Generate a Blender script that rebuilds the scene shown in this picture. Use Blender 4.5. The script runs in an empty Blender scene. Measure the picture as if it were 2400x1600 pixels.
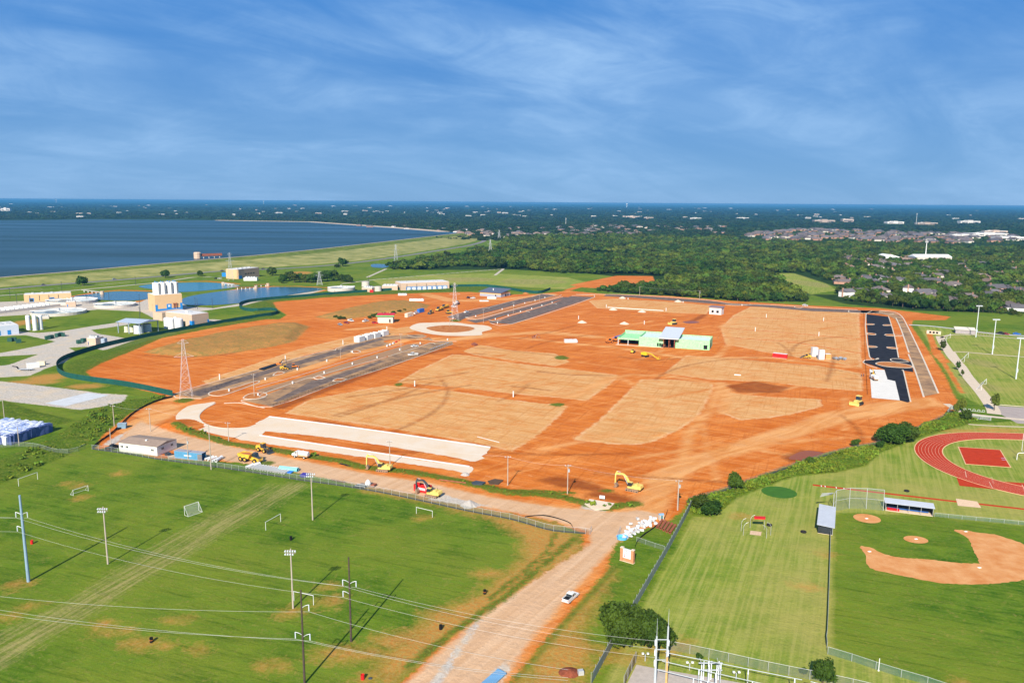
import bpy, bmesh, math, random
import numpy as np
from mathutils import Vector, Matrix
from mathutils.geometry import tessellate_polygon
R=math.radians
random.seed(7); rng=np.random.default_rng(7)
S=bpy.context.scene
C=S.collection
# ------------------------------------------------------------- camera
CAM_H=99.0; FPX=1867.0; HORIZON=474.0; ROLL=R(0.40)
PITCH=math.atan((800-HORIZON)/FPX)
cd=bpy.data.cameras.new('camera'); cam=bpy.data.objects.new('camera',cd); C.objects.link(cam)
cd.sensor_width=36.0; cd.lens=36.0*FPX/2400.0; cd.clip_start=1.0; cd.clip_end=120000.0
cam.matrix_world=Matrix.Translation((0,0,CAM_H)) @ Matrix.Rotation(R(90)-PITCH,4,'X') @ Matrix.Rotation(ROLL,4,'Z')
S.camera=cam
S.render.resolution_x=1024; S.render.resolution_y=682
# ------------------------------------------------------------- sky and sun
SUN_EL=R(33.0); SHADOW_AZ=R(14.0)            # shadows fall away from the camera, a little to the right
W=bpy.data.worlds.new('World'); S.world=W; W.use_nodes=True
nt=W.node_tree; nt.nodes.clear(); N=nt.nodes.new; L=nt.links.new
out=N('ShaderNodeOutputWorld'); bg=N('ShaderNodeBackground'); sky=N('ShaderNodeTexSky')
sky.sky_type='NISHITA'; sky.sun_disc=False; sky.sun_elevation=SUN_EL; sky.sun_rotation=math.pi+SHADOW_AZ
sky.altitude=2500; sky.air_density=1.0; sky.dust_density=0.0; sky.ozone_density=6.0
bg.inputs['Strength'].default_value=0.05
# thin cirrus: noise laid on a flat cloud deck far overhead (direction divided by its height)
tc=N('ShaderNodeTexCoord'); sep=N('ShaderNodeSeparateXYZ'); L(tc.outputs['Generated'],sep.inputs[0])
mx=N('ShaderNodeMath'); mx.operation='MAXIMUM'; mx.inputs[1].default_value=0.0; L(sep.outputs['Z'],mx.inputs[0])
ad=N('ShaderNodeMath'); ad.operation='ADD'; ad.inputs[1].default_value=0.22; L(mx.outputs[0],ad.inputs[0])
dx=N('ShaderNodeMath'); dx.operation='DIVIDE'; L(sep.outputs['X'],dx.inputs[0]); L(ad.outputs[0],dx.inputs[1])
dy=N('ShaderNodeMath'); dy.operation='DIVIDE'; L(sep.outputs['Y'],dy.inputs[0]); L(ad.outputs[0],dy.inputs[1])
cb=N('ShaderNodeCombineXYZ'); L(dx.outputs[0],cb.inputs[0]); L(dy.outputs[0],cb.inputs[1])
mp=N('ShaderNodeMapping'); mp.vector_type='TEXTURE'; mp.inputs['Rotation'].default_value=(0,0,R(38)); mp.inputs['Scale'].default_value=(2.1,0.9,1); L(cb.outputs[0],mp.inputs[0])
def snoise(vec,sc,de,ro,di=0.0):
    q=N('ShaderNodeTexNoise'); q.inputs['Scale'].default_value=sc; q.inputs['Detail'].default_value=de; q.inputs['Roughness'].default_value=ro; q.inputs['Distortion'].default_value=di; L(vec,q.inputs['Vector']); return q.outputs['Fac']
def smr(x,a,b,c=0.0,d=1.0):
    q=N('ShaderNodeMapRange'); q.interpolation_type='SMOOTHSTEP'; q.inputs['From Min'].default_value=a; q.inputs['From Max'].default_value=b; q.inputs['To Min'].default_value=c; q.inputs['To Max'].default_value=d; L(x,q.inputs['Value']); return q.outputs[0]
def smul(a,b):
    q=N('ShaderNodeMath'); q.operation='MULTIPLY'; L(a,q.inputs[0])
    if isinstance(b,float): q.inputs[1].default_value=b
    else: L(b,q.inputs[1])
    return q.outputs[0]
w1=smr(snoise(mp.outputs[0],1.5,9,0.55,0.6),0.28,0.78); w2=smr(snoise(cb.outputs[0],2.6,9,0.62,0.9),0.33,0.66,0.5,1.0); wisps=smul(w1,w2)
veil=smr(snoise(cb.outputs[0],0.75,4,0.5,0.3),0.26,0.55,0.35,1.0)
deck=smr(sep.outputs['Z'],-0.02,0.20,0.65,1.0)
cl=smul(smul(smul(wisps,veil),deck),1.0)
grad=N('ShaderNodeMix'); grad.data_type='RGBA'; grad.inputs['A'].default_value=(2.1,4.7,8.6,1); grad.inputs['B'].default_value=(0.5,2.95,8.3,1); L(smr(sep.outputs['Z'],0.0,0.26),grad.inputs['Factor'])
zen=N('ShaderNodeMix'); zen.data_type='RGBA'; zen.inputs['B'].default_value=(0.22,1.35,4.6,1); L(grad.outputs['Result'],zen.inputs['A']); L(smr(sep.outputs['Z'],0.24,0.95),zen.inputs['Factor'])
thin=N('ShaderNodeMix'); thin.data_type='RGBA'; thin.inputs['Factor'].default_value=0.9; L(sky.outputs[0],thin.inputs['A']); L(zen.outputs['Result'],thin.inputs['B'])
mix=N('ShaderNodeMix'); mix.data_type='RGBA'; mix.inputs['B'].default_value=(4.7,7.6,11.6,1)
L(cl,mix.inputs['Factor']); L(thin.outputs['Result'],mix.inputs['A'])
L(mix.outputs['Result'],bg.inputs['Color']); L(bg.outputs[0],out.inputs[0])
sd=bpy.data.lights.new('sun','SUN'); sd.energy=5.0; sd.angle=R(0.5); sd.color=(1.0,0.93,0.80)
so=bpy.data.objects.new('sun',sd); C.objects.link(so)
dirv=Vector((math.sin(SHADOW_AZ)*math.cos(SUN_EL),math.cos(SHADOW_AZ)*math.cos(SUN_EL),-math.sin(SUN_EL)))
so.rotation_euler=dirv.to_track_quat('-Z','Y').to_euler()
S.view_settings.view_transform='Standard'; S.view_settings.look='None'; S.view_settings.exposure=0.7; S.view_settings.gamma=1.0
S.view_settings.use_curve_mapping=False
S.render.engine='CYCLES'
S.cycles.volume_bounces=0; S.cycles.max_bounces=6; S.cycles.diffuse_bounces=2; S.cycles.transparent_max_bounces=12
# ------------------------------------------------------------- survey: points measured on the photograph, put on the ground
_c,_s=math.cos(ROLL),math.sin(ROLL)
def G(u,v,z=0.0):
    x=u-1200.0;y=v-800.0
    xr=_c*x+_s*y; yr=-_s*x+_c*y
    dy_=FPX*math.cos(PITCH)-yr*math.sin(PITCH); dz_=-FPX*math.sin(PITCH)-yr*math.cos(PITCH)
    t=(z-CAM_H)/dz_
    return (xr*t,dy_*t)
def G3(u,v,z=0.0):
    a=G(u,v,z); return Vector((a[0],a[1],z))
def PR(x,y,z):
    cx=x; cy=y*math.sin(PITCH)+(z-CAM_H)*math.cos(PITCH); cz=y*math.cos(PITCH)-(z-CAM_H)*math.sin(PITCH)
    X=FPX*cx/cz; Y=-FPX*cy/cz
    return (1200+_c*X-_s*Y, 800+_s*X+_c*Y)
def HT(ub,vb,vt):
    "height above the ground of whatever stands at pixel (ub,vb) and reaches up to row vt"
    x,y=G(ub,vb); lo,hi=0.0,90.0
    for _ in range(40):
        m=(lo+hi)/2
        if PR(x,y,m)[1]>vt: lo=m
        else: hi=m
    return lo
def AZ(a,b,z=0):
    p=G(*a,z);q=G(*b,z); return math.atan2(q[1]-p[1],q[0]-p[0])
def DS(a,b):
    p=G(*a);q=G(*b); return math.hypot(q[0]-p[0],q[1]-p[1])
# ------------------------------------------------------------- materials
MATS={}
def mat(name,col,rough=0.7,metal=0.0,var=0.12,scale=0.6,bump=0.0,spec=0.12,col2=None,detail=4,stretch=None,objrand=0.0,emit=None):
    if name in MATS: return MATS[name]
    m=bpy.data.materials.new(name); m.use_nodes=True; t=m.node_tree; b=t.nodes['Principled BSDF']; n=t.nodes.new; l=t.links.new
    b.inputs['Roughness'].default_value=rough; b.inputs['Metallic'].default_value=metal; b.inputs['Specular IOR Level'].default_value=spec
    tcn=n('ShaderNodeTexCoord'); no=n('ShaderNodeTexNoise'); no.inputs['Scale'].default_value=scale; no.inputs['Detail'].default_value=detail; no.inputs['Roughness'].default_value=0.65
    if stretch:
        mp_=n('ShaderNodeMapping'); mp_.inputs['Scale'].default_value=stretch; l(tcn.outputs['Object'],mp_.inputs[0]); l(mp_.outputs[0],no.inputs['Vector'])
    else: l(tcn.outputs['Object'],no.inputs['Vector'])
    mr=n('ShaderNodeMapRange'); mr.inputs['From Min'].default_value=0.3; mr.inputs['From Max'].default_value=0.7; l(no.outputs['Fac'],mr.inputs['Value'])
    mi=n('ShaderNodeMix'); mi.data_type='RGBA'
    a=[max(0,c*(1-var)) for c in col]; bb=col2 if col2 else [min(1,c*(1+var)) for c in col]
    mi.inputs['A'].default_value=(*a,1); mi.inputs['B'].default_value=(*bb,1); l(mr.outputs[0],mi.inputs['Factor'])
    last=mi.outputs['Result']
    if objrand>0:
        oi=n('ShaderNodeObjectInfo'); h=n('ShaderNodeHueSaturation'); 
        q=n('ShaderNodeMapRange'); q.inputs['To Min'].default_value=1-objrand; q.inputs['To Max'].default_value=1+objrand; l(oi.outputs['Random'],q.inputs['Value'])
        l(q.outputs[0],h.inputs['Value']); l(last,h.inputs['Color']); last=h.outputs[0]
    l(last,b.inputs['Base Color'])
    if bump>0:
        bp=n('ShaderNodeBump'); bp.inputs['Strength'].default_value=bump; bp.inputs['Distance'].default_value=0.3; l(no.outputs['Fac'],bp.inputs['Height']); l(bp.outputs[0],b.inputs['Normal'])
    MATS[name]=m; return m
def netmat(name,col,alpha,scale=3.0):
    "chain link / mesh fabric far too fine to see the wires of"
    if name in MATS: return MATS[name]
    m=bpy.data.materials.new(name); m.use_nodes=True; t=m.node_tree; b=t.nodes['Principled BSDF']; n=t.nodes.new; l=t.links.new
    no=n('ShaderNodeTexNoise'); no.inputs['Scale'].default_value=scale; tcn=n('ShaderNodeTexCoord'); l(tcn.outputs['Object'],no.inputs['Vector'])
    mr=n('ShaderNodeMapRange'); mr.inputs['To Min'].default_value=alpha*0.6; mr.inputs['To Max'].default_value=alpha*1.4; l(no.outputs['Fac'],mr.inputs['Value'])
    b.inputs['Base Color'].default_value=(*col,1); b.inputs['Roughness'].default_value=0.5; b.inputs['Metallic'].default_value=0.0; l(mr.outputs[0],b.inputs['Alpha'])
    MATS[name]=m; return m
# ------------------------------------------------------------- mesh builder
class MB:
    def __init__(s): s.v=[]; s.f=[]
    def add(s,vs,fs):
        o=len(s.v); s.v+= [tuple(p) for p in vs]; s.f+= [tuple(i+o for i in f) for f in fs]; return s
    def box(s,c,d,rz=0.0,rx=0.0,ry=0.0,taper=1.0):
        hx,hy,hz=d[0]/2,d[1]/2,d[2]/2
        vs=[Vector((x*hx*(taper if z>0 else 1),y*hy*(taper if z>0 else 1),z*hz)) for z in(-1,1) for y in(-1,1) for x in(-1,1)]
        M=Matrix.Rotation(rz,3,'Z')@Matrix.Rotation(ry,3,'Y')@Matrix.Rotation(rx,3,'X')
        vs=[M@p+Vector(c) for p in vs]
        return s.add(vs,[(0,2,3,1),(4,5,7,6),(0,1,5,4),(2,6,7,3),(0,4,6,2),(1,3,7,5)])
    def bb(s,x0,x1,y0,y1,z0,z1): return s.box(((x0+x1)/2,(y0+y1)/2,(z0+z1)/2),(x1-x0,y1-y0,z1-z0))
    def prism(s,poly,z0,z1):
        "poly of (x,y) extruded in z"
        n=len(poly); vs=[(p[0],p[1],z0) for p in poly]+[(p[0],p[1],z1) for p in poly]
        fs=[(i,(i+1)%n,(i+1)%n+n,i+n) for i in range(n)]
        tri=tessellate_polygon([[Vector((p[0],p[1],0)) for p in poly]])
        return s.add(vs,fs+[tuple(i+n for i in t) for t in tri]+[tuple(reversed(t)) for t in tri])
    def side(s,poly,y0,y1):
        "poly of (x,z) extruded along y"
        n=len(poly); vs=[(p[0],y0,p[1]) for p in poly]+[(p[0],y1,p[1]) for p in poly]
        fs=[(i,(i+1)%n,(i+1)%n+n,i+n) for i in range(n)]
        tri=tessellate_polygon([[Vector((p[0],p[1],0)) for p in poly]])
        return s.add(vs,fs+[tuple(i+n for i in t) for t in tri]+[tuple(reversed(t)) for t in tri])
    def cyl(s,a,b,r0,r1=None,n=8,cap=True):
        a=Vector(a);b=Vector(b); r1=r0 if r1 is None else r1
        d=(b-a); 
        if d.length<1e-6: return s
        d.normalize(); q=d.to_track_quat('Z','Y')
        vs=[]
        for p,r in((a,r0),(b,r1)):
            for i in range(n):
                t=2*math.pi*i/n; vs.append(p+q@Vector((r*math.cos(t),r*math.sin(t),0)))
        fs=[(i,(i+1)%n,(i+1)%n+n,i+n) for i in range(n)]
        if cap: fs+= [tuple(range(n-1,-1,-1)),tuple(range(n,2*n))]
        return s.add(vs,fs)
    def ring(s,c,axis,ro,ri,w,n=14):
        "washer (tyre) round axis, centred at c"
        q=Vector(axis).normalized().to_track_quat('Z','Y'); c=Vector(c); vs=[]
        for r,z in((ri,-w/2),(ro,-w/2),(ro,w/2),(ri,w/2)):
            for i in range(n):
                t=2*math.pi*i/n; vs.append(c+q@Vector((r*math.cos(t),r*math.sin(t),z)))
        fs=[]
        for k in range(4):
            for i in range(n):
                j=(i+1)%n; kk=(k+1)%4; fs.append((k*n+i,k*n+j,kk*n+j,kk*n+i))
        return s.add(vs,fs)
    def lathe(s,c,prof,n=16):
        c=Vector(c); vs=[];m=len(prof)
        for r,z in prof:
            for i in range(n):
                t=2*math.pi*i/n; vs.append(c+Vector((r*math.cos(t),r*math.sin(t),z)))
        fs=[(k*n+i,k*n+(i+1)%n,(k+1)*n+(i+1)%n,(k+1)*n+i) for k in range(m-1) for i in range(n)]
        return s.add(vs,fs)
    def path(s,pts,r,n=5):
        for i in range(len(pts)-1): s.cyl(pts[i],pts[i+1],r,r,n,cap=(i in(0,len(pts)-2)))
        return s
    def quad(s,a,b,c,d): return s.add([a,b,c,d],[(0,1,2,3)])
    def mesh(s,name):
        me=bpy.data.meshes.new(name); me.from_pydata(s.v,[],s.f); me.update(); return me
def link(name,me,m,parent=None,loc=None,rz=None):
    o=bpy.data.objects.new(name,me); C.objects.link(o)
    if m is not None:
        if len(me.materials)==0: me.materials.append(m)
    if parent is not None: o.parent=parent
    if loc is not None: o.location=loc
    if rz is not None: o.rotation_euler=(0,0,rz)
    return o
def obj(name,mb,m,parent=None,loc=None,rz=None): return link(name,mb.mesh(name),m,parent,loc,rz)
LAB={}
def tag(o,label,cat,group=None):
    o['label']=label; o['category']=cat
    if group: o['group']=group
    return o
def thing(name,label,cat,loc=(0,0,0),rz=0.0,group=None):
    o=bpy.data.objects.new(name,None); C.objects.link(o); o.empty_display_size=0.5
    o.location=loc if len(loc)==3 else (loc[0],loc[1],0); o.rotation_euler=(0,0,rz); return tag(o,label,cat,group)
def struct(o,kind='structure'): o['kind']=kind; return o
def dup(root,loc,rz,label=None,group=None,scale=None):
    r=root.copy(); C.objects.link(r); r.location=loc if len(loc)==3 else (loc[0],loc[1],0); r.rotation_euler=(0,0,rz)
    if scale: r.scale=scale
    if label: r['label']=label
    if group: r['group']=group
    for ch in list(root.children):
        c=ch.copy(); C.objects.link(c); c.parent=r
        for g in ch.children:
            d=g.copy(); C.objects.link(d); d.parent=c
    return r
def W2(pts): return [G(*p) for p in pts]
def smooth_closed(pts,k=4):
    "Catmull-Rom through closed points"
    n=len(pts); o=[]
    for i in range(n):
        p0,p1,p2,p3=[np.array(pts[(i+j-1)%n]) for j in range(4)]
        for t in np.arange(k)/k:
            o.append(tuple(0.5*((2*p1)+(-p0+p2)*t+(2*p0-5*p1+4*p2-p3)*t*t+(-p0+3*p1-3*p2+p3)*t**3)))
    return o
def smooth_open(pts,k=4):
    P=[pts[0]]+list(pts)+[pts[-1]]; o=[]
    for i in range(len(pts)-1):
        p0,p1,p2,p3=[np.array(P[i+j],float) for j in range(4)]
        for t in np.arange(k)/k:
            o.append(tuple(0.5*((2*p1)+(-p0+p2)*t+(2*p0-5*p1+4*p2-p3)*t*t+(-p0+3*p1-3*p2+p3)*t**3)))
    o.append(tuple(pts[-1])); return o
def offset_line(pts,d):
    "polyline moved sideways by d (left positive)"
    P=[np.array(p[:2],float) for p in pts]; o=[]
    for i in range(len(P)):
        a=P[max(0,i-1)];b=P[min(len(P)-1,i+1)]; t=b-a; t=t/(np.linalg.norm(t)+1e-9); o.append(tuple(P[i]+d*np.array((-t[1],t[0]))))
    return o
def ribbon(mb,pts,w,z0,z1):
    "solid strip of width w along a polyline (kerbs, walls)"
    a=offset_line(pts,w/2);b=offset_line(pts,-w/2); n=len(pts)
    vs=[(p[0],p[1],z) for z in(z0,z1) for p in a]+[(p[0],p[1],z) for z in(z0,z1) for p in b]
    A0,A1,B0,B1=0,n,2*n,3*n; fs=[]
    for i in range(n-1):
        fs+= [(A1+i,B1+i,B1+i+1,A1+i+1),(A0+i,A1+i,A1+i+1,A0+i+1),(B0+i,B0+i+1,B1+i+1,B1+i)]
    fs+= [(A0,B0,B1,A1),(A0+n-1,A1+n-1,B1+n-1,B0+n-1)]
    return mb.add(vs,fs)
def sheetmesh(poly,z):
    mb=MB(); tri=tessellate_polygon([[Vector((p[0],p[1],0)) for p in poly]])
    vs=[(p[0],p[1],z) for p in poly]; fs=[]
    for t in tri:
        a,b,c=[poly[i] for i in t]
        fs.append(t if (b[0]-a[0])*(c[1]-a[1])-(b[1]-a[1])*(c[0]-a[0])>0 else tuple(reversed(t)))
    return mb.add(vs,fs)
def sheet(name,poly,z,m,parent=None,kind=True):
    o=obj(name,sheetmesh(poly,z),m,parent)
    if parent is None and kind: struct(o)
    return o
# ============================================================= the ground
gx=np.concatenate([-np.geomspace(45000,720,26)[:-1],np.arange(-720,-430,4.0),np.arange(-430,430,1.7),np.arange(430,720,4.0),np.geomspace(720,45000,26)])
gy=np.concatenate([-np.geomspace(9000,60,10),np.arange(-40,110,15.0),np.arange(110,450,1.5),np.arange(450,900,2.6),np.arange(900,1600,7.0),np.arange(1600,3400,24.0),np.geomspace(3400,45000,34)])
NX,NY=len(gx),len(gy)
PX,PY=np.meshgrid(gx,gy); PX=PX.ravel();PY=PY.ravel()
CL=12.0
def new_sdf(): return np.full(PX.shape,-CL,np.float32)
def _seg(px,py,a,b):
    ax,ay=a;bx,by=b; dx,dy=bx-ax,by-ay; t=np.clip(((px-ax)*dx+(py-ay)*dy)/(dx*dx+dy*dy+1e-12),0,1)
    return np.hypot(px-ax-t*dx,py-ay-t*dy)
def sd_poly(A,poly,world=False,sub=False):
    P=poly if world else W2(poly)
    xs=[p[0] for p in P];ys=[p[1] for p in P]
    k=np.where((PX>min(xs)-CL)&(PX<max(xs)+CL)&(PY>min(ys)-CL)&(PY<max(ys)+CL))[0]
    if len(k)==0: return A
    x=PX[k];y=PY[k]; d=np.full(len(k),1e9); ins=np.zeros(len(k),bool)
    for i in range(len(P)):
        a=P[i];b=P[(i+1)%len(P)]
        d=np.minimum(d,_seg(x,y,a,b))
        c=((a[1]>y)!=(b[1]>y)); ins^= c&(x<(b[0]-a[0])*(y-a[1])/((b[1]-a[1])+1e-12)+a[0])
    s=np.clip(np.where(ins,d,-d),-CL,CL)
    A[k]=np.minimum(A[k],-s) if sub else np.maximum(A[k],s)
    return A
def sd_line(A,pts,w,world=False,sub=False):
    P=pts if world else W2(pts)
    xs=[p[0] for p in P];ys=[p[1] for p in P]
    k=np.where((PX>min(xs)-CL-w)&(PX<max(xs)+CL+w)&(PY>min(ys)-CL-w)&(PY<max(ys)+CL+w))[0]
    if len(k)==0: return A
    x=PX[k];y=PY[k]; d=np.full(len(k),1e9)
    for i in range(len(P)-1): d=np.minimum(d,_seg(x,y,P[i],P[i+1]))
    s=np.clip(w/2-d,-CL,CL)
    A[k]=np.minimum(A[k],-s) if sub else np.maximum(A[k],s)
    return A
def sd_ell(A,u,v,ru,rv):
    c=G(u,v); e=G(u+ru,v); n=G(u,v-rv); f=G(u,v+rv); a=abs(e[0]-c[0]); b=abs(n[1]-f[1])/2
    return sd_poly(A,[(c[0]+a*math.cos(t),c[1]+b*math.sin(t)) for t in np.linspace(0,6.283,14)[:-1]],world=True)
aD=new_sdf(); aS=new_sdf(); aT=new_sdf(); aDampShade=new_sdf(); aW=new_sdf(); aL=new_sdf(); aV=new_sdf(); aF=new_sdf(); aY=new_sdf(); aB=new_sdf(); aU=new_sdf(); aR=new_sdf()
SITE=[(197,868),(235,845),(300,818),(380,786),(480,764),(600,748),(655,748),(672,738),(640,718),(620,706),(700,703),(760,697),(900,690),(1000,686),(1100,684),(1180,690),(1262,689),(1330,681),(1420,689),(1560,693),(1700,704),(1900,716),(2060,722),(2140,731),(2228,742),(2215,750),(2140,750),(2136,764),(2165,805),(2215,880),(2248,950),(2225,968),(2150,1003),(2085,1030),(1990,1048),(1930,1062),(1850,1090),(1760,1122),(1690,1145),(1615,1172),(1600,1198),(1560,1225),(1480,1245),(1440,1280),(1420,1340),(1330,1445),(1250,1540),(1190,1620),(900,1640),(1040,1500),(1130,1435),(1240,1365),(1368,1285),(1365,1250),(1300,1222),(1200,1204),(1000,1163),(850,1138),(700,1108),(560,1083),(370,1073),(290,1048),(225,1052),(240,1018),(300,972),(340,945),(395,930),(300,905),(215,885)]
sd_poly(aD,SITE)
# bare soil patches and strips outside the site
for e in [(820,1532,75,16),(960,1500,90,22),(1060,1440,70,16),(1180,1420,50,18),(1260,1370,60,20),(1150,1345,40,8),(1290,1270,40,10),(680,1435,18,8),(770,1408,26,9),(772,1372,9,4),(40,1370,24,7),(65,1420,10,4),(20,1445,16,4),(245,1462,22,5),(330,1508,34,9),(385,1512,14,3),(245,1480,16,4),(300,1475,12,4),(420,1450,22,4),(460,1518,16,4),(990,1213,11,3),(1560,1600,30,6),(1600,1510,14,8),(1460,1540,50,9),(1560,1525,30,6),(1937,1299,9,4),(1871,1370,8,3),(1902,1376,10,4),(2250,1600,10,2),(1340,1580,24,12),(1240,1590,30,10),(900,1590,60,10),(640,1560,30,8),(188,1138,12,3),(158,1133,8,3),(190,1165,8,3),(280,1110,12,3),(2250,1010,40,3),(2340,1008,50,5),(60,755,30,8),(20,765,22,5),(110,885,40,10),(80,895,60,6),(200,905,40,6),(1740,1210,16,4),(700,640,30,4),(730,648,50,5)]: sd_ell(aU,*e)
sd_line(aU,[(870,1145),(1100,1188),(1230,1210),(1300,1228)],5)
sd_line(aU,[(1000,1560),(1120,1460),(1250,1370),(1368,1290)],6)
sd_poly(aD,[(1335,668),(1400,655),(1445,646),(1530,647),(1535,660),(1470,667),(1400,675),(1370,674)])
sd_line(aD,[(1330,680),(1370,668)],9)
sd_poly(aD,[(2170,775),(2190,800),(2215,838),(2230,850),(2205,850),(2185,830)])
sd_line(aD,[(2180,780),(2195,820),(2230,880),(2255,920)],2.5)
# banks of the basins
for pl in ([(434,700),(500,688),(560,677),(640,671),(700,671),(770,674)],[(314,708),(357,701)],[(170,695),(230,684),(280,680),(357,682)],[(357,663),(420,660),(485,659),(560,665)],[(600,708),(677,695),(763,680)]): sd_line(aD,pl,7)
# weeds and rough grass inside the site
ditch=[(415,1000),(470,1018),(540,1040),(640,1053),(720,1068),(800,1080),(850,1095),(960,1105),(1080,1128),(1200,1155),(1300,1160),(1420,1190),(1490,1180)]
sd_line(aW,ditch,5); sd_line(aW,[(1150,1150),(1240,1150),(1340,1155)],3)
sd_poly(aW,[(140,873),(165,848),(230,826),(330,792),(430,768),(600,738),(665,742),(600,752),(480,772),(380,792),(300,826),(235,852),(200,872),(215,884)])
sd_poly(aW,[(575,715),(600,708),(660,695),(760,686),(900,675),(1060,668),(1150,668),(1130,682),(1000,686),(900,690),(760,697),(640,708),(650,725),(668,738),(600,738)])
for e in [(1316,838,16,5),(1308,948,18,4),(432,938,22,6),(1068,751,14,3),(620,1085,22,6),(1570,840,4,1),(935,901,10,4),(1420,1150,20,4)]: sd_ell(aW,*e)
# brush strip along the fence on the right, ditch on the left
BRUSH=[(1612,1180),(1700,1150),(1780,1123),(1860,1094),(1930,1068),(2000,1055),(2080,1030),(2150,1005),(2225,970),(2262,972),(2285,985),(2270,993),(2200,1010),(2140,1030),(2060,1060),(2030,1090),(1960,1105),(1860,1115),(1790,1140),(1725,1165),(1670,1210),(1625,1205)]
sd_poly(aW,BRUSH)
sd_poly(aW,[(250,950),(320,935),(395,930),(300,970),(240,1020),(150,1070),(60,1110),(0,1135),(-60,1150),(-60,1100),(40,1060),(120,1030),(190,980)])
sd_poly(aW,[(0,935),(90,965),(180,985),(120,1000),(40,1010),(-40,1010)])
# mulched tan plots
for pl in ([(668,968),(725,936),(905,903),(1060,916),(1200,937),(1332,951),(1300,985),(1262,1018),(1200,1058),(1110,1036),(920,1004),(780,984)],
  [(930,896),(985,866),(1060,830),(1105,834),(1200,850),(1325,864),(1452,879),(1430,900),(1376,938),(1290,930),(1200,922),(1060,906)],
  [(1085,822),(1125,808),(1200,821),(1300,828),(1336,848),(1300,858),(1200,844),(1110,831)],
  [(1503,889),(1580,889),(1669,898),(1672,910),(1655,945),(1633,979),(1590,1008),(1542,1030),(1506,1041),(1430,1040),(1343,1030),(1404,984),(1450,940),(1480,910)],
  [(1707,920),(1800,930),(1922,935),(1925,953),(1851,971),(1800,979),(1735,984),(1687,966)],
  [(1557,874),(1608,833),(1700,838),(1800,848),(1920,857),(2017,874),(2030,917),(1902,907),(1800,894),(1672,890)],
  [(1690,768),(1720,738),(1760,719),(1850,721),(2016,728),(2024,862),(1930,846),(1800,826),(1700,806)],
  [(1380,705),(1440,700),(1550,706),(1670,716),(1655,736),(1560,732),(1400,722)],
  [(475,893),(700,818),(860,780),(960,765),(990,772),(830,806),(720,830),(500,905)]): sd_poly(aS,pl)
for ln in ([(1690,742),(1850,748),(2020,757)],[(1690,768),(1850,780),(2020,795)],[(1690,790),(1850,800),(2020,828)],[(1190,845),(1325,862),(1460,878)],[(2018,728),(2030,918)]): sd_line(aS,ln,3.5,sub=True)
# compacted pale haul roads
sd_poly(aT,[(925,1625),(1120,1445),(1260,1350),(1385,1270),(1380,1245),(1290,1217),(1150,1190),(1000,1164),(850,1140),(700,1110),(560,1085),(440,1060),(330,1045),(255,1042),(280,1010),(320,975),(345,950),(400,945),(430,960),(352,1003),(440,1020),(560,1048),(700,1075),(850,1105),(1000,1128),(1150,1162),(1300,1184),(1450,1196),(1505,1150),(1525,1112),(1600,1072),(1700,1042),(1800,1012),(1920,972),(2040,945),(2180,930),(2215,950),(2120,965),(2000,985),(1900,1015),(1800,1045),(1700,1075),(1620,1110),(1580,1150),(1560,1215),(1478,1240),(1450,1270),(1400,1330),(1330,1412),(1260,1490),(1160,1625)])
for ln,w in (([(1300,925),(1340,930),(1420,890),(1480,878),(1560,880),(1690,900),(1665,960),(1620,1010),(1600,1080)],5),([(1690,898),(1700,930),(1690,965)],7),([(400,935),(470,925),(620,890),(800,835),(960,795),(1060,795),(1150,785),(1280,778),(1400,790)],12),([(960,790),(900,765),(820,772)],8),([(1000,690),(1060,705),(1200,700),(1290,690)],16),([(1430,812),(1600,838),(1800,838),(2010,862)],6),([(1680,835),(1720,800),(1690,765),(1760,735)],4),([(1200,790),(1300,800),(1440,815)],5)): sd_line(aT,ln,w)
sd_poly(aR,[(925,1625),(1120,1448),(1260,1352),(1385,1272),(1382,1245),(1290,1217),(1150,1190),(1000,1164),(850,1140),(700,1110),(560,1085),(440,1060),(330,1045),(270,1042),(300,1010),(330,985),(365,1003),(440,1022),(560,1050),(700,1078),(850,1108),(1000,1131),(1150,1165),(1300,1188),(1440,1200),(1500,1195),(1555,1205),(1478,1240),(1450,1268),(1395,1325),(1325,1405),(1250,1490),(1150,1625)])
sd_poly(aU,[(1050,1182),(1200,1214),(1345,1252),(1368,1290),(1250,1372),(1110,1460),(1000,1545),(920,1600),(860,1590),(900,1530),(1000,1450),(1130,1385),(1225,1310),(1225,1262),(1150,1215),(1060,1195)])
sd_poly(aU,[(1440,1335),(1330,1450),(1240,1560),(1190,1640),(1330,1640),(1400,1520),(1360,1480),(1420,1380)])
sd_line(aW,[(1345,1262),(1265,1330),(1180,1402),(1060,1482),(960,1560)],2.2); sd_line(aW,[(1300,1250),(1285,1290),(1215,1350),(1150,1400)],1.4); sd_line(aW,[(1455,1315),(1400,1375),(1330,1450),(1250,1540),(1200,1600)],1.0)
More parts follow.
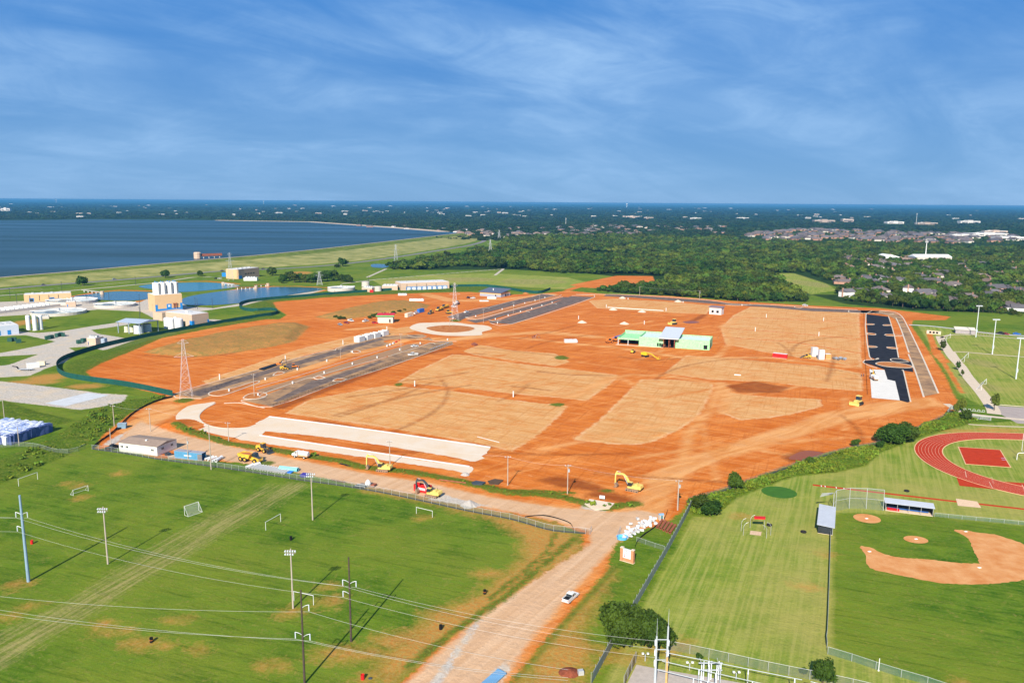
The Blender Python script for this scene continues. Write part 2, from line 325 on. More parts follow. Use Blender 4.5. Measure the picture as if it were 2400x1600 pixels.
# dark, damp soil, and the cut bank's shade painted in the same tone
for pl in ([(1255,1125),(1310,1115),(1380,1128),(1430,1150),(1500,1172),(1490,1185),(1420,1170),(1370,1162),(1390,1150),(1310,1140)],[(1830,1070),(1870,1053),(1930,1058),(1925,1068),(1880,1080),(1850,1083)],[(1700,903),(1770,893),(1850,908),(1830,920),(1730,920)]): sd_poly(aDampShade,pl)
for ln,w in (([(655,955),(760,915),(860,878),(960,838),(1050,818)],6),([(1200,905),(1290,915)],1.5),([(1610,755),(1630,750),(1650,738)],6),([(340,832),(420,838),(520,832),(600,815),(660,800)],3),([(640,800),(700,775),(725,766)],3),([(740,986),(900,1012),(1150,1048)],2.5),([(1430,740),(1500,738),(1600,742)],2),([(1260,870),(1340,878),(1430,880)],2),([(1450,835),(1520,845),(1590,840)],2)): sd_line(aDampShade,ln,w)  # first line: shade on the bank below the front lots, painted dark
# brown mounds of stored topsoil
sd_poly(aY,[(335,825),(420,800),(520,778),(600,765),(690,755),(725,765),(690,800),(640,812),(560,825),(470,836),(390,833)])
sd_poly(aY,[(738,743),(819,721),(880,708),(957,705),(1008,715),(998,723),(944,733),(880,738),(829,746),(778,749)])
# lighter mown grass on the sports ground to the right and the meadow behind
sd_poly(aL,[(1400,1640),(1495,1440),(1625,1210),(1670,1212),(1725,1168),(1790,1142),(1860,1117),(1960,1107),(2030,1092),(2060,1062),(2140,1032),(2270,994),(2400,985),(2700,985),(2700,1230),(2400,1232),(2180,1208),(1955,1200),(1950,1520),(2190,1600),(2250,1660)])
sd_poly(aL,[(870,655),(1000,645),(1150,640),(1330,650),(1390,665),(1330,678),(1150,668),(1050,665),(900,672)])
sd_poly(aL,[(2150,760),(2400,790),(2600,800),(2600,960),(2300,950),(2250,925),(2200,840)])
sd_poly(aL,[(1790,640),(1860,640),(1930,660),(1960,680),(1900,690),(1840,670)])
# grey gravel
sd_poly(aV,[(-80,885),(0,893),(90,903),(190,915),(240,922),(300,925),(285,945),(190,960),(105,950),(60,945),(0,938),(-80,930)])
sd_poly(aV,[(240,1042),(262,1028),(300,1008),(278,1035),(265,1045)])
sd_poly(aV,[(970,1650),(1110,1460),(1130,1448),(1060,1560),(1000,1650)])
sd_poly(aV,[(1160,1565),(1190,1545),(1195,1570),(1150,1620),(1120,1640)])
sd_poly(aV,[(1000,1170),(1040,1155),(1060,1165),(1150,1185),(1100,1185)])
sd_poly(aV,[(1360,1192),(1375,1172),(1440,1182),(1420,1198)])
# plant yard: pale concrete and gravel
for pl in ([(-60,838),(40,820),(100,808),(130,800),(60,785),(-60,790),(-60,770),(20,775),(90,780),(150,775),(210,765),(280,755),(300,752),(305,760),(250,768),(213,773),(230,782),(280,790),(310,795),(330,790),(420,768),(480,755),(478,748),(500,748),(530,750),(460,770),(370,793),(290,815),(240,820),(200,812),(160,815),(180,825),(150,850),(110,862),(70,880),(-60,888),(-60,862),(20,855),(90,830)],
  [(-60,710),(60,705),(170,700),(230,708),(330,708),(345,700),(420,705),(440,718),(500,722),(560,712),(600,704),(700,688),(765,678),(720,690),(600,712),(520,722),(480,728),(430,735),(360,745),(330,730),(230,725),(180,730),(-60,745)]): sd_poly(aT,pl); sd_poly(aV,pl)
for ln,w in (([(-40,695),(120,685),(255,673),(370,662),(450,650),(540,648)],5),([(-40,687),(130,676),(300,661),(400,650),(540,645)],1.6),([(1160,645),(1180,630),(880,655),(800,665)],4),([(860,650),(905,630)],4)): sd_line(aV,ln,w)
# woodland and suburb floor
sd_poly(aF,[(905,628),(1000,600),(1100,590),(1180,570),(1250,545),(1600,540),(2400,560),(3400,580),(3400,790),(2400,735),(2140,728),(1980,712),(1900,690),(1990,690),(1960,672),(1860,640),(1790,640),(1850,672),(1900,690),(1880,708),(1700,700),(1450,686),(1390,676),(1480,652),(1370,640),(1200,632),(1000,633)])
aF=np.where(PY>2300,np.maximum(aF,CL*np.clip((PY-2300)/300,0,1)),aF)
# straw-coloured strip across the near playing field, fence lines, worn places
sd_line(aB,[(-40,1560),(100,1480),(250,1390),(420,1290),(560,1210),(690,1140)],5)
sd_line(aB,[(-60,1520),(150,1430),(400,1270),(640,1140)],1.5)
for e in [(2290,900,30,14),(2300,850,30,10),(1100,655,60,5),(1250,660,80,6),(950,655,40,4),(1900,665,30,8)]: sd_ell(aB,*e)
# ruts and blade marks: gently curving passes over the open soil
rr_=random.Random(21)
for i in range(46):
    x,y=G(rr_.uniform(700,2050),rr_.uniform(745,1130)); a=rr_.choice((AZ((700,975),(1149,1049)),AZ((1640,1100),(2000,985)),AZ((1404,984),(1480,910))))+rr_.uniform(-.35,.35); cv=rr_.uniform(-.012,.012); ln=[]
    for k_ in range(int(rr_.uniform(5,14))): ln.append((x,y)); x+=9*math.cos(a); y+=9*math.sin(a); a+=cv*9
    if i%2: sd_line(aT,ln,rr_.uniform(1.4,2.4),world=True)
    else: sd_line(aDampShade,ln,rr_.uniform(0.8,1.5),world=True)
# relief: real height for the stored soil and the brush; the cut bank is only coloured
def ss(a,w): t=np.clip((a)/w,0,1); return t*t*(3-2*t)
def vnoise(sc,seed):
    r=np.random.default_rng(seed); T=r.random((64,64)); x=PX/sc;y=PY/sc; xi=np.floor(x).astype(int);yi=np.floor(y).astype(int); fx=x-xi;fy=y-yi; fx=fx*fx*(3-2*fx);fy=fy*fy*(3-2*fy)
    g=lambda i,j:T[i%64,j%64]
    return (g(xi,yi)*(1-fx)+g(xi+1,yi)*fx)*(1-fy)+(g(xi,yi+1)*(1-fx)+g(xi+1,yi+1)*fx)*fy-0.5
PZ=ss(aY,9)*(2.2+1.2*vnoise(9,1))+ss(aW,3)*(0.35+0.7*vnoise(5,2))
def mound(u,v,r,h,sx=1.0,sy=1.0):
    global PZ
    x,y=G(u,v); d=np.hypot((PX-x)/sx,(PY-y)/sy); PZ=PZ+h*np.exp(-(d/r)**2)
mound(400,1000,5,1.6,1.6,1); mound(420,992,4,1.2); mound(1000,790,5,0.0); mound(1555,1015,4,0.5); mound(955,800,6,1.2,1.6,1); mound(1060,812,3,0.7); mound(1210,893,3,0.4); mound(1240,912,3,0.4)
me=bpy.data.meshes.new('ground')
idx=np.arange(NX*NY).reshape(NY,NX)
q=np.stack([idx[:-1,:-1],idx[:-1,1:],idx[1:,1:],idx[1:,:-1]],-1).reshape(-1,4)
me.vertices.add(NX*NY); me.vertices.foreach_set('co',np.stack([PX,PY,PZ],-1).astype(np.float32).ravel())
me.loops.add(q.size); me.loops.foreach_set('vertex_index',q.ravel().astype(np.int32))
me.polygons.add(len(q)); me.polygons.foreach_set('loop_start',(np.arange(len(q))*4).astype(np.int32)); me.polygons.foreach_set('loop_total',np.full(len(q),4,np.int32))
me.polygons.foreach_set('use_smooth',np.ones(len(q),bool))
me.update(calc_edges=True)
for nm,arr in (('dirt',aD),('straw',aS),('track',aT),('damp',aDampShade),('weed',aW),('mown',aL),('gravel',aV),('wood',aF),('mound',aY),('bare',aB),('scuff',aU),('road',aR)):
    at=me.attributes.new(nm,'FLOAT','POINT'); at.data.foreach_set('value',arr.astype(np.float32))
# ground material
gm=bpy.data.materials.new('ground_soil_and_grass'); gm.use_nodes=True; t=gm.node_tree; B=t.nodes['Principled BSDF']; n=t.nodes.new; l=t.links.new
B.inputs['Roughness'].default_value=1.0; B.inputs['Specular IOR Level'].default_value=0.03
tcg=n('ShaderNodeTexCoord')
def gnoise(scale,detail=5,rough=0.6,stretch=None,rot=0,dist=0.0):
    no=n('ShaderNodeTexNoise'); no.inputs['Scale'].default_value=scale; no.inputs['Detail'].default_value=detail; no.inputs['Roughness'].default_value=rough; no.inputs['Distortion'].default_value=dist
    if stretch:
        mp_=n('ShaderNodeMapping'); mp_.vector_type='TEXTURE'; mp_.inputs['Scale'].default_value=tuple(1.0/q for q in stretch); mp_.inputs['Rotation'].default_value=(0,0,rot); l(tcg.outputs['Object'],mp_.inputs[0]); l(mp_.outputs[0],no.inputs['Vector'])
    else: l(tcg.outputs['Object'],no.inputs['Vector'])
    return no.outputs['Fac']
def mr(x,a,b,c=0.0,d=1.0):
    r=n('ShaderNodeMapRange'); r.inputs['From Min'].default_value=a; r.inputs['From Max'].default_value=b; r.inputs['To Min'].default_value=c; r.inputs['To Max'].default_value=d; l(x,r.inputs['Value']); return r.outputs[0]
def mth(op,a,b):
    m_=n('ShaderNodeMath'); m_.operation=op
    for i,x in enumerate((a,b)):
        if isinstance(x,(int,float)): m_.inputs[i].default_value=x
        else: l(x,m_.inputs[i])
    return m_.outputs[0]
def mixc(f,a,b):
    m_=n('ShaderNodeMix'); m_.data_type='RGBA'
    if isinstance(f,(int,float)): m_.inputs['Factor'].default_value=f
    else: l(f,m_.inputs['Factor'])
    for k,x in (('A',a),('B',b)):
        if isinstance(x,tuple): m_.inputs[k].default_value=(*x,1)
        else: l(x,m_.inputs[k])
    return m_.outputs['Result']
AN1=AZ((700,975),(1149,1049)); AN2=AZ((1404,984),(1480,910)); AN3=AZ((1480,1438),(1618,1192)); AN4=AZ((2050,1420),(2350,1470)); AN5=AZ((1640,1100),(2000,985)); AN6=AZ((0,1540),(600,1190))
NB=gnoise(0.018,4); NM=gnoise(0.11,6,0.62); NF=gnoise(1.1,6,0.72); NG=gnoise(4.5,2,0.8)
NS=gnoise(0.20,7,0.70,(0.20,1.0,1),AN1,0.5)          # long drag marks left by the blades
NS2=gnoise(0.12,7,0.68,(0.18,1.0,1),AN5,0.8)
NT=gnoise(0.75,5,0.75,(0.035,1.0,1),AN1,0.25)        # single passes of the grader
NT2=gnoise(0.7,5,0.75,(0.035,1.0,1),AN2,0.25)
NMW=gnoise(0.85,3,0.62,(0.03,1.0,1),AN3)             # mowing lines, two directions
NMX=gnoise(0.55,5,0.7,(0.07,1.0,1),AN4)
NMY=gnoise(0.9,5,0.75,(0.06,1.0,1),AN6)
def tint(c,f):
    m_=n('ShaderNodeMix'); m_.data_type='RGBA'; m_.blend_type='MULTIPLY'; m_.inputs['Factor'].default_value=1.0; l(c,m_.inputs['A']); m_.inputs['B'].default_value=(*f,1); return m_.outputs['Result']
def edge(attr,noise,amp,soft):
    a_=n('ShaderNodeAttribute'); a_.attribute_name=attr
    s_=mth('ADD',a_.outputs['Fac'],mth('MULTIPLY',mth('SUBTRACT',noise,0.5),amp))
    return mr(s_,-soft,soft)
ragged=mth('ADD',mth('MULTIPLY',NM,0.6),mth('MULTIPLY',NF,0.4))
ragged2=mth('ADD',mth('MULTIPLY',gnoise(0.28,6,0.72,None,0,0.8),0.6),mth('MULTIPLY',NF,0.4))
# grass
g1=mixc(mr(NM,0.38,0.62),(0.045,0.112,0.006),(0.125,0.190,0.014)); g1=mixc(mr(NB,0.42,0.58,0,0.8),g1,(0.170,0.205,0.020)); g1=mixc(mr(NMX,0.47,0.62,0,0.7),g1,(0.115,0.190,0.015)); g1=mixc(mr(NMX,0.34,0.47,0.65,0.0),g1,(0.036,0.092,0.005))
g1=mixc(mr(NF,0.50,0.68,0,0.55),g1,(0.19,0.205,0.035)); g1=mixc(mr(NG,0.52,0.8,0,0.5),g1,(0.035,0.08,0.006)); g1=mixc(mr(ragged2,0.54,0.66,0,0.6),g1,(0.25,0.20,0.055))
g2=mixc(mr(NM,0.38,0.62),(0.150,0.215,0.022),(0.245,0.270,0.042)); g2=mixc(mr(NMW,0.46,0.60,0,0.65),g2,(0.31,0.31,0.075)); g2=mixc(mr(NMW,0.36,0.47,0.55,0),g2,(0.125,0.205,0.020)); g2=mixc(mr(NB,0.47,0.62,0,0.7),g2,(0.33,0.29,0.075)); g2=mixc(mr(NF,0.50,0.7,0,0.4),g2,(0.34,0.32,0.10)); g2=mixc(mr(ragged2,0.34,0.45,0.5,0),g2,(0.10,0.18,0.018))
col=mixc(edge('mown',ragged,3.0,0.8),g1,g2)
barec=mixc(mr(NMY,0.42,0.60),(0.13,0.15,0.025),(0.40,0.31,0.13)); barec=mixc(mr(NF,0.5,0.7,0,0.6),barec,(0.44,0.34,0.17))
col=mixc(mth('MULTIPLY',edge('bare',mth('ADD',mth('MULTIPLY',NF,0.5),mth('MULTIPLY',NMY,0.6)),16.0,2.6),0.62),col,barec)
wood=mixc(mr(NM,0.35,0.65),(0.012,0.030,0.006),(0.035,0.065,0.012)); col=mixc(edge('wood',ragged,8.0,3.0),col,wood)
# soil
d1=mixc(mr(NS,0.40,0.60),(0.47,0.118,0.013),(0.63,0.210,0.040)); d1=mixc(mr(NS2,0.48,0.66,0,0.75),d1,(0.72,0.325,0.105)); d1=mixc(mr(NB,0.44,0.60,0,0.5),d1,(0.50,0.125,0.014)); d1=mixc(mr(NT,0.50,0.66,0,0.6),d1,(0.70,0.34,0.135)); d1=mixc(mr(NT2,0.33,0.46,0.6,0),d1,(0.40,0.105,0.018)); d1=mixc(mr(NF,0.52,0.70,0,0.6),d1,(0.40,0.115,0.022)); d1=mixc(mr(ragged2,0.57,0.68,0,0.7),d1,(0.73,0.40,0.18))
s1=mixc(mr(NS,0.40,0.60),(0.545,0.245,0.070),(0.635,0.350,0.140)); s1=mixc(mr(NM,0.50,0.64,0,0.65),s1,(0.56,0.190,0.035)); s1=mixc(mr(NT,0.48,0.62,0,0.65),s1,(0.68,0.43,0.21)); s1=mixc(mr(NT2,0.36,0.48,0.55,0),s1,(0.47,0.185,0.045)); s1=mixc(mr(NF,0.52,0.68,0,0.6),s1,(0.68,0.45,0.23)); s1=mixc(mr(NS2,0.56,0.70,0,0.8),s1,(0.53,0.150,0.020)); s1=mixc(mr(NG,0.5,0.8,0,0.5),s1,(0.42,0.21,0.075))
rim=n('ShaderNodeAttribute'); rim.attribute_name='straw'; rimf=mth('MULTIPLY',mr(rim.outputs['Fac'],0.3,2.2,1.0,0.0),mr(NM,0.42,0.60))
s1=mixc(mth('MULTIPLY',rimf,0.7),s1,(0.72,0.50,0.29))
d1=tint(d1,(0.98,0.88,0.76)); s1=tint(s1,(1.0,0.97,0.93))
soil=mixc(edge('straw',ragged2,9.0,0.7),d1,s1)
tr=mixc(mr(NS2,0.42,0.60),(0.58,0.245,0.070),(0.70,0.385,0.160)); tr=mixc(mr(NM,0.48,0.66,0,0.6),tr,(0.64,0.36,0.17)); tr=mixc(mr(NF,0.50,0.72,0,0.5),tr,(0.52,0.22,0.07))
tr=tint(tr,(0.98,0.90,0.80))
soil=mixc(mth('MULTIPLY',edge('track',mth('ADD',mth('MULTIPLY',ragged2,0.6),mth('MULTIPLY',NS2,0.4)),11.0,2.0),0.9),soil,tr)
pv=mixc(mr(gnoise(0.35,6,0.7,(0.05,1.0,1),AZ((1050,1560),(1330,1330)),0.3),0.40,0.62),(0.545,0.345,0.205),(0.635,0.435,0.285)); pv=mixc(mr(NM,0.47,0.66,0,0.6),pv,(0.60,0.40,0.26)); pv=mixc(mr(NF,0.52,0.7,0,0.4),pv,(0.48,0.32,0.21))
pv=tint(pv,(0.97,0.93,0.87))
soil=mixc(mth('MULTIPLY',edge('road',ragged2,5.0,0.9),0.95),soil,pv)
soil=mixc(mth('MULTIPLY',edge('damp',ragged2,9.0,1.6),0.72),soil,mixc(mr(NM,0.4,0.62),(0.17,0.036,0.008),(0.26,0.065,0.012)))  # damp soil; also carries the painted shade of the cut bank
md=mixc(mr(ragged2,0.42,0.58),(0.46,0.20,0.055),(0.24,0.17,0.045)); md=mixc(mr(NF,0.5,0.7,0,0.6),md,(0.17,0.12,0.03)); soil=mixc(edge('mound',ragged2,10.0,1.5),soil,md)
sc=mixc(mr(NF,0.40,0.60),(0.52,0.180,0.040),(0.42,0.26,0.075))
col=mixc(mth('MULTIPLY',edge('scuff',ragged2,19.0,3.0),0.78),col,sc)
col=mixc(edge('dirt',ragged2,9.0,0.6),col,soil)
gv=mixc(mr(NF,0.40,0.60),(0.38,0.33,0.28),(0.56,0.50,0.43)); gv=mixc(mr(NM,0.47,0.66,0,0.7),gv,(0.58,0.45,0.31)); gvf=mth('MULTIPLY',edge('gravel',ragged2,5.0,0.5),mr(NF,0.3,0.45,0.4,1.0)); col=mixc(gvf,col,gv)
wd=mixc(mr(NF,0.40,0.60),(0.030,0.075,0.005),(0.13,0.175,0.016)); wd=mixc(mr(ragged2,0.52,0.62,0,0.6),wd,(0.22,0.19,0.04)); col=mixc(mth('MULTIPLY',edge('weed',ragged2,9.0,0.7),mr(NF,0.3,0.5,0.5,1.0)),col,wd)
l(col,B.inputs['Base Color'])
bp=n('ShaderNodeBump'); bp.inputs['Strength'].default_value=0.6; bp.inputs['Distance'].default_value=1.0
hgt=mth('ADD',mth('MULTIPLY',NS,0.4),mth('ADD',mth('MULTIPLY',NF,0.35),mth('ADD',mth('MULTIPLY',NM,0.9),mth('MULTIPLY',mth('ADD',NT,NT2),0.07)))); l(hgt,bp.inputs['Height']); l(bp.outputs[0],B.inputs['Normal'])
ground=link('ground',me,gm); struct(ground)
# ============================================================= lake, basins, dam
def watermat(name,c,rough,sc,bs):
    m=bpy.data.materials.new(name); m.use_nodes=True; t_=m.node_tree; b=t_.nodes['Principled BSDF']; n_=t_.nodes.new
    b.inputs['Base Color'].default_value=(*c,1); b.inputs['Roughness'].default_value=rough; b.inputs['IOR'].default_value=1.33; b.inputs['Specular IOR Level'].default_value=0.5
    tc_=n_('ShaderNodeTexCoord'); mp_=n_('ShaderNodeMapping'); mp_.inputs['Scale'].default_value=(0.6,1.0,1); mp_.inputs['Rotation'].default_value=(0,0,0.3); no=n_('ShaderNodeTexNoise'); no.inputs['Scale'].default_value=sc; no.inputs['Detail'].default_value=5; no.inputs['Roughness'].default_value=0.7
    t_.links.new(tc_.outputs['Object'],mp_.inputs[0]); t_.links.new(mp_.outputs[0],no.inputs['Vector'])
    n3=n_('ShaderNodeTexNoise'); n3.inputs['Scale'].default_value=0.004; n3.inputs['Detail'].default_value=3; mp2=n_('ShaderNodeMapping'); mp2.inputs['Scale'].default_value=(0.25,1.6,1); t_.links.new(tc_.outputs['Object'],mp2.inputs[0]); t_.links.new(mp2.outputs[0],n3.inputs['Vector'])
    r_=n_('ShaderNodeMapRange'); r_.inputs['From Min'].default_value=0.35; r_.inputs['From Max'].default_value=0.65; r_.inputs['To Min'].default_value=rough*0.8; r_.inputs['To Max'].default_value=min(1,rough*1.5); t_.links.new(n3.outputs['Fac'],r_.inputs['Value']); t_.links.new(r_.outputs[0],b.inputs['Roughness'])
    bp_=n_('ShaderNodeBump'); bp_.inputs['Strength'].default_value=bs; bp_.inputs['Distance'].default_value=1.0; t_.links.new(no.outputs['Fac'],bp_.inputs['Height']); t_.links.new(bp_.outputs[0],b.inputs['Normal'])
    return m
M_lake=watermat('lake_water',(0.020,0.052,0.064),0.38,0.10,0.8); M_pond=watermat('basin_water',(0.03,0.105,0.15),0.14,0.35,0.15); M_pond2=watermat('basin_water_green',(0.02,0.16,0.20),0.14,0.35,0.15); M_pud=watermat('puddle_water',(0.26,0.075,0.03),0.45,0.5,0.05)
crest_px=[(-900,735),(-400,688),(0,651),(180,636),(367,619),(600,599),(740,585),(875,570),(970,559),(1040,551),(1085,546)]
foot_px=[(-900,775),(-400,715),(0,673),(153,664),(300,652),(450,640),(600,629),(740,620),(860,609),(1000,588),(1090,572),(1128,560)]
ZC=7.0
def resample(pts,k):
    P=np.array(pts); d=np.r_[0,np.cumsum(np.hypot(*np.diff(P,axis=0).T))]; s=np.linspace(0,d[-1],k); return list(zip(np.interp(s,d,P[:,0]),np.interp(s,d,P[:,1])))
K=60
cr=resample([G(u,v,ZC) for u,v in smooth_open(crest_px,5)],K); ft=resample([G(u,v,0) for u,v in smooth_open(foot_px,5)],K)
back=offset_line(cr,9); wat=offset_line(cr,24)
rows=[[(p[0],p[1],-0.2) for p in ft]]
for f in (0.25,0.5,0.54,0.75): rows.append([(a[0]+(b[0]-a[0])*f,a[1]+(b[1]-a[1])*f,(ZC*f-(0.5 if f==0.54 else 0))) for a,b in zip(ft,cr)])
rows+= [[(p[0],p[1],ZC) for p in cr],[(p[0],p[1],ZC) for p in back],[(p[0],p[1],-0.5) for p in wat]]
mb=MB(); vs=[p for r_ in rows for p in r_]; fs=[(k*K+i,k*K+i+1,(k+1)*K+i+1,(k+1)*K+i) for k in range(len(rows)-1) for i in range(K-1)]; mb.add(vs,fs)
M_dam=mat('dam_grass',(0.17,0.21,0.04),0.95,var=0.2,scale=0.035,detail=9,spec=0.03,col2=(0.40,0.35,0.13),bump=0.3)
dam=obj('dam_embankment',mb,M_dam); struct(dam)
# greener turf at the top of the slope, crest road, stone facing on the water side
gtop=MB(); a=[(x+(b[0]-x)*0.74,y+(b[1]-y)*0.74) for (x,y),b in zip(ft,cr)]; gtop.add([(p[0],p[1],ZC*0.74+0.06) for p in a]+[(p[0],p[1],ZC+0.06) for p in cr],[(i,i+1,K+i+1,K+i) for i in range(K-1)])
struct(obj('dam_turf',gtop,mat('dam_turf',(0.09,0.16,0.015),0.95,var=0.4,scale=0.06,detail=8,spec=0.03,col2=(0.20,0.23,0.04))))
rd=MB(); c1=offset_line(cr,1.0);c2=offset_line(cr,7.5); rd.add([(p[0],p[1],ZC+0.08) for p in c1]+[(p[0],p[1],ZC+0.08) for p in c2],[(i,i+1,K+i+1,K+i) for i in range(K-1)])
struct(obj('crest_road',rd,mat('pale_road',(0.42,0.36,0.30),0.9,var=0.15,scale=0.3)))
rr=MB(); c1=offset_line(cr,8.0);c2=offset_line(cr,14); rr.add([(p[0],p[1],ZC+0.3) for p in c1]+[(p[0],p[1],ZC-2.0) for p in c2],[(i,i+1,K+i+1,K+i) for i in range(K-1)])
struct(obj('stone_facing',rr,mat('red_stone',(0.20,0.10,0.075),0.95,var=0.4,scale=0.4)))
far_shore=[(1085,545),(1040,543),(1018,541),(932,534),(830,527),(727,520),(600,518),(510,516.5),(408,515),(204,514),(90,515.5),(0,516),(-120,514),(-400,514),(-900,518)]
lakepoly=offset_line(cr,20)+[G(u,v,0.3) for u,v in far_shore]
sheet('lake',lakepoly,0.35,M_lake)
beach=MB(); fp=[G(u,v,0.3) for u,v in far_shore[1:8]]; ribbon(beach,fp,42,0.2,1.2); struct(obj('beach',beach,mat('beach_sand',(0.55,0.42,0.30),0.9,var=0.1,scale=0.02)))
def water(name,px,z,m): return sheet(name,smooth_closed([G(u,v,z) for u,v in px],4),z,m)
water('settling_basin_water',[(172,695),(230,687),(280,683),(352,685),(357,696),(314,704),(230,702)],0.25,M_pond)
water('settling_basin_water',[(325,672),(357,666),(420,663),(485,662),(560,668),(536,675),(434,684),(380,680)],0.25,M_pond2)
water('settling_basin_water',[(430,699),(485,687),(600,674),(690,673),(756,677),(677,691),(600,705),(540,712),(485,715),(432,713)],0.25,M_pond)
water('pond_water',[(873,619),(911,620),(904,627),(873,626)],0.25,M_pond)
water('puddle',[(1848,1073),(1885,1056),(1928,1060),(1920,1066),(1880,1077)],0.07,M_pud)
water('puddle',[(1600,754),(1622,752),(1640,755),(1615,758)],0.07,M_pud)
# road below the dam
M_asph=mat('old_asphalt',(0.105,0.082,0.080),0.95,var=0.3,scale=0.22,detail=8,spec=0.1,col2=(0.23,0.16,0.12))
M_asphn=mat('new_asphalt',(0.013,0.013,0.018),0.85,var=0.4,scale=0.2,detail=8,spec=0.12,col2=(0.030,0.027,0.030))
M_asphd=mat('dusty_asphalt',(0.17,0.115,0.090),0.95,var=0.3,scale=0.10,detail=9,spec=0.08,col2=(0.52,0.30,0.14))
M_kerb=mat('kerb_concrete',(0.60,0.51,0.40),0.85,var=0.1,scale=0.4)
M_conc=mat('pale_concrete',(0.70,0.60,0.49),0.95,var=0.05,scale=0.10,detail=9,spec=0.05,col2=(0.65,0.49,0.33))
M_conc2=mat('grey_concrete',(0.48,0.46,0.44),0.9,var=0.15,scale=0.15,detail=6)
def road(name,px,w,z,m,kerb=False,sm=4):
    P=[G(u,v) for u,v in smooth_open(px,sm)]; a=offset_line(P,w/2);b=offset_line(P,-w/2); k=len(P)
    o=obj(name,MB().add([(p[0],p[1],z) for p in a]+[(p[0],p[1],z) for p in b],[(k+i,k+i+1,i+1,i) for i in range(k-1)]),m); return struct(o)
road('lakeside_road',[(-300,705),(0,678),(128,667),(255,658),(383,647),(510,636),(600,632),(702,627),(819,617),(932,602),(1034,586),(1100,575),(1136,563),(1112,551)],12,0.12,mat('road_asphalt_grey',(0.21,0.19,0.19),0.95,var=0.15,scale=0.1,spec=0.05))
def rough(P,a,seed=1):
    r=random.Random(seed); return [(p[0]+r.uniform(-a,a),p[1]+r.uniform(-a,a)) for p in P]
def dense(P,k):
    o=[]
    for i in range(len(P)):
        a,b=P[i],P[(i+1)%len(P)]; m=max(1,int(math.dist(a,b)/k))
        for j in range(m): o.append((a[0]+(b[0]-a[0])*j/m,a[1]+(b[1]-a[1])*j/m))
    return o
# ============================================================= paved surfaces of the building site
def lot(name,px,z,m,kerb=None,islands=(),sm=0,kw=0.5):
    poly=W2(px)
    if sm: poly=smooth_closed(poly,sm)
    o=sheet(name,poly,z,m)
    k=MB()
    for seg in (kerb or []):
        P=[G(u,v) for u,v in smooth_open(seg,3)] if len(seg)>2 else W2(seg); ribbon(k,P,kw,-0.02,0.16)
    if kerb: obj('kerb',k,M_kerb,o)
    return o
M_isl=mat('island_soil',(0.44,0.115,0.018),0.95,var=0.25,scale=0.3,detail=6,spec=0.03,col2=(0.52,0.23,0.085))
def island(name,px,sm=3,z=0.12):
    P=[G(u,v) for u,v in px]; P=smooth_closed(P,sm) if sm else P
    o=sheet(name,P,z,M_isl); k=MB(); ribbon(k,P+[P[0]],0.6,-0.02,0.2); obj('kerb',k,M_kerb,o); return o
# front left lots
lot('parking_lot',[(406,924),(604,867),(664,848),(766,822),(786,817),(835,804),(900,788),(990,783),(1000,788),(960,797),(822,826),(656,878),(560,905),(510,922),(472,934)],0.05,M_asphd,[[(472,934),(406,924),(604,867),(664,848),(766,822),(786,821),(790,816),(835,803),(900,787)],[(955,786),(975,790),(990,788)]])
sheet('parking_lot_lane',W2([(440,922),(604,873),(770,825),(840,805),(890,792),(900,795),(770,835),(640,872),(530,906),(470,929)]),0.055,M_asph)
lot('site_drive',[(600,915),(700,886),(830,845),(940,812),(1005,790),(1015,797),(950,822),(840,855),(710,895),(620,922)],0.045,mat('dust_covered_drive',(0.46,0.255,0.125),0.95,var=0.2,scale=0.12,detail=8,spec=0.03,col2=(0.30,0.18,0.11)),[[(600,908),(700,880),(830,840),(940,807),(1000,788)]],kw=0.4)
lot('parking_lot',[(565,938),(610,930),(720,888),(745,890),(765,880),(890,842),(905,838),(925,828),(1010,803),(1035,800),(1060,800),(1062,806),(920,855),(790,897),(636,952)],0.05,M_asphd,[[(565,938),(600,935),(622,930),(610,925),(700,893),(728,885),(745,889),(762,884),(745,880),(890,841),(905,837)],[(910,835),(985,812),(1010,803),(1020,806)],[(1005,796),(1030,800),(1070,800)],[(565,940),(636,953),(790,898),(920,856),(1062,806)]])
sheet('parking_lot_lane',W2([(640,940),(730,893),(770,884),(890,846),(905,845),(800,885),(700,922),(650,942)]),0.055,M_asph)
island('planting_island',[(493,926),(520,927),(560,914),(605,897),(600,893),(550,908),(505,916),(490,921)])
island('planting_island',[(572,934),(600,935),(625,927),(618,920),(590,922),(575,928)])
for px in ([(655,878),(640,880),(650,872),(668,873)],[(780,893),(800,893),(812,888),(790,887)],[(822,823),(830,828),(845,825),(838,821)],[(745,889),(762,886),(750,881),(735,884)]): island('kerbed_nose',px,2)
# back lots
lot('parking_lot',[(1048,743),(1100,728),(1130,722),(1190,708),(1225,700),(1250,695),(1270,689),(1302,692),(1262,702),(1232,708),(1170,725),(1095,744),(1080,750)],0.05,M_asph,[[(1048,743),(1100,727),(1131,721),(1148,722)],[(1148,720),(1190,708),(1225,699)],[(1248,695),(1270,689),(1302,692)]])
lot('site_drive',[(1092,750),(1130,748),(1180,733),(1260,712),(1320,696),(1336,696),(1270,717),(1190,738),(1140,752),(1115,757)],0.048,M_asph,[[(1090,743),(1100,748),(1126,748),(1180,732),(1260,711),(1320,695)]])
lot('parking_lot',[(1150,757),(1145,752),(1172,750),(1200,740),(1228,732),(1290,713),(1338,694),(1394,696),(1200,759)],0.05,M_asph,[[(1150,757),(1200,759),(1394,696),(1340,693)],[(1145,750),(1160,753),(1175,751)],[(1165,750),(1222,731),(1242,731)],[(1233,729),(1290,712),(1305,713)]],kw=0.8)
island('planting_strip',[(1092,743),(1110,747),(1128,745),(1200,726),(1310,695),(1300,693),(1200,719),(1120,742)],2)
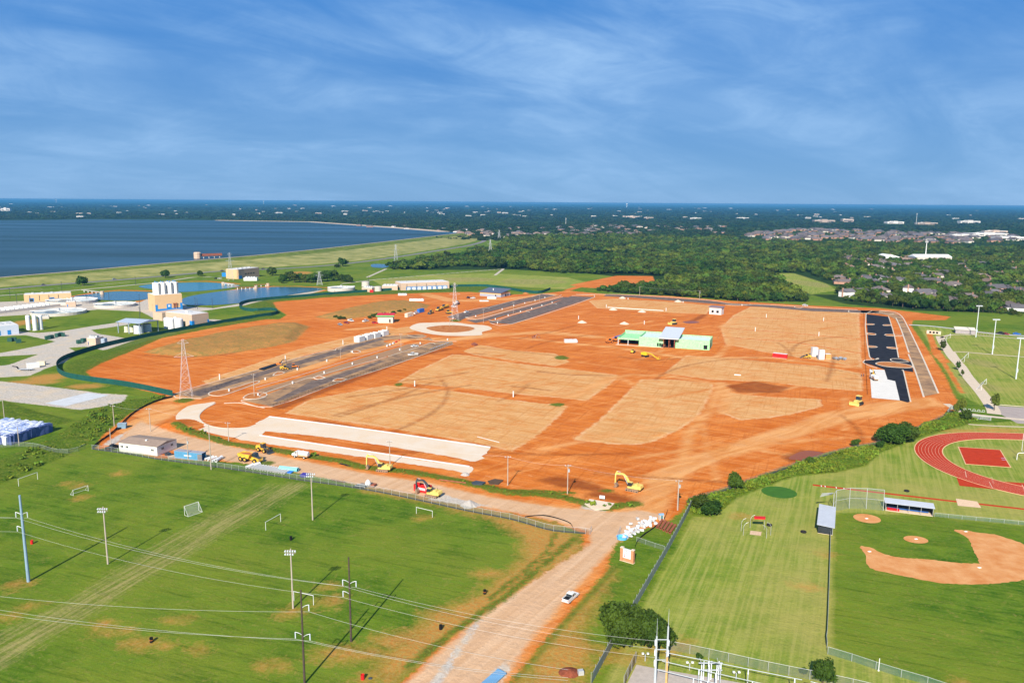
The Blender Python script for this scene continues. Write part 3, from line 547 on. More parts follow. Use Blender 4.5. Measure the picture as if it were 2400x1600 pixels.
lot('back_road',[(1415,694),(1420,690),(1480,692),(1660,704),(1700,710),(1800,715),(1900,722),(2015,727),(2060,729),(2060,734),(2015,733),(1900,729),(1800,720),(1660,711),(1480,697)],0.05,M_asph,[[(1350,690),(1420,690),(1480,691),(1660,703),(1720,713),(1800,714),(1900,720),(2010,726)],[(1700,714),(1730,716),(1760,713)],[(1990,727),(1995,733),(2060,734)]],kw=0.8)
island('kerbed_nose',[(1862,720),(1875,722),(1880,719),(1866,717)],2)
# lots on the right
lot('site_drive',[(2018,727),(2060,728),(2095,732),(2112,742),(2125,765),(2140,795),(2165,848),(2199,922),(2165,929),(2145,870),(2128,815),(2112,772),(2098,748),(2080,738),(2050,734),(2018,735)],0.05,M_asphd,[[(2060,728),(2095,731),(2114,742),(2127,765),(2142,795),(2167,848),(2199,921)],[(2165,930),(2146,872),(2129,830)],[(2130,826),(2113,775),(2100,745)]],kw=0.9)
lot('parking_lot',[(2030,736),(2082,742),(2086,752),(2097,795),(2106,838),(2128,845),(2136,848),(2141,872),(2115,868),(2117,872),(2134,940),(2128,943),(2108,938),(2098,893),(2080,889),(2073,866),(2045,856),(2023,849),(2026,845),(2055,842),(2038,837),(2036,818)],0.052,M_asphn,[[(2026,845),(2030,843),(2055,842),(2058,839),(2038,836),(2030,735),(2080,737),(2095,735)],[(2082,741),(2086,752),(2096,786),(2106,838)],[(2115,868),(2118,872),(2134,941)],[(2026,846),(2023,849),(2035,856),(2055,862)],[(2128,846),(2108,841),(2088,841),(2094,847),(2130,848)]],kw=0.7)
island('traffic_island',[(2052,852),(2070,848),(2110,851),(2138,858),(2132,862),(2100,861),(2070,858)],3)
for px in ([(2032,759),(2047,759),(2048,761),(2032,761)],[(2071,761),(2087,761),(2088,763),(2071,763)],[(2034,780),(2051,782),(2051,785),(2034,784)],[(2076,783),(2112,785),(2110,788),(2078,787)],[(2036,810),(2054,812),(2054,814),(2036,814)],[(2080,813),(2102,815),(2102,818),(2081,816)]): island('kerbed_nose',px,2)
sheet('concrete_slab',W2([(2038,865),(2073,867),(2080,889),(2098,893),(2109,938),(2043,932)]),0.06,mat('slab_white',(0.66,0.62,0.56),0.9,var=0.08,scale=0.3,detail=7))
# concrete pads in front
def PADR(px): return rough(dense(W2(px),1.6),0.35,4)
struct(sheet('concrete_pad',PADR([(600,991),(631,976),(700,984),(780,995),(924,1015),(1030,1029),(1120,1041),(1149,1049),(1140,1062),(1128,1068),(1134,1074),(1112,1082),(1050,1069),(900,1044),(740,1021),(615,1010)]),0.06,M_conc))
struct(sheet('concrete_pad',PADR([(607,1020),(700,1033),(850,1057),(1000,1080),(1107,1094),(1110,1102),(1098,1112),(1060,1102),(900,1078),(760,1058),(640,1042),(560,1030),(540,1015)]),0.055,M_conc))
ks=MB(); ribbon(ks,W2([(631,976),(780,995),(924,1015),(1149,1048)]),0.8,0,0.2); struct(obj('pad_kerb',ks,mat('fresh_kerb',(0.78,0.74,0.68),0.8,var=0.05)))
ks=MB(); ribbon(ks,W2([(609,1020),(850,1056),(1100,1093)]),0.8,0,0.2); struct(obj('pad_kerb',ks,MATS['fresh_kerb']))
# turning circle at the lower left, roundabout in the middle
struct(sheet('turning_circle',smooth_closed(W2([(412,975),(440,952),(480,945),(505,942),(480,958),(466,975),(480,993),(520,1003),(570,1003),(608,990),(630,978),(625,1005),(600,1025),(540,1024),(470,1008),(425,992)]),3),0.05,M_conc))
k=MB(); ribbon(k,[G(u,v) for u,v in smooth_open([(505,945),(478,960),(466,977),(482,994),(520,1003),(570,1003),(600,997)],4)],0.6,0,0.18); struct(obj('kerb_arc',k,M_kerb))
k=MB(); ribbon(k,[G(u,v) for u,v in smooth_open([(525,945),(560,944),(590,950),(620,956)],4)],0.6,0,0.18); struct(obj('kerb_arc',k,M_kerb))
ra=sheet('roundabout',smooth_closed(W2([(960,769),(978,758),(1010,756),(1060,755),(1100,760),(1140,763),(1153,771),(1130,778),(1128,785),(1085,787),(1040,786),(995,780)]),4),0.055,M_conc)
island('roundabout_island',[(998,769),(1020,764),(1055,762),(1090,764),(1113,769),(1100,776),(1060,780),(1020,777)],4,0.14)
sheet('gravel_lot_slab',W2([(105,945),(205,920),(256,926),(152,952)]),0.06,mat('slab_blue_grey',(0.52,0.53,0.54),0.9,var=0.12,scale=0.25,detail=6))
# footpaths and car park on the far right
M_path=mat('footpath_concrete',(0.58,0.47,0.35),0.9,var=0.08,scale=0.4)
road('footpath',[(2203,788),(2208,800),(2222,822),(2235,840),(2252,858),(2270,885),(2300,920),(2325,955),(2330,970)],6,0.06,M_path)
road('footpath',[(2205,792),(2220,786),(2250,784),(2320,788),(2420,797)],2.2,0.06,M_path)
road('footpath',[(2228,824),(2260,825),(2320,830),(2420,838)],2.2,0.062,M_path)
sheet('plaza_paving',W2([(2222,822),(2238,824),(2246,836),(2256,850),(2248,852),(2232,838)]),0.066,M_path)
road('footpath',[(2218,946),(2260,967),(2330,977),(2420,985)],3.5,0.065,M_path)
sheet('car_park',W2([(2330,950),(2450,958),(2500,1000),(2385,992),(2340,968)]),0.05,mat('pinkish_paving',(0.36,0.30,0.27),0.9,var=0.1,scale=0.3))
k=MB(); ribbon(k,W2([(2315,946),(2450,957)]),0.5,0,0.16); struct(obj('car_park_kerb',k,M_kerb))
road('lane',[(2130,761),(2180,764),(2250,772),(2330,782),(2450,790)],5,0.05,M_conc2)
road('footpath',[(2270,994),(2330,998),(2450,1002)],1.4,0.06,M_path)
# running track: lanes as real rubber strips round a semicircle, centred on the infield
M_track=mat('track_rubber',(0.42,0.040,0.014),0.95,var=0.14,scale=0.5,detail=6,spec=0.03); M_line=mat('line_paint',(0.60,0.45,0.34),0.8,var=0.06)
def fit_circle(P):
    A=np.array([[2*x,2*y,1] for x,y in P]); b=np.array([x*x+y*y for x,y in P]); s=np.linalg.lstsq(A,b,rcond=None)[0]; return s[0],s[1],math.sqrt(s[2]+s[0]**2+s[1]**2)
ci=fit_circle(W2([(2209,1055),(2217,1075),(2240,1045),(2213,1042),(2228,1034)])); 
tx,ty,trr=None,None,None
pin=W2([(2240,1039),(2225,1035),(2213,1045),(2209,1056),(2214,1068),(2235,1086),(2265,1103)]); pout=W2([(2240,1019),(2200,1024),(2167,1036),(2153,1048),(2157,1065),(2190,1092),(2238,1110)])
cin=fit_circle(pin)
TD=AZ((2225,1017),(2400,1021)); TDc,TDs=math.cos(TD),math.sin(TD)   # direction of the straights
TRI=cin[2]; TC=(cin[0],cin[1])
def tpt(r,a,ext=0):
    lx,ly=r*math.cos(a)+ext,r*math.sin(a); return (TC[0]+lx*TDc-ly*TDs,TC[1]+lx*TDs+ly*TDc)
def tloop(r): return [tpt(r,math.pi/2,150)]+[tpt(r,a) for a in np.linspace(math.pi/2,1.5*math.pi,40)]+[tpt(r,1.5*math.pi,150)]
TW=9.9
tro=MB(); a=tloop(TRI);b=tloop(TRI+TW); k=len(a)
tro.add([(p[0],p[1],0.06) for p in a]+[(p[0],p[1],0.06) for p in b],[(i,i+1,k+i+1,k+i) for i in range(k-1)])
track=struct(obj('running_track',tro,M_track))
ex=[G(2238,1110),G(2249,1138),(lambda q:q)(G(2400,1154)),G(2400,1133)]
sheet('track_straight_extension',[G(2239,1111),G(2249,1138),G(2520,1166),G(2520,1140),G(2330,1127)],0.056,M_track)
for i in range(1,8):
    q=MB(); ribbon(q,tloop(TRI+TW*i/8.0),0.09,0.05,0.066); obj('lane_line',q,M_line,track)
for r_ in (TRI-0.15,TRI+TW+0.12):
    q=MB(); ribbon(q,tloop(r_),0.35,0.0,0.10); obj('edge_kerb',q,mat('track_kerb',(0.66,0.40,0.22),0.85),track)
for a_,b_ in (((2318,1128),(2326,1143)),((2395,1135),(2402,1150)),((2262,1104),(2265,1118))):
    q=MB(); ribbon(q,W2([a_,b_]),0.18,0.05,0.07); obj('start_line',q,M_line,track)
for i in range(6):
    q=MB(); ribbon(q,W2([(2322+i*0.9,1118+i*3),(2326+i*0.9,1117.6+i*3)]),0.12,0.05,0.072); obj('lane_number_mark',q,M_line,track)
pad_=sheet('jump_pad',W2([(2246,1047),(2344,1054),(2369,1095),(2263,1087)]),0.066,M_track)
k=MB(); ribbon(k,W2([(2246,1047),(2344,1054),(2369,1095),(2263,1087),(2246,1047)]),0.4,0,0.09); obj('edge_kerb',k,MATS['track_kerb'],pad_)
for i in range(2):
    q=MB(); ribbon(q,W2([(2346+i*1.5,1073+i*4),(2358+i*1.5,1074+i*4)]),0.5,0.05,0.075); obj('violet_mark',q,mat('violet_paint',(0.35,0.30,0.50),0.8),pad_)
rw=MB(); ribbon(rw,W2([(1905,1136),(2258,1177)]),1.3,0.0,0.07); run=struct(obj('jump_runway',rw,M_track))
rw=MB(); ribbon(rw,W2([(2280,1179),(2420,1195)]),1.3,0.0,0.07); struct(obj('jump_runway',rw,M_track))
for i,(u,v) in enumerate(((1925,1138.5),(1934,1139.5),(1960,1142.6),(1978,1144.6))):
    q=MB(); ribbon(q,W2([(u-1,v),(u+1,v+0.2)]),1.4,0.05,0.075); obj('runway_mark',q,mat('white_paint',(0.8,0.78,0.74),0.7),run)
sheet('jump_sandpit',W2([(2240,1168),(2290,1175),(2300,1190),(2245,1185)]),0.075,mat('sandpit_sand',(0.66,0.46,0.30),0.95,var=0.08))
# ball field
M_inf=mat('infield_clay',(0.58,0.215,0.062),0.95,var=0.12,scale=0.25,detail=8,spec=0.03,col2=(0.64,0.33,0.14))
def clay(name,px,sm=4,z=0.05): return sheet(name,rough(dense(smooth_closed(W2(px),sm),0.7),0.22),z,M_inf)
clay('infield_clay',[(2016,1283),(2020,1279),(2045,1284),(2065,1295),(2105,1305),(2180,1311),(2240,1318),(2290,1320),(2294,1316),(2282,1290),(2268,1260),(2240,1245),(2240,1241),(2270,1243),(2285,1247),(2330,1252),(2370,1264),(2402,1277),(2440,1310),(2430,1340),(2402,1358),(2340,1366),(2280,1369),(2200,1365),(2120,1350),(2050,1335),(2030,1320),(2030,1308),(2026,1295)],3)
def disc(name,u,v,ru,rv,z=0.055,m=None,n_=22):
    c=G(u,v); e=G(u+ru,v); b_=(G(u,v-rv)[1]-G(u,v+rv)[1])/2; a_=abs(e[0]-c[0])
    return sheet(name,[(c[0]+a_*math.cos(t),c[1]+b_*math.sin(t)) for t in np.linspace(0,2*math.pi,n_+1)[:-1]],z,m or M_inf)
disc('home_plate_circle',2032,1214.5,30,11); disc('pitching_mound',2146.5,1264,27,9)
M_base=mat('base_canvas',(0.82,0.80,0.75),0.6)
for i,(u,v,lb) in enumerate(((2037.8,1292.3,'white base on the left end of the clay infield'),(2295.4,1330,'white base at the far corner of the clay infield'),(2263.5,1245.4,'white base on the narrow upper end of the clay infield'),(2031,1215,'white home plate inside the clay circle near the backstop'),(2147,1263,'white pitching rubber on the round clay mound'))):
    x,y=G(u,v); b_=MB().box((0,0,0.06),(0.9,0.6,0.1)); b_.box((0,0,0.12),(0.8,0.5,0.02)); tag(obj('base',b_,M_base,None,(x,y,0.03),0.3),lb,'base')
disc('putting_green',1826,1153,40,14,0.05,mat('putting_turf',(0.045,0.13,0.015),0.9,var=0.15,scale=0.5))
sheet('batting_mat',W2([(1759,1243),(1785,1246),(1783,1255),(1757,1252)]),0.05,mat('batting_mat_clay',(0.58,0.40,0.26),0.9,var=0.2,scale=1.5))
sheet('substation_gravel',W2([(1492,1557),(1540,1566),(1800,1610),(1900,1640),(1440,1660)]),0.05,mat('substation_stone',(0.42,0.36,0.31),0.95,var=0.15,scale=0.8,detail=7))
# ============================================================= trees
def leafmat(name,c1,c2,rand=0.35,c3=None):
    c3=c3 or tuple(x*1.6 for x in c2)
    m=bpy.data.materials.new(name); m.use_nodes=True; t_=m.node_tree; b=t_.nodes['Principled BSDF']; n_=t_.nodes.new; l_=t_.links.new
    b.inputs['Roughness'].default_value=0.65; b.inputs['Specular IOR Level'].default_value=0.15
    tc_=n_('ShaderNodeTexCoord'); no=n_('ShaderNodeTexNoise'); no.inputs['Scale'].default_value=0.55; no.inputs['Detail'].default_value=3; l_(tc_.outputs['Object'],no.inputs['Vector'])
    r_=n_('ShaderNodeMapRange'); r_.inputs['From Min'].default_value=0.35; r_.inputs['From Max'].default_value=0.65; l_(no.outputs['Fac'],r_.inputs['Value'])
    mi=n_('ShaderNodeMix'); mi.data_type='RGBA'; mi.inputs['A'].default_value=(*c1,1); mi.inputs['B'].default_value=(*c2,1); l_(r_.outputs[0],mi.inputs['Factor'])
    geo=n_('ShaderNodeNewGeometry'); nb=n_('ShaderNodeTexNoise'); nb.inputs['Scale'].default_value=0.012; nb.inputs['Detail'].default_value=4; l_(geo.outputs['Position'],nb.inputs['Vector']); rb=n_('ShaderNodeMapRange'); rb.inputs['From Min'].default_value=0.40; rb.inputs['From Max'].default_value=0.60; rb.inputs['To Max'].default_value=0.7; l_(nb.outputs['Fac'],rb.inputs['Value']); m2_=n_('ShaderNodeMix'); m2_.data_type='RGBA'; m2_.inputs['B'].default_value=(*c3,1); l_(rb.outputs[0],m2_.inputs['Factor']); l_(mi.outputs['Result'],m2_.inputs['A'])
    oi=n_('ShaderNodeObjectInfo'); h=n_('ShaderNodeHueSaturation')
    q_=n_('ShaderNodeMapRange'); q_.inputs['To Min'].default_value=1-rand; q_.inputs['To Max'].default_value=1+rand*1.3; l_(oi.outputs['Random'],q_.inputs['Value']); l_(q_.outputs[0],h.inputs['Value'])
    w_=n_('ShaderNodeTexWhiteNoise'); w_.noise_dimensions='1D'; l_(oi.outputs['Random'],w_.inputs['W']); q2=n_('ShaderNodeMapRange'); q2.inputs['To Min'].default_value=0.465; q2.inputs['To Max'].default_value=0.525; l_(w_.outputs['Value'],q2.inputs['Value']); l_(q2.outputs[0],h.inputs['Hue'])
    l_(m2_.outputs['Result'],h.inputs['Color']); l_(h.outputs[0],b.inputs['Base Color'])
    try: b.inputs['Subsurface Weight'].default_value=0.0
    except Exception: pass
    return m
M_leaf=leafmat('broadleaf_foliage',(0.010,0.032,0.003),(0.042,0.080,0.007),0.5,(0.075,0.105,0.010))
M_leaff=leafmat('far_foliage',(0.006,0.022,0.004),(0.020,0.045,0.008),0.4,(0.03,0.05,0.010))
M_leafd=leafmat('dark_foliage',(0.012,0.036,0.004),(0.042,0.085,0.007),0.15,(0.05,0.09,0.008))
M_leafy=leafmat('yellow_green_foliage',(0.045,0.11,0.006),(0.17,0.22,0.018),0.25,(0.12,0.17,0.014))
M_bark=mat('bark',(0.10,0.07,0.05),0.95,var=0.3,scale=2.0)
def crown_mesh(name,seed,nleaf,size,lobes=7,rx=1.0,rz=0.8,z0=0.9,core=True,inner=0.62):
    "leaf clumps spread through a handful of overlapping lobes; crown radius about 1"
    r=np.random.default_rng(seed); L_=[]
    L_.append((np.array((0,0,z0)),0.72))
    for i in range(lobes):
        a=2*math.pi*i/lobes+r.uniform(-.4,.4); d=r.uniform(.30,.62); L_.append((np.array((d*math.cos(a)*rx,d*math.sin(a)*rx,z0+r.uniform(-.32,.42)*rz)),r.uniform(.34,.52)))
    V=[];F=[]
    wts=np.array([x[1]**2 for x in L_]); wts/=wts.sum()
    for i in range(nleaf):
        c,rad=L_[r.choice(len(L_),p=wts)]
        d=r.normal(size=3); d/=np.linalg.norm(d); 
        if d[2]<-0.55: d[2]*=-0.6
        p=c+d*rad*np.array((1,1,0.86))*r.uniform(inner,1.06)
        nrm=d+r.normal(size=3)*0.8; nrm/=np.linalg.norm(nrm); t_=np.cross(nrm,r.normal(size=3)); t_/=np.linalg.norm(t_); b=np.cross(nrm,t_)
        s=size*r.uniform(0.6,1.35); o=len(V)
        for (x,y) in ((-1,-.6),(.1,-1),(1,.1),(.5,.9),(-.6,.8)): V.append(tuple(p+t_*x*s+b*y*s*0.8+nrm*s*0.25*(x*y)))
        F.append((o,o+1,o+2,o+3,o+4))
    if core:
        for c,rad in L_:
            o=len(V); rr=rad*0.72
            ph=[(0,-1)]+[(math.cos(e),math.sin(e)) for e in (-.6,0,.6)]+[(0,1)]
            n_=6
            ids=[]
            for (cr_,sz) in ph:
                row=[]
                for k in range(n_ if cr_>0 else 1):
                    a=6.283*k/n_; j=r.uniform(.85,1.1); V.append(tuple(c+rr*j*np.array((cr_*math.cos(a),cr_*math.sin(a),sz*.85)))); row.append(len(V)-1)
                ids.append(row)
            for a_,b_ in zip(ids[:-1],ids[1:]):
                if len(a_)==1: F+= [(a_[0],b_[(k+1)%n_],b_[k]) for k in range(n_)]
                elif len(b_)==1: F+= [(a_[k],a_[(k+1)%n_],b_[0]) for k in range(n_)]
                else: F+= [(a_[k],a_[(k+1)%n_],b_[(k+1)%n_],b_[k]) for k in range(n_)]
    me_=bpy.data.meshes.new(name); me_.from_pydata(V,[],F); me_.update(); return me_
def trunk_mesh(seed=0,h=0.8,r0=0.07):
    r=random.Random(seed); b=MB(); b.cyl((0,0,-0.05),(0.02,0.01,h*0.6),r0,r0*0.75,7); b.cyl((0.02,0.01,h*0.58),(0,0.03,h*1.2),r0*0.72,r0*0.35,6)
    for i in range(4):
        a=6.283*i/4+r.uniform(-.4,.4); b.cyl((0.02,0.01,h*0.5+0.06*i),(0.42*math.cos(a),0.42*math.sin(a),h*0.95+0.08*i),r0*0.45,r0*0.15,5)
    return b.mesh('trunk')
CROWNS=[crown_mesh('crown',s,260,0.13,7,1.0,0.9,0.85) for s in range(4)]
CROWNT=[crown_mesh('crown',20+s,260,0.13,6,0.8,1.3,1.05) for s in range(2)]
TRUNK=trunk_mesh(1)
FARC=[crown_mesh('far_crown',40+s,70,0.24,6,1.0,0.8,0.7) for s in range(3)]
def tree(name,label,x,y,r,zs=1.0,crown=None,m=None,group=None,rz=None,z=0.0):
    t_=thing(name,label,'tree',(x,y,z),rz if rz is not None else random.uniform(0,6.28),group); t_.scale=(r,r,r*zs)
    link('trunk',TRUNK,M_bark,t_); link('crown',crown or random.choice(CROWNS),m or M_leaf,t_)
    return t_
for me_ in CROWNS+CROWNT+FARC: me_.materials.append(M_leaf)
# ---- geometry-node scatter for masses nobody could count
def scatter(name,pts,scl,meshes,m,zs=None):
    "pts: (n,3); one object, instances of the given meshes on its points"
    hold=[]
    for me_ in meshes:
        o=bpy.data.objects.new(name+'_leafmass',me_)
        hold.append(o)
    me_=bpy.data.meshes.new(name); me_.from_pydata([tuple(p) for p in pts],[],[]); 
    a=me_.attributes.new('scl','FLOAT','POINT'); a.data.foreach_set('value',np.asarray(scl,np.float32))
    a=me_.attributes.new('zsc','FLOAT','POINT'); a.data.foreach_set('value',np.asarray(scl if zs is None else zs,np.float32))
    a=me_.attributes.new('rot','FLOAT','POINT'); a.data.foreach_set('value',rng.uniform(0,6.28,len(pts)).astype(np.float32))
    o=link(name,me_,m); struct(o,'stuff')
    ng=bpy.data.node_groups.new(name,'GeometryNodeTree'); ng.interface.new_socket('Geometry',in_out='INPUT',socket_type='NodeSocketGeometry'); ng.interface.new_socket('Geometry',in_out='OUTPUT',socket_type='NodeSocketGeometry')
    n_=ng.nodes.new; l_=ng.links.new; gi=n_('NodeGroupInput'); go=n_('NodeGroupOutput')
    jn=n_('GeometryNodeJoinGeometry')
    for k,h in enumerate(hold):
        ip=n_('GeometryNodeInstanceOnPoints'); oi=n_('GeometryNodeObjectInfo'); oi.inputs['Object'].default_value=h; oi.inputs['As Instance'].default_value=True
        l_(oi.outputs['Geometry'],ip.inputs['Instance']); l_(gi.outputs[0],ip.inputs['Points'])
        na=n_('GeometryNodeInputNamedAttribute'); na.data_type='FLOAT'; na.inputs['Name'].default_value='scl'; cx=n_('ShaderNodeCombineXYZ')
        nz_=n_('GeometryNodeInputNamedAttribute'); nz_.data_type='FLOAT'; nz_.inputs['Name'].default_value='zsc'; l_(nz_.outputs['Attribute'],cx.inputs[2])
        for i in range(2): l_(na.outputs['Attribute'],cx.inputs[i])
        l_(cx.outputs[0],ip.inputs['Scale'])
        nr=n_('GeometryNodeInputNamedAttribute'); nr.data_type='FLOAT'; nr.inputs['Name'].default_value='rot'; c2=n_('ShaderNodeCombineXYZ'); l_(nr.outputs['Attribute'],c2.inputs[2]); l_(c2.outputs[0],ip.inputs['Rotation'])
        ix=n_('GeometryNodeInputIndex'); mo=n_('ShaderNodeMath'); mo.operation='MODULO'; mo.inputs[1].default_value=len(hold); l_(ix.outputs[0],mo.inputs[0]); cp=n_('ShaderNodeMath'); cp.operation='COMPARE'; cp.inputs[1].default_value=k; cp.inputs[2].default_value=0.25; l_(mo.outputs[0],cp.inputs[0]); l_(cp.outputs[0],ip.inputs['Selection'])
        l_(ip.outputs[0],jn.inputs[0])
    l_(jn.outputs[0],go.inputs[0])
    md=o.modifiers.new('scatter','NODES'); md.node_group=ng
    return o
# ============================================================= houses and the far town
M_roofs=[mat('roof_grey_brown',(0.135,0.11,0.105),0.9,var=0.18,scale=0.3,objrand=0.25),mat('roof_grey',(0.115,0.105,0.112),0.9,var=0.15,scale=0.3,objrand=0.25),mat('roof_tan',(0.22,0.155,0.12),0.9,var=0.15,scale=0.3,objrand=0.2)]
M_walls=[mat('wall_cream',(0.62,0.56,0.48),0.85,var=0.06,objrand=0.12),mat('wall_brick',(0.36,0.20,0.14),0.9,var=0.12,scale=2,objrand=0.2),mat('wall_white',(0.74,0.72,0.68),0.85,var=0.05)]
M_pane=mat('window_glass',(0.03,0.04,0.05),0.15,var=0.1,spec=0.6); M_white=mat('white_trim',(0.78,0.77,0.74),0.6,var=0.04)
def hip(b,x0,x1,y0,y1,z,h,ov=0.5):
    x0-=ov;x1+=ov;y0-=ov;y1+=ov; w=(y1-y0)/2
    b.add([(x0,y0,z),(x1,y0,z),(x1,y1,z),(x0,y1,z),(x0+w,(y0+y1)/2,z+h),(x1-w,(y0+y1)/2,z+h)],[(0,1,5,4),(2,3,4,5),(1,2,5),(3,0,4),(3,2,1,0)])
def gable(b,x0,x1,y0,y1,z,h,ov=0.5):
    x0-=ov;x1+=ov;y0-=ov;y1+=ov; ym=(y0+y1)/2
    b.add([(x0,y0,z),(x1,y0,z),(x1,y1,z),(x0,y1,z),(x0,ym,z+h),(x1,ym,z+h)],[(0,1,5,4),(2,3,4,5),(1,2,5),(3,0,4),(3,2,1,0)])
def house_meshes(kind):
    w=MB();r=MB();c=MB();win=[];d=MB()
    if kind==0:
        w.bb(-9,9,-5.5,5.5,0,3.1); w.bb(3,9,-10,-5.4,0,3.1); hip(r,-9,9,-5.5,5.5,3.1,3.2); hip(r,3,9,-10.2,-3,3.15,2.3,0.45)
        c.bb(-4.6,-3.4,1,2,3.5,7.2); c.bb(-4.8,-3.2,0.9,2.1,7.2,7.4); wx=[(-7,-5.5),(-2.5,-5.5),(6,-10)]
    elif kind==1:
        w.bb(-10,6,-5,5,0,3.0); w.bb(5.9,11,-7.5,4,0,3.0); gable(r,-10,6,-5,5,3.0,3.4); hip(r,5.5,11,-7.5,4,3.05,2.6,0.45)
        c.bb(-8.6,-7.4,-1,0.2,3.2,7.4); c.bb(-8.8,-7.2,-1.1,0.3,7.4,7.6); wx=[(-7.5,-5),(-1,-5),(8.3,-7.5)]
    else:
        w.bb(-7,7,-5.5,5.5,0,5.6); w.bb(6.9,12,-6,5,0,3.0); gable(r,-7,7,-5.5,5.5,5.6,3.4); gable(r,6.5,12,-6,5,3.0,2.2,0.4)
        c.bb(-7.9,-6.6,-0.6,0.6,0,9.8); wx=[(-4,-5.5),(2.5,-5.5),(9.5,-6)]
    for x,y in wx: win.append((x,y))
    d.bb(0.3,1.4,wx[1][1]-0.06,wx[1][1]+0.05,0,2.2)
    return w.mesh('wall'),r.mesh('roof'),c.mesh('chimney'),win,d.mesh('door')
HM=[house_meshes(k) for k in range(3)]
WINM=MB().bb(-0.9,0.9,-0.07,0.05,0.9,2.3).mesh('window')
def house(label,x,y,rz,kind,wm,rm,group=None,detail=True,s=1.0):
    w,r,c,win,d=HM[kind]
    h=thing('house',label,'house',(x,y,0),rz,group); h.scale=(s,s,s)
    wo=bpy.data.objects.new('wall',w.copy() if False else w); C.objects.link(wo); wo.parent=h
    ro=bpy.data.objects.new('roof',r); C.objects.link(ro); ro.parent=h
    for o,m in ((wo,wm),(ro,rm)):
        if len(o.data.materials)==0: o.data.materials.append(m)
        o.material_slots[0].link='OBJECT'; o.material_slots[0].material=m
    if detail:
        co=bpy.data.objects.new('chimney',c); C.objects.link(co); co.parent=ro
        if len(c.materials)==0: c.materials.append(M_walls[1])
        for wx,wy in win: link('window',WINM,M_pane,h,(wx,wy,0))
        link('door',d,M_white,h)
    return h
OCC=[]     # world discs kept free of trees
def clear(x,y,r): OCC.append((x,y,r))
# nearer houses, measured one by one in the photograph
near=[(1985,695,0.5,2,2,1,'white two-gabled house with a dark blue roof at the edge of the wood'),(2012,688,0.3,1,1,1,'brick house with a dark roof just behind the white two-gabled house'),(2070,698,1.3,0,0,1,'small pale house at the end of a short drive among trees'),(2128,685,1.1,2,2,0,'white house with stacked gables half hidden by trees'),(2172,700,0.6,1,2,0,'small white gabled house with a brick chimney above the field'),(2268,700,2.9,0,1,0,'low brick house with a hipped brown roof left of the tall floodlight'),(2215,708,0.2,1,2,0,'tiny white house peeping out between round trees'),(2330,690,0.1,0,0,1,'long pale house with a grey hip roof at the right edge of the suburb'),(2385,685,0.5,1,1,1,'brick house with grey gables cut by the right edge of the photo'),(1965,655,2.7,0,1,0,'brown roofed house beside the sunlit meadow'),(1975,665,2.9,1,1,0,'wide brown house behind the first trees past the meadow'),(2060,655,0.2,0,0,1,'grey roofed house deep in the trees below the white hall'),(2195,655,0.3,2,0,0,'two storey house in the trees right of the white hall'),(1980,610,0.4,0,0,0,'brown roofed house left of the white hall'),(2030,612,0.1,0,1,0,'large hip-roofed house beside the white hall'),(2240,632,0.6,0,0,1,'grey hip-roofed house between two dense trees'),(2300,652,0.2,1,1,2,'tan roofed house near the right edge'),(2360,720,0.3,0,1,0,'brown house at the far end of the grass field'),(2385,728,2.8,1,2,1,'white house beside the grass field at the right edge'),(1942,612,0.2,0,0,0,'brown roofed house at the top of the meadow')]
for (u,v,rz,k,wm,rm,lb) in near:
    x,y=G(u,v); clear(x,y,11); clear(x-3,y-13,9); clear(x-4,y-27,8); house(lb,x,y,rz,k,M_walls[wm],M_roofs[rm])
nrows=0
def houses_in(px,nn,lab,grp,wms,rms,minsep,detail,seed,sz=1.0):
    r=random.Random(seed); P=W2(px); xs=[p[0] for p in P];ys=[p[1] for p in P]; got=[]; tries=0
    while len(got)<nn and tries<nn*80:
        tries+=1; x=r.uniform(min(xs),max(xs)); y=r.uniform(min(ys),max(ys)); ins=False
        for i in range(len(P)):
            a=P[i];b=P[(i+1)%len(P)]
            if (a[1]>y)!=(b[1]>y) and x<(b[0]-a[0])*(y-a[1])/(b[1]-a[1])+a[0]: ins=not ins
        if not ins or any((x-g[0])**2+((y-g[1]))**2<minsep**2 for g in got) : continue
        got.append((x,y)); clear(x,y,12); 
        if y<1900: clear(x,y-15,9); clear(x,y-28,7)
        house(lab,x,y,r.choice((0.15,0.25,1.7,2.9))+r.uniform(-.1,.1),r.choice((0,0,1)),M_walls[r.choice(wms)],M_roofs[r.choice(rms)],grp,detail,r.uniform(1.0,1.25)*sz)
houses_in([(1960,600),(2400,615),(2400,700),(2050,690),(1990,650)],52,'grey or brown roofed house scattered among the trees on the right','houses among the trees on the right',(0,1,2),(0,1,2),36,True,3)
houses_in([(1720,570),(1760,545),(1900,538),(2100,545),(2380,552),(2390,570),(2200,572),(2000,566),(1850,566)],150,'grey hip-roofed house in the tight rows behind the right hand woods','grey roofed houses in tight rows',(1,0,1),(0,1,0),19,False,4,1.3)
houses_in([(1060,545),(1180,548),(1500,548),(1500,560),(1330,556),(1200,560),(1130,556)],50,'brown roofed house in the row behind the central woods','brown roofed houses behind the central woods',(1,0),(0,2,0),26,False,5)
houses_in([(800,528),(950,530),(1100,540),(1400,528),(1700,530),(1700,550),(1100,552),(980,541)],90,'small house of the distant suburb beyond the lake shore','houses of the distant suburb',(1,0,2),(0,2,1),34,False,6)
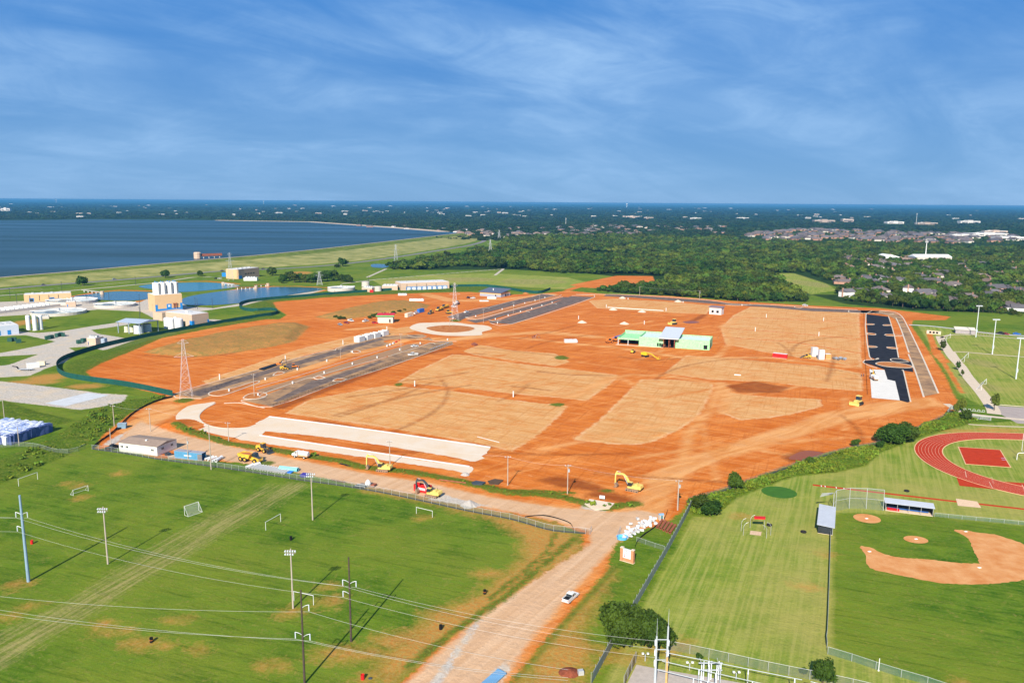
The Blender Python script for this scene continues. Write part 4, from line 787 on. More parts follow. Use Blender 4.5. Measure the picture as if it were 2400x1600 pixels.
# white hall in the trees on the right
x,y=G(2140,612); clear(x,y,30); clear(x-34,y,22); clear(x+25,y,20); clear(x,y-30,18); clear(x-30,y-28,16)
t_=thing('hall','long white metal-roofed hall standing among the trees on the right','hall',(x,y,0),R(2)); w=MB().bb(-2,62,-14,14,0,8); obj('wall',w,mat('hall_wall',(0.62,0.56,0.48),0.8),t_); r_=MB(); gable(r_,-2,62,-14,14,8,4.5,0.8); obj('roof',r_,mat('white_metal_roof',(0.80,0.80,0.80),0.5,var=0.05,scale=0.3),t_)
for i in range(4): obj('window',MB().bb(4+i*14,10+i*14,-14.1,-13.9,2,5),M_pane,t_)
t2=thing('hall','white gabled hall left of the long white hall among trees','hall',(x-44,y+6,0),R(2)); obj('wall',MB().bb(-22,20,-16,16,0,6),MATS['hall_wall'],t2); r_=MB(); 
r_.add([(-23,-17,6),(21,-17,6),(21,17,6),(-23,17,6),(-1,-17,12),(-1,17,12)],[(0,4,5,3),(4,1,2,5),(0,1,4),(2,3,5)]); obj('roof',r_,MATS['white_metal_roof'],t2); obj('door',MB().bb(-4,2,-16.1,-15.9,0,3.5),M_pane,t2)
# commercial buildings of the far town
M_com=[mat('commercial_white',(0.60,0.56,0.52),0.8,var=0.06,objrand=0.15),mat('commercial_tan',(0.46,0.35,0.28),0.85,var=0.08,objrand=0.2),mat('commercial_roof',(0.58,0.56,0.54),0.7,var=0.05)]
WSTRIP={}
def block(lab,u,v,w,d,h,ci,grp=None,name='commercial_building'):
    x,y=G(u,v); clear(x,y,max(w,d)*0.55); clear(x-w*.3,y-d*.6-25,16); clear(x+w*.3,y-d*.6-25,16)
    t_=thing(name,lab,'building',(x,y,0),R(random.uniform(-6,6)),grp)
    b=MB().bb(-w/2,w/2,-d/2,d/2,0,h); 
    if w>60: b.bb(-w*.15,w*.12,-d/2-3,d/2-2,0,h*1.35)
    obj('wall',b,M_com[ci],t_); rb=MB().bb(-w/2+.5,w/2-.5,-d/2+.5,d/2-.5,h,h+0.5); rb.bb(-w*.3,-w*.2,-d*.1,d*.1,h+.4,h+2); obj('roof',rb,M_com[2],t_)
    obj('window',MB().bb(-w*0.42,w*0.42,-d/2-0.15 if w<=60 else -d/2-0.2,-d/2+0.1,h*0.35,h*0.62),M_pane,t_)
    return t_
for (u,v,w,d,h,ci,lb) in [(1930,522,110,40,14,1,'long tan hospital-like block on the skyline of the right hand suburb'),(1985,521,60,40,18,1,'taller tan block at the right end of the long tan block'),(2095,524,90,40,10,0,'pale block left of the tall mast in the far suburb'),(2170,526,100,45,9,1,'low tan block right of the tall mast in the far suburb'),(2270,524,110,36,14,0,'white apartment block near the right edge of the far suburb'),(2255,556,90,36,8,0,'white shopping strip roof on the right above the dense trees'),(2310,553,120,50,9,0,'broad white shop roof at the right in front of the suburb'),(2370,562,100,40,8,0,'long low white roof nearest the right edge'),(2330,546,80,30,8,1,'tan shop block between the white roofs on the right'),(1480,511,80,30,12,1,'tan school-like block beyond the central woods'),(1520,513,60,30,10,1,'pale red roofed block in the middle distance'),(1630,514,70,30,9,0,'white roofed block in the middle distance right of centre'),(1740,513,80,30,8,0,'white strip building in the distance right of the water tower'),(15,495,70,30,22,0,'white multi-storey building on the far shore at the left edge'),(190,510,40,20,8,0,'small white lodge on the far shore')]: block(lb,u,v,w,d,h,ci)
rr_=random.Random(12)
for i in range(170):
    u=rr_.uniform(-20,2420); v=rr_.choice((485.5,488,491,494,497,500,505,508))+rr_.uniform(-1.2,1.2)+0.006*(u-1200)
    if u<620 and v>509: continue
    if u>1250 and rr_.random()<0.25: continue
    x,y=G(u,v); dd=y
    block('small white or tan building in the hazy far town',u,v,rr_.uniform(10,34)*(1+dd/12000),rr_.uniform(10,20),rr_.uniform(4,7)*(1+dd/16000),rr_.choice((0,0,1)),'buildings in the hazy far town')
def wtower(lab,u,v,vt,grp=None):
    x,y=G(u,v); h=HT(u,v,vt); t_=thing('water_tower',lab,'water tower',(x,y,0),0,grp)
    b=MB(); b.cyl((0,0,0),(0,0,h*0.62),h*0.075,h*0.06,10); obj('column',b,M_white,t_); r=h*0.20; obj('tank',MB().lathe((0,0,h*0.62),[(h*.06,0),(r*.8,h*.08),(r,h*.2),(r*.85,h*.31),(r*.4,h*.37),(0.01,h*.38)],14),M_white,t_)
wtower('white water tower standing on the horizon right of centre',1469,487,474); wtower('pale water tower on the skyline left of centre',618,478.5,469); wtower('white water tower on the skyline at the far left',132,476,467)
def mast(lab,u,v,vt):
    x,y=G(u,v); h=HT(u,v,vt); t_=thing('mast',lab,'mast',(x,y,0)); obj('pole',MB().cyl((0,0,0),(0,0,h),0.9,0.5,6),M_white,t_); b=MB()
    for a in (0,2.1,4.2): b.box((1.8*math.cos(a),1.8*math.sin(a),h-2),(0.7,0.7,3))
    obj('antenna',b,M_white,t_)
mast('tall white radio mast rising from the far tan blocks on the right',2147,527,500); mast('white mast standing behind the white hall in the trees',2168,612,564); mast('pale mast beside the low white roofs in the middle distance',1326,528,511)
# ============================================================= woodland
def inpoly(X,Y,P):
    ins=np.zeros(X.shape,bool)
    for i in range(len(P)):
        a=P[i];b=P[(i+1)%len(P)]; c=((a[1]>Y)!=(b[1]>Y)); ins^= c&(X<(b[0]-a[0])*(Y-a[1])/((b[1]-a[1])+1e-12)+a[0])
    return ins
WOODS=[[(908,626),(960,616),(1010,606),(1080,600),(1100,588),(1170,578),(1165,566),(1230,556),(1500,556),(1760,566),(1900,574),(2000,575),(2200,580),(2400,588),(3000,620),(3000,790),(2420,745),(2330,735),(2230,730),(2130,722),(2050,712),(1975,705),(1962,690),(1985,672),(1965,664),(1890,640),(1830,640),(1790,642),(1840,668),(1880,690),(1900,708),(1760,708),(1640,699),(1500,690),(1410,684),(1392,681),(1430,676),(1490,670),(1555,664),(1560,648),(1480,642),(1400,643),(1300,640),(1240,632),(1150,628),(1080,624),(1000,632),(920,634)]]
ROWS=[(1720,572),(1745,545),(1900,536),(2100,543),(2385,550),(2395,572),(2200,576),(2000,570),(1850,570)]
CLEARPX=[ROWS,[(1205,584),(1260,584),(1440,592),(1430,600),(1300,594),(1210,592)],[(1140,580),(1155,575),(1175,560),(1180,562),(1165,585),(1145,600)]]
def jitter_grid(x0,x1,y0,y1,s):
    X,Y=np.meshgrid(np.arange(x0,x1,s),np.arange(y0,y1,s)); X=X.ravel()+rng.uniform(-.48,.48,X.size)*s; Y=Y.ravel()+rng.uniform(-.48,.48,Y.size)*s; return X,Y
def keep(X,Y,extra=0):
    k=np.ones(X.shape,bool)
    for (cx,cy,r_) in OCC:
        k&= (X-cx)**2+(Y-cy)**2>(r_+extra)**2
    for p in CLEARPX: k&= ~inpoly(X,Y,W2(p))
    return k
def invu(X,Y,mar=80):
    "only what the photograph, or a step beside it, can see"
    return np.abs(X)<Y*0.70+mar
allp=[];alls=[]
for (y0,y1,s,rs) in ((560,1000,6.6,(2.4,6.2)),(1000,1500,8.6,(3.0,7.4)),(1500,2100,11.0,(3.8,8.6)),(2100,2700,14.5,(5,10))):
    X,Y=jitter_grid(-700,1500 if y0<2000 else 2100,y0,y1,s); k=inpoly(X,Y,W2(WOODS[0]))&invu(X,Y)&keep(X,Y); X,Y=X[k],Y[k]
    nz=np.sin(X/37+1.3*np.sin(Y/51))*np.cos(Y/43+X/91)
    r_=(rs[0]+(rs[1]-rs[0])*rng.random(X.size)**1.5)*(1+0.25*nz); allp.append(np.stack([X,Y,np.zeros_like(X)],-1)); alls.append(r_)
AP=np.concatenate(allp);AS=np.concatenate(alls)
# the nearest / largest trees stand as individuals, the rest is one mass of wood
u_=FPX*AS/np.maximum(AP[:,1],1)
vis=np.abs(AP[:,0])<AP[:,1]*0.645
order=np.argsort(np.where(vis,AP[:,1],1e9))[:240]
mask=np.ones(len(AP),bool); mask[order]=False
for i in order:
    x,y,_=AP[i]; side=x>G(1985,690)[0]*y/G(1985,690)[1]
    tree('woodland_tree','broad green tree in front of the suburb on the right' if side else 'round green tree on the near edge of the wood behind the site',x,y,AS[i],random.uniform(.9,1.25),group='trees in front of the suburb' if side else 'trees on the near edge of the wood')
scatter('woodland',AP[mask],AS[mask],FARC+CROWNS[:2],M_leaf)
X,Y=jitter_grid(300,1700,1800,3200,22); k=inpoly(X,Y,W2(ROWS))&(rng.random(X.size)<.6); scatter('garden_trees',np.stack([X[k],Y[k],0*X[k]],-1),rng.uniform(2.6,4.4,k.sum()),FARC,M_leaf)
# beyond: suburban trees out to the horizon, thinning into clumps
fp=[];fs_=[]
lk=offset_line(cr,-30)+[G(u,v-1.5,0) for u,v in far_shore]
for (y0,y1,s,r0,r1) in ((2100,3000,27,6,10),(3000,4500,44,9,15),(4500,7000,75,15,24),(7000,11500,130,24,38),(11500,20000,230,34,60)):
    X,Y=jitter_grid(-y1*0.75,y1*0.75,y0,y1,s); k=invu(X,Y,400)&keep(X,Y)&~inpoly(X,Y,lk)
    if y0<2700: k&= ~inpoly(X,Y,W2(WOODS[0]))
    k&= ~((X<-150)&(Y<1800)); nz=np.sin(X/(s*7)+1.7*np.sin(Y/(s*11)))*np.cos(Y/(s*6)); k&= nz>-0.72
    X,Y=X[k],Y[k]; fp.append(np.stack([X,Y,np.zeros_like(X)],-1)); fs_.append(rng.uniform(r0,r1,X.size))
FP=np.concatenate(fp);FS=np.concatenate(fs_); FZ=np.minimum(FS,rng.uniform(3.5,7.5,FS.size)*(1+FP[:,1]/16000))
scatter('far_trees',FP,FS,[crown_mesh('far_clump',60+s,60,0.26,7,1.25,0.4,0.35) for s in range(3)],M_leaff,FZ)
for o in bpy.data.meshes:
    if o.name.startswith('far_clump') and len(o.materials)==0: o.materials.append(M_leaff)
# ============================================================= machines and vehicles (local +X is forward)
M_yel=mat('machine_yellow',(0.72,0.40,0.045),0.55,var=0.18,scale=0.8,detail=6); M_yel2=mat('machine_pale_yellow',(0.70,0.52,0.14),0.55,var=0.15,scale=0.8,detail=6)
M_blk=mat('black_rubber',(0.025,0.024,0.023),0.85,var=0.3,scale=2); M_steel=mat('dusty_steel',(0.23,0.17,0.13),0.6,var=0.3,scale=1.5,col2=(0.35,0.22,0.13)); M_glass=mat('cab_glass',(0.02,0.03,0.04),0.1,var=0.1,spec=0.7)
M_dkg=mat('dark_grey_paint',(0.055,0.065,0.075),0.5,var=0.2); M_red=mat('red_paint',(0.55,0.02,0.02),0.5,var=0.1); M_or=mat('orange_paint',(0.70,0.20,0.03),0.5,var=0.12); M_blu=mat('blue_paint',(0.03,0.14,0.50),0.5,var=0.1); M_wht=mat('white_paint_glossy',(0.66,0.66,0.645),0.4,var=0.05); M_sil=mat('silver_paint',(0.36,0.39,0.43),0.35,var=0.06,metal=0.3); M_rust=mat('rusty_steel',(0.28,0.09,0.05),0.85,var=0.3,scale=1.2); M_gal=mat('galvanised_steel',(0.50,0.51,0.52),0.5,var=0.1,metal=0.3); M_wood=mat('weathered_wood',(0.25,0.20,0.16),0.9,var=0.25,scale=1.5); M_dwood=mat('tarred_wood',(0.075,0.055,0.045),0.9,var=0.25,scale=1.5); M_black=mat('black_plastic',(0.012,0.012,0.013),0.5,var=0.2)
def track_side(b,L_,h,w,y):
    n_=10; P=[]
    for i in range(n_+1): a=math.pi/2+math.pi*i/n_; P.append((-L_/2+h/2+h/2*math.cos(a),h/2+h/2*math.sin(a)))
    for i in range(n_+1): a=-math.pi/2+math.pi*i/n_; P.append((L_/2-h/2+h/2*math.cos(a),h/2+h/2*math.sin(a)))
    b.side(P,y-w/2,y+w/2)
def arm(b,pts,w,h0,h1):
    "boom-like box beam through (x,z) points"
    n_=len(pts)
    for i in range(n_-1):
        (x0,z0),(x1,z1)=pts[i],pts[i+1]; L_=math.hypot(x1-x0,z1-z0); nx,nz=-(z1-z0)/L_,(x1-x0)/L_
        a=h0+(h1-h0)*i/(n_-1); c=h0+(h1-h0)*(i+1)/(n_-1)
        b.side([(x0+nx*a/2,z0+nz*a/2),(x0-nx*a/2,z0-nz*a/2),(x1-nx*c/2,z1-nz*c/2),(x1+nx*c/2,z1+nz*c/2)],-w/2,w/2)
def excavator(label,u,v,rz,s=1.0,body=None,boom=None,group=None,dip=0.0):
    body=body or M_yel; boom=boom or body
    x,y=G(u,v); t_=thing('excavator',label,'excavator',(x,y,0),rz,group); t_.scale=(s,s,s)
    for yy in (-1.45,1.45):
        b=MB(); track_side(b,4.9,1.0,0.65,yy); o=obj('track',b,M_steel,t_)
        c=MB()
        for k in range(5): c.cyl((-1.8+k*0.9,yy-0.36,0.38),(-1.8+k*0.9,yy+0.36,0.38),0.22,n=8)
        obj('roller',c,M_blk,o)
    obj('undercarriage',MB().bb(-1.3,1.3,-1.2,1.2,0.45,1.1),M_blk,t_)
    b=MB(); b.side([(-2.6,1.15),(-2.75,1.6),(-2.7,2.35),(-1.2,2.45),(0.2,2.2),(1.7,1.9),(1.75,1.15)],-1.45,1.45); b.bb(-1.9,-0.9,-1.0,1.0,2.4,2.75); obj('body',b,body,t_)
    obj('counterweight',MB().side([(-3.2,1.2),(-3.3,1.7),(-3.1,2.4),(-2.65,2.45),(-2.6,1.15)],-1.45,1.45),body if body is not M_yel else M_dkg,t_)
    c=MB(); c.side([(0.1,1.8),(0.0,3.1),(0.3,3.3),(1.45,3.25),(1.75,2.3),(1.75,1.6)],0.35,1.45); cab=obj('cab',c,M_glass,t_); obj('cab_roof',MB().bb(0.0,1.5,0.33,1.47,3.28,3.4),body,cab)
    obj('exhaust',MB().cyl((-1.6,-0.7,2.7),(-1.6,-0.7,3.3),0.08,n=6),M_blk,t_)
    b=MB(); arm(b,[(1.2,1.9),(2.6,4.5),(4.0,5.5),(6.6,5.2-dip)],0.55,0.75,0.5); o=obj('boom',b,boom,t_)
    for yy in (-0.5,0.5): obj('ram',MB().cyl((1.7,yy,1.6),(3.3,yy,4.7),0.11,n=6),M_gal,o)
    b=MB(); arm(b,[(6.2,6.1-dip),(6.8,5.0-dip),(6.9,1.6)],0.45,0.5,0.35); st=obj('stick',b,boom,t_); obj('ram',MB().cyl((5.0,0,6.0-dip*.6),(6.3,0,6.1-dip),0.09,n=6),M_gal,st)
    b=MB(); b.side([(7.2,1.7),(6.6,1.75),(6.05,1.3),(5.9,0.6),(6.4,0.1),(7.1,0.25),(6.7,0.9)],-0.75,0.75); bk=obj('bucket',b,M_steel,t_)
    for k in range(4): obj('tooth',MB().box((7.2,-0.6+k*0.4,0.22),(0.35,0.14,0.12)),M_steel,bk)
    return t_
def wheel(t_,x,y,r,w,rim=M_yel):
    o=obj('wheel',MB().ring((x,y,r),(0,1,0),r,r*0.5,w),M_blk,t_); obj('rim',MB().cyl((x,y-w*0.42,r),(x,y+w*0.42,r),r*0.52,n=10),rim,o)
def dump_truck(label,u,v,rz,s=1.0,group=None,col=None):
    col=col or M_yel
    x,y=G(u,v); t_=thing('dump_truck',label,'dump truck',(x,y,0),rz,group); t_.scale=(s,s,s)
    for xx in (-3.4,-1.4,3.1):
        for yy in (-1.25,1.25): wheel(t_,xx,yy,0.88,0.7)
    obj('chassis',MB().bb(-4.6,4.2,-0.6,0.6,0.8,1.3),col,t_)
    b=MB(); b.side([(-4.9,2.5),(-4.2,1.5),(0.2,1.4),(1.0,2.9),(0.8,2.9),(0.0,1.7),(-4.0,1.75),(-4.8,2.7)],-1.4,1.4); 
    for yy in (-1.45,1.45): b.side([(-4.9,2.5),(-4.2,1.5),(0.2,1.4),(1.0,2.9),(-4.7,2.75)],yy-0.06,yy+0.06)
    bed=obj('bed',b,col,t_); obj('soil_load',MB().side([(-4.1,1.9),(0.2,1.9),(0.3,2.5),(-1.8,2.75),(-3.9,2.5)],-1.3,1.3),mat('load_soil',(0.44,0.15,0.05),0.95,var=0.2),bed)
    b=MB(); b.side([(1.5,1.2),(1.5,2.2),(2.9,2.1),(4.6,1.75),(4.7,0.9),(1.9,0.9)],-1.2,1.2); obj('bonnet',b,col,t_)
    obj('bonnet_top',MB().side([(2.9,2.12),(4.6,1.78),(4.6,1.9),(2.9,2.25)],-0.8,0.8),M_dkg,t_)
    c=MB(); c.side([(1.4,2.15),(1.5,3.35),(2.8,3.35),(3.1,2.15)],-0.85,0.85); cb_=obj('cab',c,M_glass,t_); obj('cab_roof',MB().bb(1.4,2.85,-0.9,0.9,3.36,3.48),M_dkg,cb_)
    for yy in (-1.0,1.0): obj('headlight',MB().box((4.72,yy*0.8,1.3),(0.08,0.3,0.2)),M_wht,t_)
    return t_
def loader(label,u,v,rz,s=1.0):
    x,y=G(u,v); t_=thing('wheel_loader',label,'loader',(x,y,0),rz); t_.scale=(s,s,s)
    for xx in (-1.6,1.6):
        for yy in (-1.1,1.1): wheel(t_,xx,yy,0.82,0.6)
    b=MB(); b.side([(-3.2,0.9),(-3.3,1.9),(-2.8,2.4),(-0.9,2.4),(-0.6,1.0)],-0.95,0.95); b.bb(-0.7,1.9,-0.6,0.6,0.7,1.5); obj('body',b,M_yel,t_)
    c=MB(); c.side([(-1.0,1.6),(-0.9,3.3),(0.5,3.3),(0.8,1.6)],-0.75,0.75); cb_=obj('cab',c,M_glass,t_); obj('cab_roof',MB().bb(-1.0,0.6,-0.8,0.8,3.3,3.45),M_yel,cb_)
    for yy in (-0.6,0.6):
        b=MB(); arm(b,[(0.9,1.9),(2.2,1.7),(3.3,0.7)],0.2,0.4,0.3); o=obj('lift_arm',b,M_dkg,t_); o.location=(0,yy,0)
    obj('bucket',MB().side([(3.2,0.2),(3.3,1.1),(3.6,1.3),(3.5,0.35),(4.6,0.15),(4.6,0.05),(3.4,0.05)],-1.4,1.4),M_dkg,t_)
    return t_
def dozer(label,u,v,rz,s=1.0,col=None):
    col=col or M_yel2
    x,y=G(u,v); t_=thing('bulldozer',label,'bulldozer',(x,y,0),rz); t_.scale=(s,s,s)
    for yy in (-1.0,1.0): b=MB(); track_side(b,3.4,1.0,0.55,yy); obj('track',b,M_blk,t_)
    obj('body',MB().side([(-1.6,0.7),(-1.6,1.6),(0.2,1.7),(1.6,1.6),(1.7,0.6)],-0.65,0.65),col,t_)
    c=MB(); c.side([(-1.3,1.6),(-1.2,2.9),(0.1,2.9),(0.3,1.65)],-0.7,0.7); cb_=obj('cab',c,M_glass,t_); obj('cab_roof',MB().bb(-1.4,0.2,-0.8,0.8,2.9,3.05),col,cb_)
    b=MB(); b.side([(2.5,0.1),(2.35,0.7),(2.5,1.3),(2.62,1.3),(2.47,0.7),(2.65,0.1)],-1.7,1.7); bl=obj('blade',b,col,t_)
    for yy in (-1.35,1.35): obj('push_arm',MB().box((1.4,yy,0.5),(2.2,0.16,0.2)),M_dkg,bl)
    obj('ripper',MB().bb(-2.4,-1.6,-0.5,0.5,0.5,0.9),M_dkg,t_); return t_
def tank_truck(label,u,v,rz,s=1.0,group=None):
    x,y=G(u,v); t_=thing('water_truck',label,'truck',(x,y,0),rz,group); t_.scale=(s,s,s)
    for xx in (-2.0,2.3):
        for yy in (-1.0,1.0): wheel(t_,xx,yy,0.52,0.35,M_wht)
    obj('chassis',MB().bb(-3.3,3.2,-0.5,0.5,0.6,0.9),M_blk,t_)
    tk=MB(); tk.cyl((-3.2,0,1.85),(0.7,0,1.85),0.98,n=16); tk.cyl((-3.4,0,1.85),(-3.2,0,1.85),0.8,0.98,n=16); tk.cyl((0.7,0,1.85),(0.9,0,1.85),0.98,0.8,n=16); o=obj('tank',tk,M_wht,t_); obj('tank_base',MB().bb(-3.4,0.8,-1.0,1.0,0.85,1.25),mat('dusty_orange',(0.60,0.34,0.18),0.9),o); obj('hatch',MB().cyl((-1.0,0,2.8),(-1.0,0,2.95),0.3,n=10),M_wht,o)
    c=MB(); c.side([(1.1,0.8),(1.1,2.2),(1.3,2.6),(2.1,2.6),(2.5,1.85),(3.6,1.65),(3.7,0.8)],-1.0,1.0); cb_=obj('cab',c,M_wht,t_)
    obj('windscreen',MB().side([(2.15,2.5),(2.5,1.9),(2.56,1.93),(2.22,2.53)],-0.85,0.85),M_glass,cb_)
    for yy in (-1.01,1.01): obj('side_window',MB().box((1.75,yy,2.15),(0.75,0.03,0.55)),M_glass,cb_)
    return t_
def car(label,u,v,rz,col,kind='car',s=1.0,group=None,name=None):
    x,y=G(u,v); t_=thing(name or ('pickup' if kind=='pickup' else 'parked_car'),label,'pickup' if kind=='pickup' else 'car',(x,y,0),rz,group); t_.scale=(s,s,s)
    if kind=='pickup':
        xs=(-1.75,1.85); body=MB(); body.side([(-2.9,0.5),(-2.95,1.0),(-2.85,1.12),(-0.75,1.12),(-0.75,0.95),(1.0,1.0),(2.6,0.98),(2.9,0.8),(2.9,0.45),(-2.8,0.4)],-0.98,0.98); bd=obj('body',body,col,t_)
        obj('bed_liner',MB().bb(-2.75,-0.85,-0.82,0.82,1.08,1.135),M_black,t_)
        for yy in (-0.93,0.93): obj('bed_side',MB().bb(-2.85,-0.75,yy-0.06,yy+0.06,1.1,1.32),col,bd)
        obj('tailgate',MB().bb(-2.95,-2.85,-0.95,0.95,0.7,1.32),col,bd)
        g=MB(); g.side([(-0.8,1.05),(-0.65,1.75),(0.7,1.78),(1.5,1.02)],-0.86,0.86); cb_=obj('cab_windows',g,M_glass,t_)
        obj('roof',MB().side([(-0.72,1.76),(-0.6,1.86),(0.6,1.88),(0.85,1.74)],-0.84,0.84),col,t_)
        for yy in (-0.87,0.87):
            for xx in (-0.72,0.35,1.2): obj('pillar',MB().box((xx,yy,1.4),(0.10,0.05,0.72)),col,cb_)
        for yy in (-0.85,0.85): obj('tail_light',MB().box((-2.97,yy,1.05),(0.05,0.16,0.4)),M_red,bd)
    else:
        xs=(-1.4,1.4); body=MB(); body.side([(-2.3,0.45),(-2.35,0.95),(-1.7,1.02),(1.0,0.98),(2.15,0.82),(2.35,0.6),(2.3,0.35),(-2.2,0.35)],-0.9,0.9); bd=obj('body',body,col,t_)
        hh=1.7 if kind=='suv' else 1.45; xb=-2.0 if kind=='suv' else -1.55
        g=MB(); g.side([(xb-0.15,0.98),(xb+0.25,hh-0.05),(0.3,hh-0.05),(1.1,0.96)],-0.78,0.78); cb_=obj('windows',g,M_glass,t_)
        obj('roof',MB().side([(xb+0.2,hh-0.06),(xb+0.35,hh+0.04),(0.2,hh+0.04),(0.45,hh-0.12)],-0.74,0.74),col,t_)
        for yy in (-0.9,0.9): obj('headlight',MB().box((2.25,yy*0.75,0.72),(0.12,0.3,0.12)),M_wht,bd)
    for xx in xs:
        for yy in (-0.85,0.85): wheel(t_,xx,yy,0.36,0.24,M_sil)
    return t_
# near: white pickup on the haul road
car('white pickup with an open black bed on the pale dirt road',1337,1404,AZ((1325,1410),(1352,1387)),M_wht,'pickup')
excavator('yellow excavator standing beside the leaning pole and black pit',899,1103,AZ((899,1103),(868,1100)),0.98,M_yel2)
excavator('yellow excavator at the edge of the dark damp patch near the entrance',1484,1149,AZ((1484,1149),(1448,1142)),0.98,M_yel2)
excavator('pale yellow excavator with a grey boom in front of the red skip',1014,1163,AZ((1014,1163),(977,1156)),0.95,M_yel2,M_dkg,dip=0.3)
dump_truck('yellow articulated dump truck beside the stacked grey pipes',588,1081,AZ((560,1075),(615,1086)),1.1)
loader('yellow wheel loader on the dirt road above the dump truck',618,1058,AZ((600,1052),(640,1062)),1.05)
tank_truck('white water truck parked on the grass verge of the dirt road',706,1072,AZ((724,1075),(688,1070)),1.0)
dozer('pale yellow bulldozer on the orange soil near the right hand parking lot',2010,948,AZ((2020,942),(1995,950)),1.5)
dozer('small yellow bulldozer grading the soil behind the green building',1578,760,AZ((1590,758),(1568,760)),1.5)
# red skip with white lettering panel behind the grey-boomed excavator
x,y=G(991,1152); rzb=AZ((980,1150),(1004,1155)); t_=thing('roll_off_skip','red roll-off skip with a white lettered panel behind an excavator','skip',(x,y,0),rzb)
b=MB(); b.bb(-3,3,-1.2,-1.1,0.3,2.6); b.bb(-3,3,1.1,1.2,0.3,2.6); b.bb(-3,-2.9,-1.1,1.1,0.3,2.6); b.bb(2.9,3,-1.1,1.1,0.3,2.6); b.bb(-3,3,-1.1,1.1,0.2,0.35); obj('box',b,M_red,t_)
for i in range(5): obj('rib',MB().bb(-2.6+i*1.3,-2.45+i*1.3,-1.28,-1.2,0.3,2.6),M_red,t_)
pn=obj('lettering_panel',MB().bb(-1.2,1.9,-1.33,-1.29,1.1,1.9),M_wht,t_)
for i in range(5): obj('letter',MB().bb(-1.0+i*0.56,-0.65+i*0.56,-1.36,-1.335,1.25,1.75),mat('navy_lettering',(0.05,0.05,0.2),0.6) if i==0 else mat('pink_lettering',(0.7,0.3,0.35),0.6),pn)
# office trailer
x,y=G(280,1058); a=AZ((280,1058),(369,1069)); Ln=DS((280,1058),(369,1069)); t_=thing('site_office','white mobile site office with a brown low-pitched roof','office trailer',(x,y,0),a)
hw=HT(369,1069,1047); wd=DS((369,1069),(400,1048)); wd=min(max(wd,6.5),11)
w=MB().bb(0,Ln,0,wd,0.25,hw); wl=obj('wall',w,mat('trailer_white',(0.72,0.69,0.62),0.7,var=0.06,scale=0.5),t_); r_=MB(); gable(r_,0,Ln,0,wd,hw,0.9,0.25); r=obj('roof',r_,mat('trailer_roof',(0.30,0.22,0.17),0.8,var=0.12,scale=0.6),t_); obj('roof_vent',MB().box((Ln*0.55,wd*0.35,hw+0.85),(0.7,0.7,0.5)),M_wht,r)
obj('skirting',MB().bb(0.1,Ln-0.1,0.1,wd-0.1,0,0.26),M_conc2,t_)
for xx in (1.4,3.9,Ln-2.2):
    o=obj('window',MB().bb(xx-0.6,xx+0.6,-0.06,0.02,hw*0.50,hw*0.72),M_pane,t_); obj('mullion',MB().bb(xx-0.05,xx+0.05,-0.08,0.0,hw*0.50,hw*0.72),M_white,o)
for yy in (wd*0.28,wd*0.75):
    o=obj('window',MB().bb(Ln-0.02,Ln+0.06,yy-0.6,yy+0.6,hw*0.50,hw*0.72),M_pane,t_); obj('mullion',MB().bb(Ln,Ln+0.08,yy-0.05,yy+0.05,hw*0.50,hw*0.72),M_white,o)
for yy in (wd*0.4,wd*0.6): obj('lamp',MB().box((Ln+0.12,yy,hw*0.95),(0.25,0.5,0.2)),M_white,t_)
# blue container with open end and white lettering
x,y=G(409,1073); a=AZ((409,1073),(474,1080)); t_=thing('shipping_container','blue shipping container with white lettering and an open dark end','container',(x,y,0),a); Lc=DS((409,1073),(474,1080))
b=MB(); b.bb(0,Lc,0,0.12,0,2.9); b.bb(0,Lc,2.4,2.52,0,2.9); b.bb(0,0.12,0.12,2.4,0,2.9); b.bb(0,Lc,0.12,2.4,0,0.15); bd=obj('body',b,mat('container_blue',(0.09,0.27,0.44),0.6,var=0.12,scale=0.8),t_); obj('roof',MB().bb(0,Lc,0,2.52,2.9,3.0),mat('container_roof',(0.30,0.30,0.34),0.7,var=0.15),t_)
for i in range(int(Lc/0.6)): obj('rib',MB().bb(0.3+i*0.6,0.55+i*0.6,-0.05,0.0,0.15,2.85),MATS['container_blue'],bd)
for i,ch in enumerate('CHALTEQUOIA'[:8]): obj('letter',MB().bb(Lc*0.36+i*0.42,Lc*0.36+i*0.42+0.26,-0.075,-0.055,1.25,1.8),M_white,bd)
dr=obj('open_door',MB().box((Lc-0.8,-0.35,1.4),(1.7,0.1,2.6),0.35),mat('container_door',(0.20,0.18,0.18),0.7,var=0.2),t_)
# pipes
M_pipe=mat('concrete_pipe',(0.52,0.51,0.49),0.85,var=0.12)
def pipe(name,label,cat,u0,v0,u1,v1,r,m,group=None,z=0.0):
    p=G(u0,v0);q_=G(u1,v1); L_=math.hypot(q_[0]-p[0],q_[1]-p[1]); a=math.atan2(q_[1]-p[1],q_[0]-p[0]); b=MB(); b.ring((L_/2,0,r),(1,0,0),r,r*0.78,L_,14); b.ring((L_-0.15,0,r),(1,0,0),r*1.12,r*0.78,0.35,14)
    return tag(obj(name,b,m,None,(p[0],p[1],z),a),label,cat,group)
for i,(u0,v0,u1,v1,r) in enumerate(((481,1078,500,1072,0.45),(487,1080,507,1073,0.45),(497,1083,512,1077,0.5),(506,1083,520,1074,0.62))): pipe('white_pipe','white concrete pipe lying beside the blue container','pipe',u0,v0,u1,v1,r,M_wht,'white pipes beside the container')
for i in range(15):
    u=578+i*6.2; v=1097+i*1.0; pipe('grey_pipe','grey concrete pipe laid out side by side along the fence','pipe',u,v,u+15,v-8,0.42,M_pipe,'grey pipes along the fence')
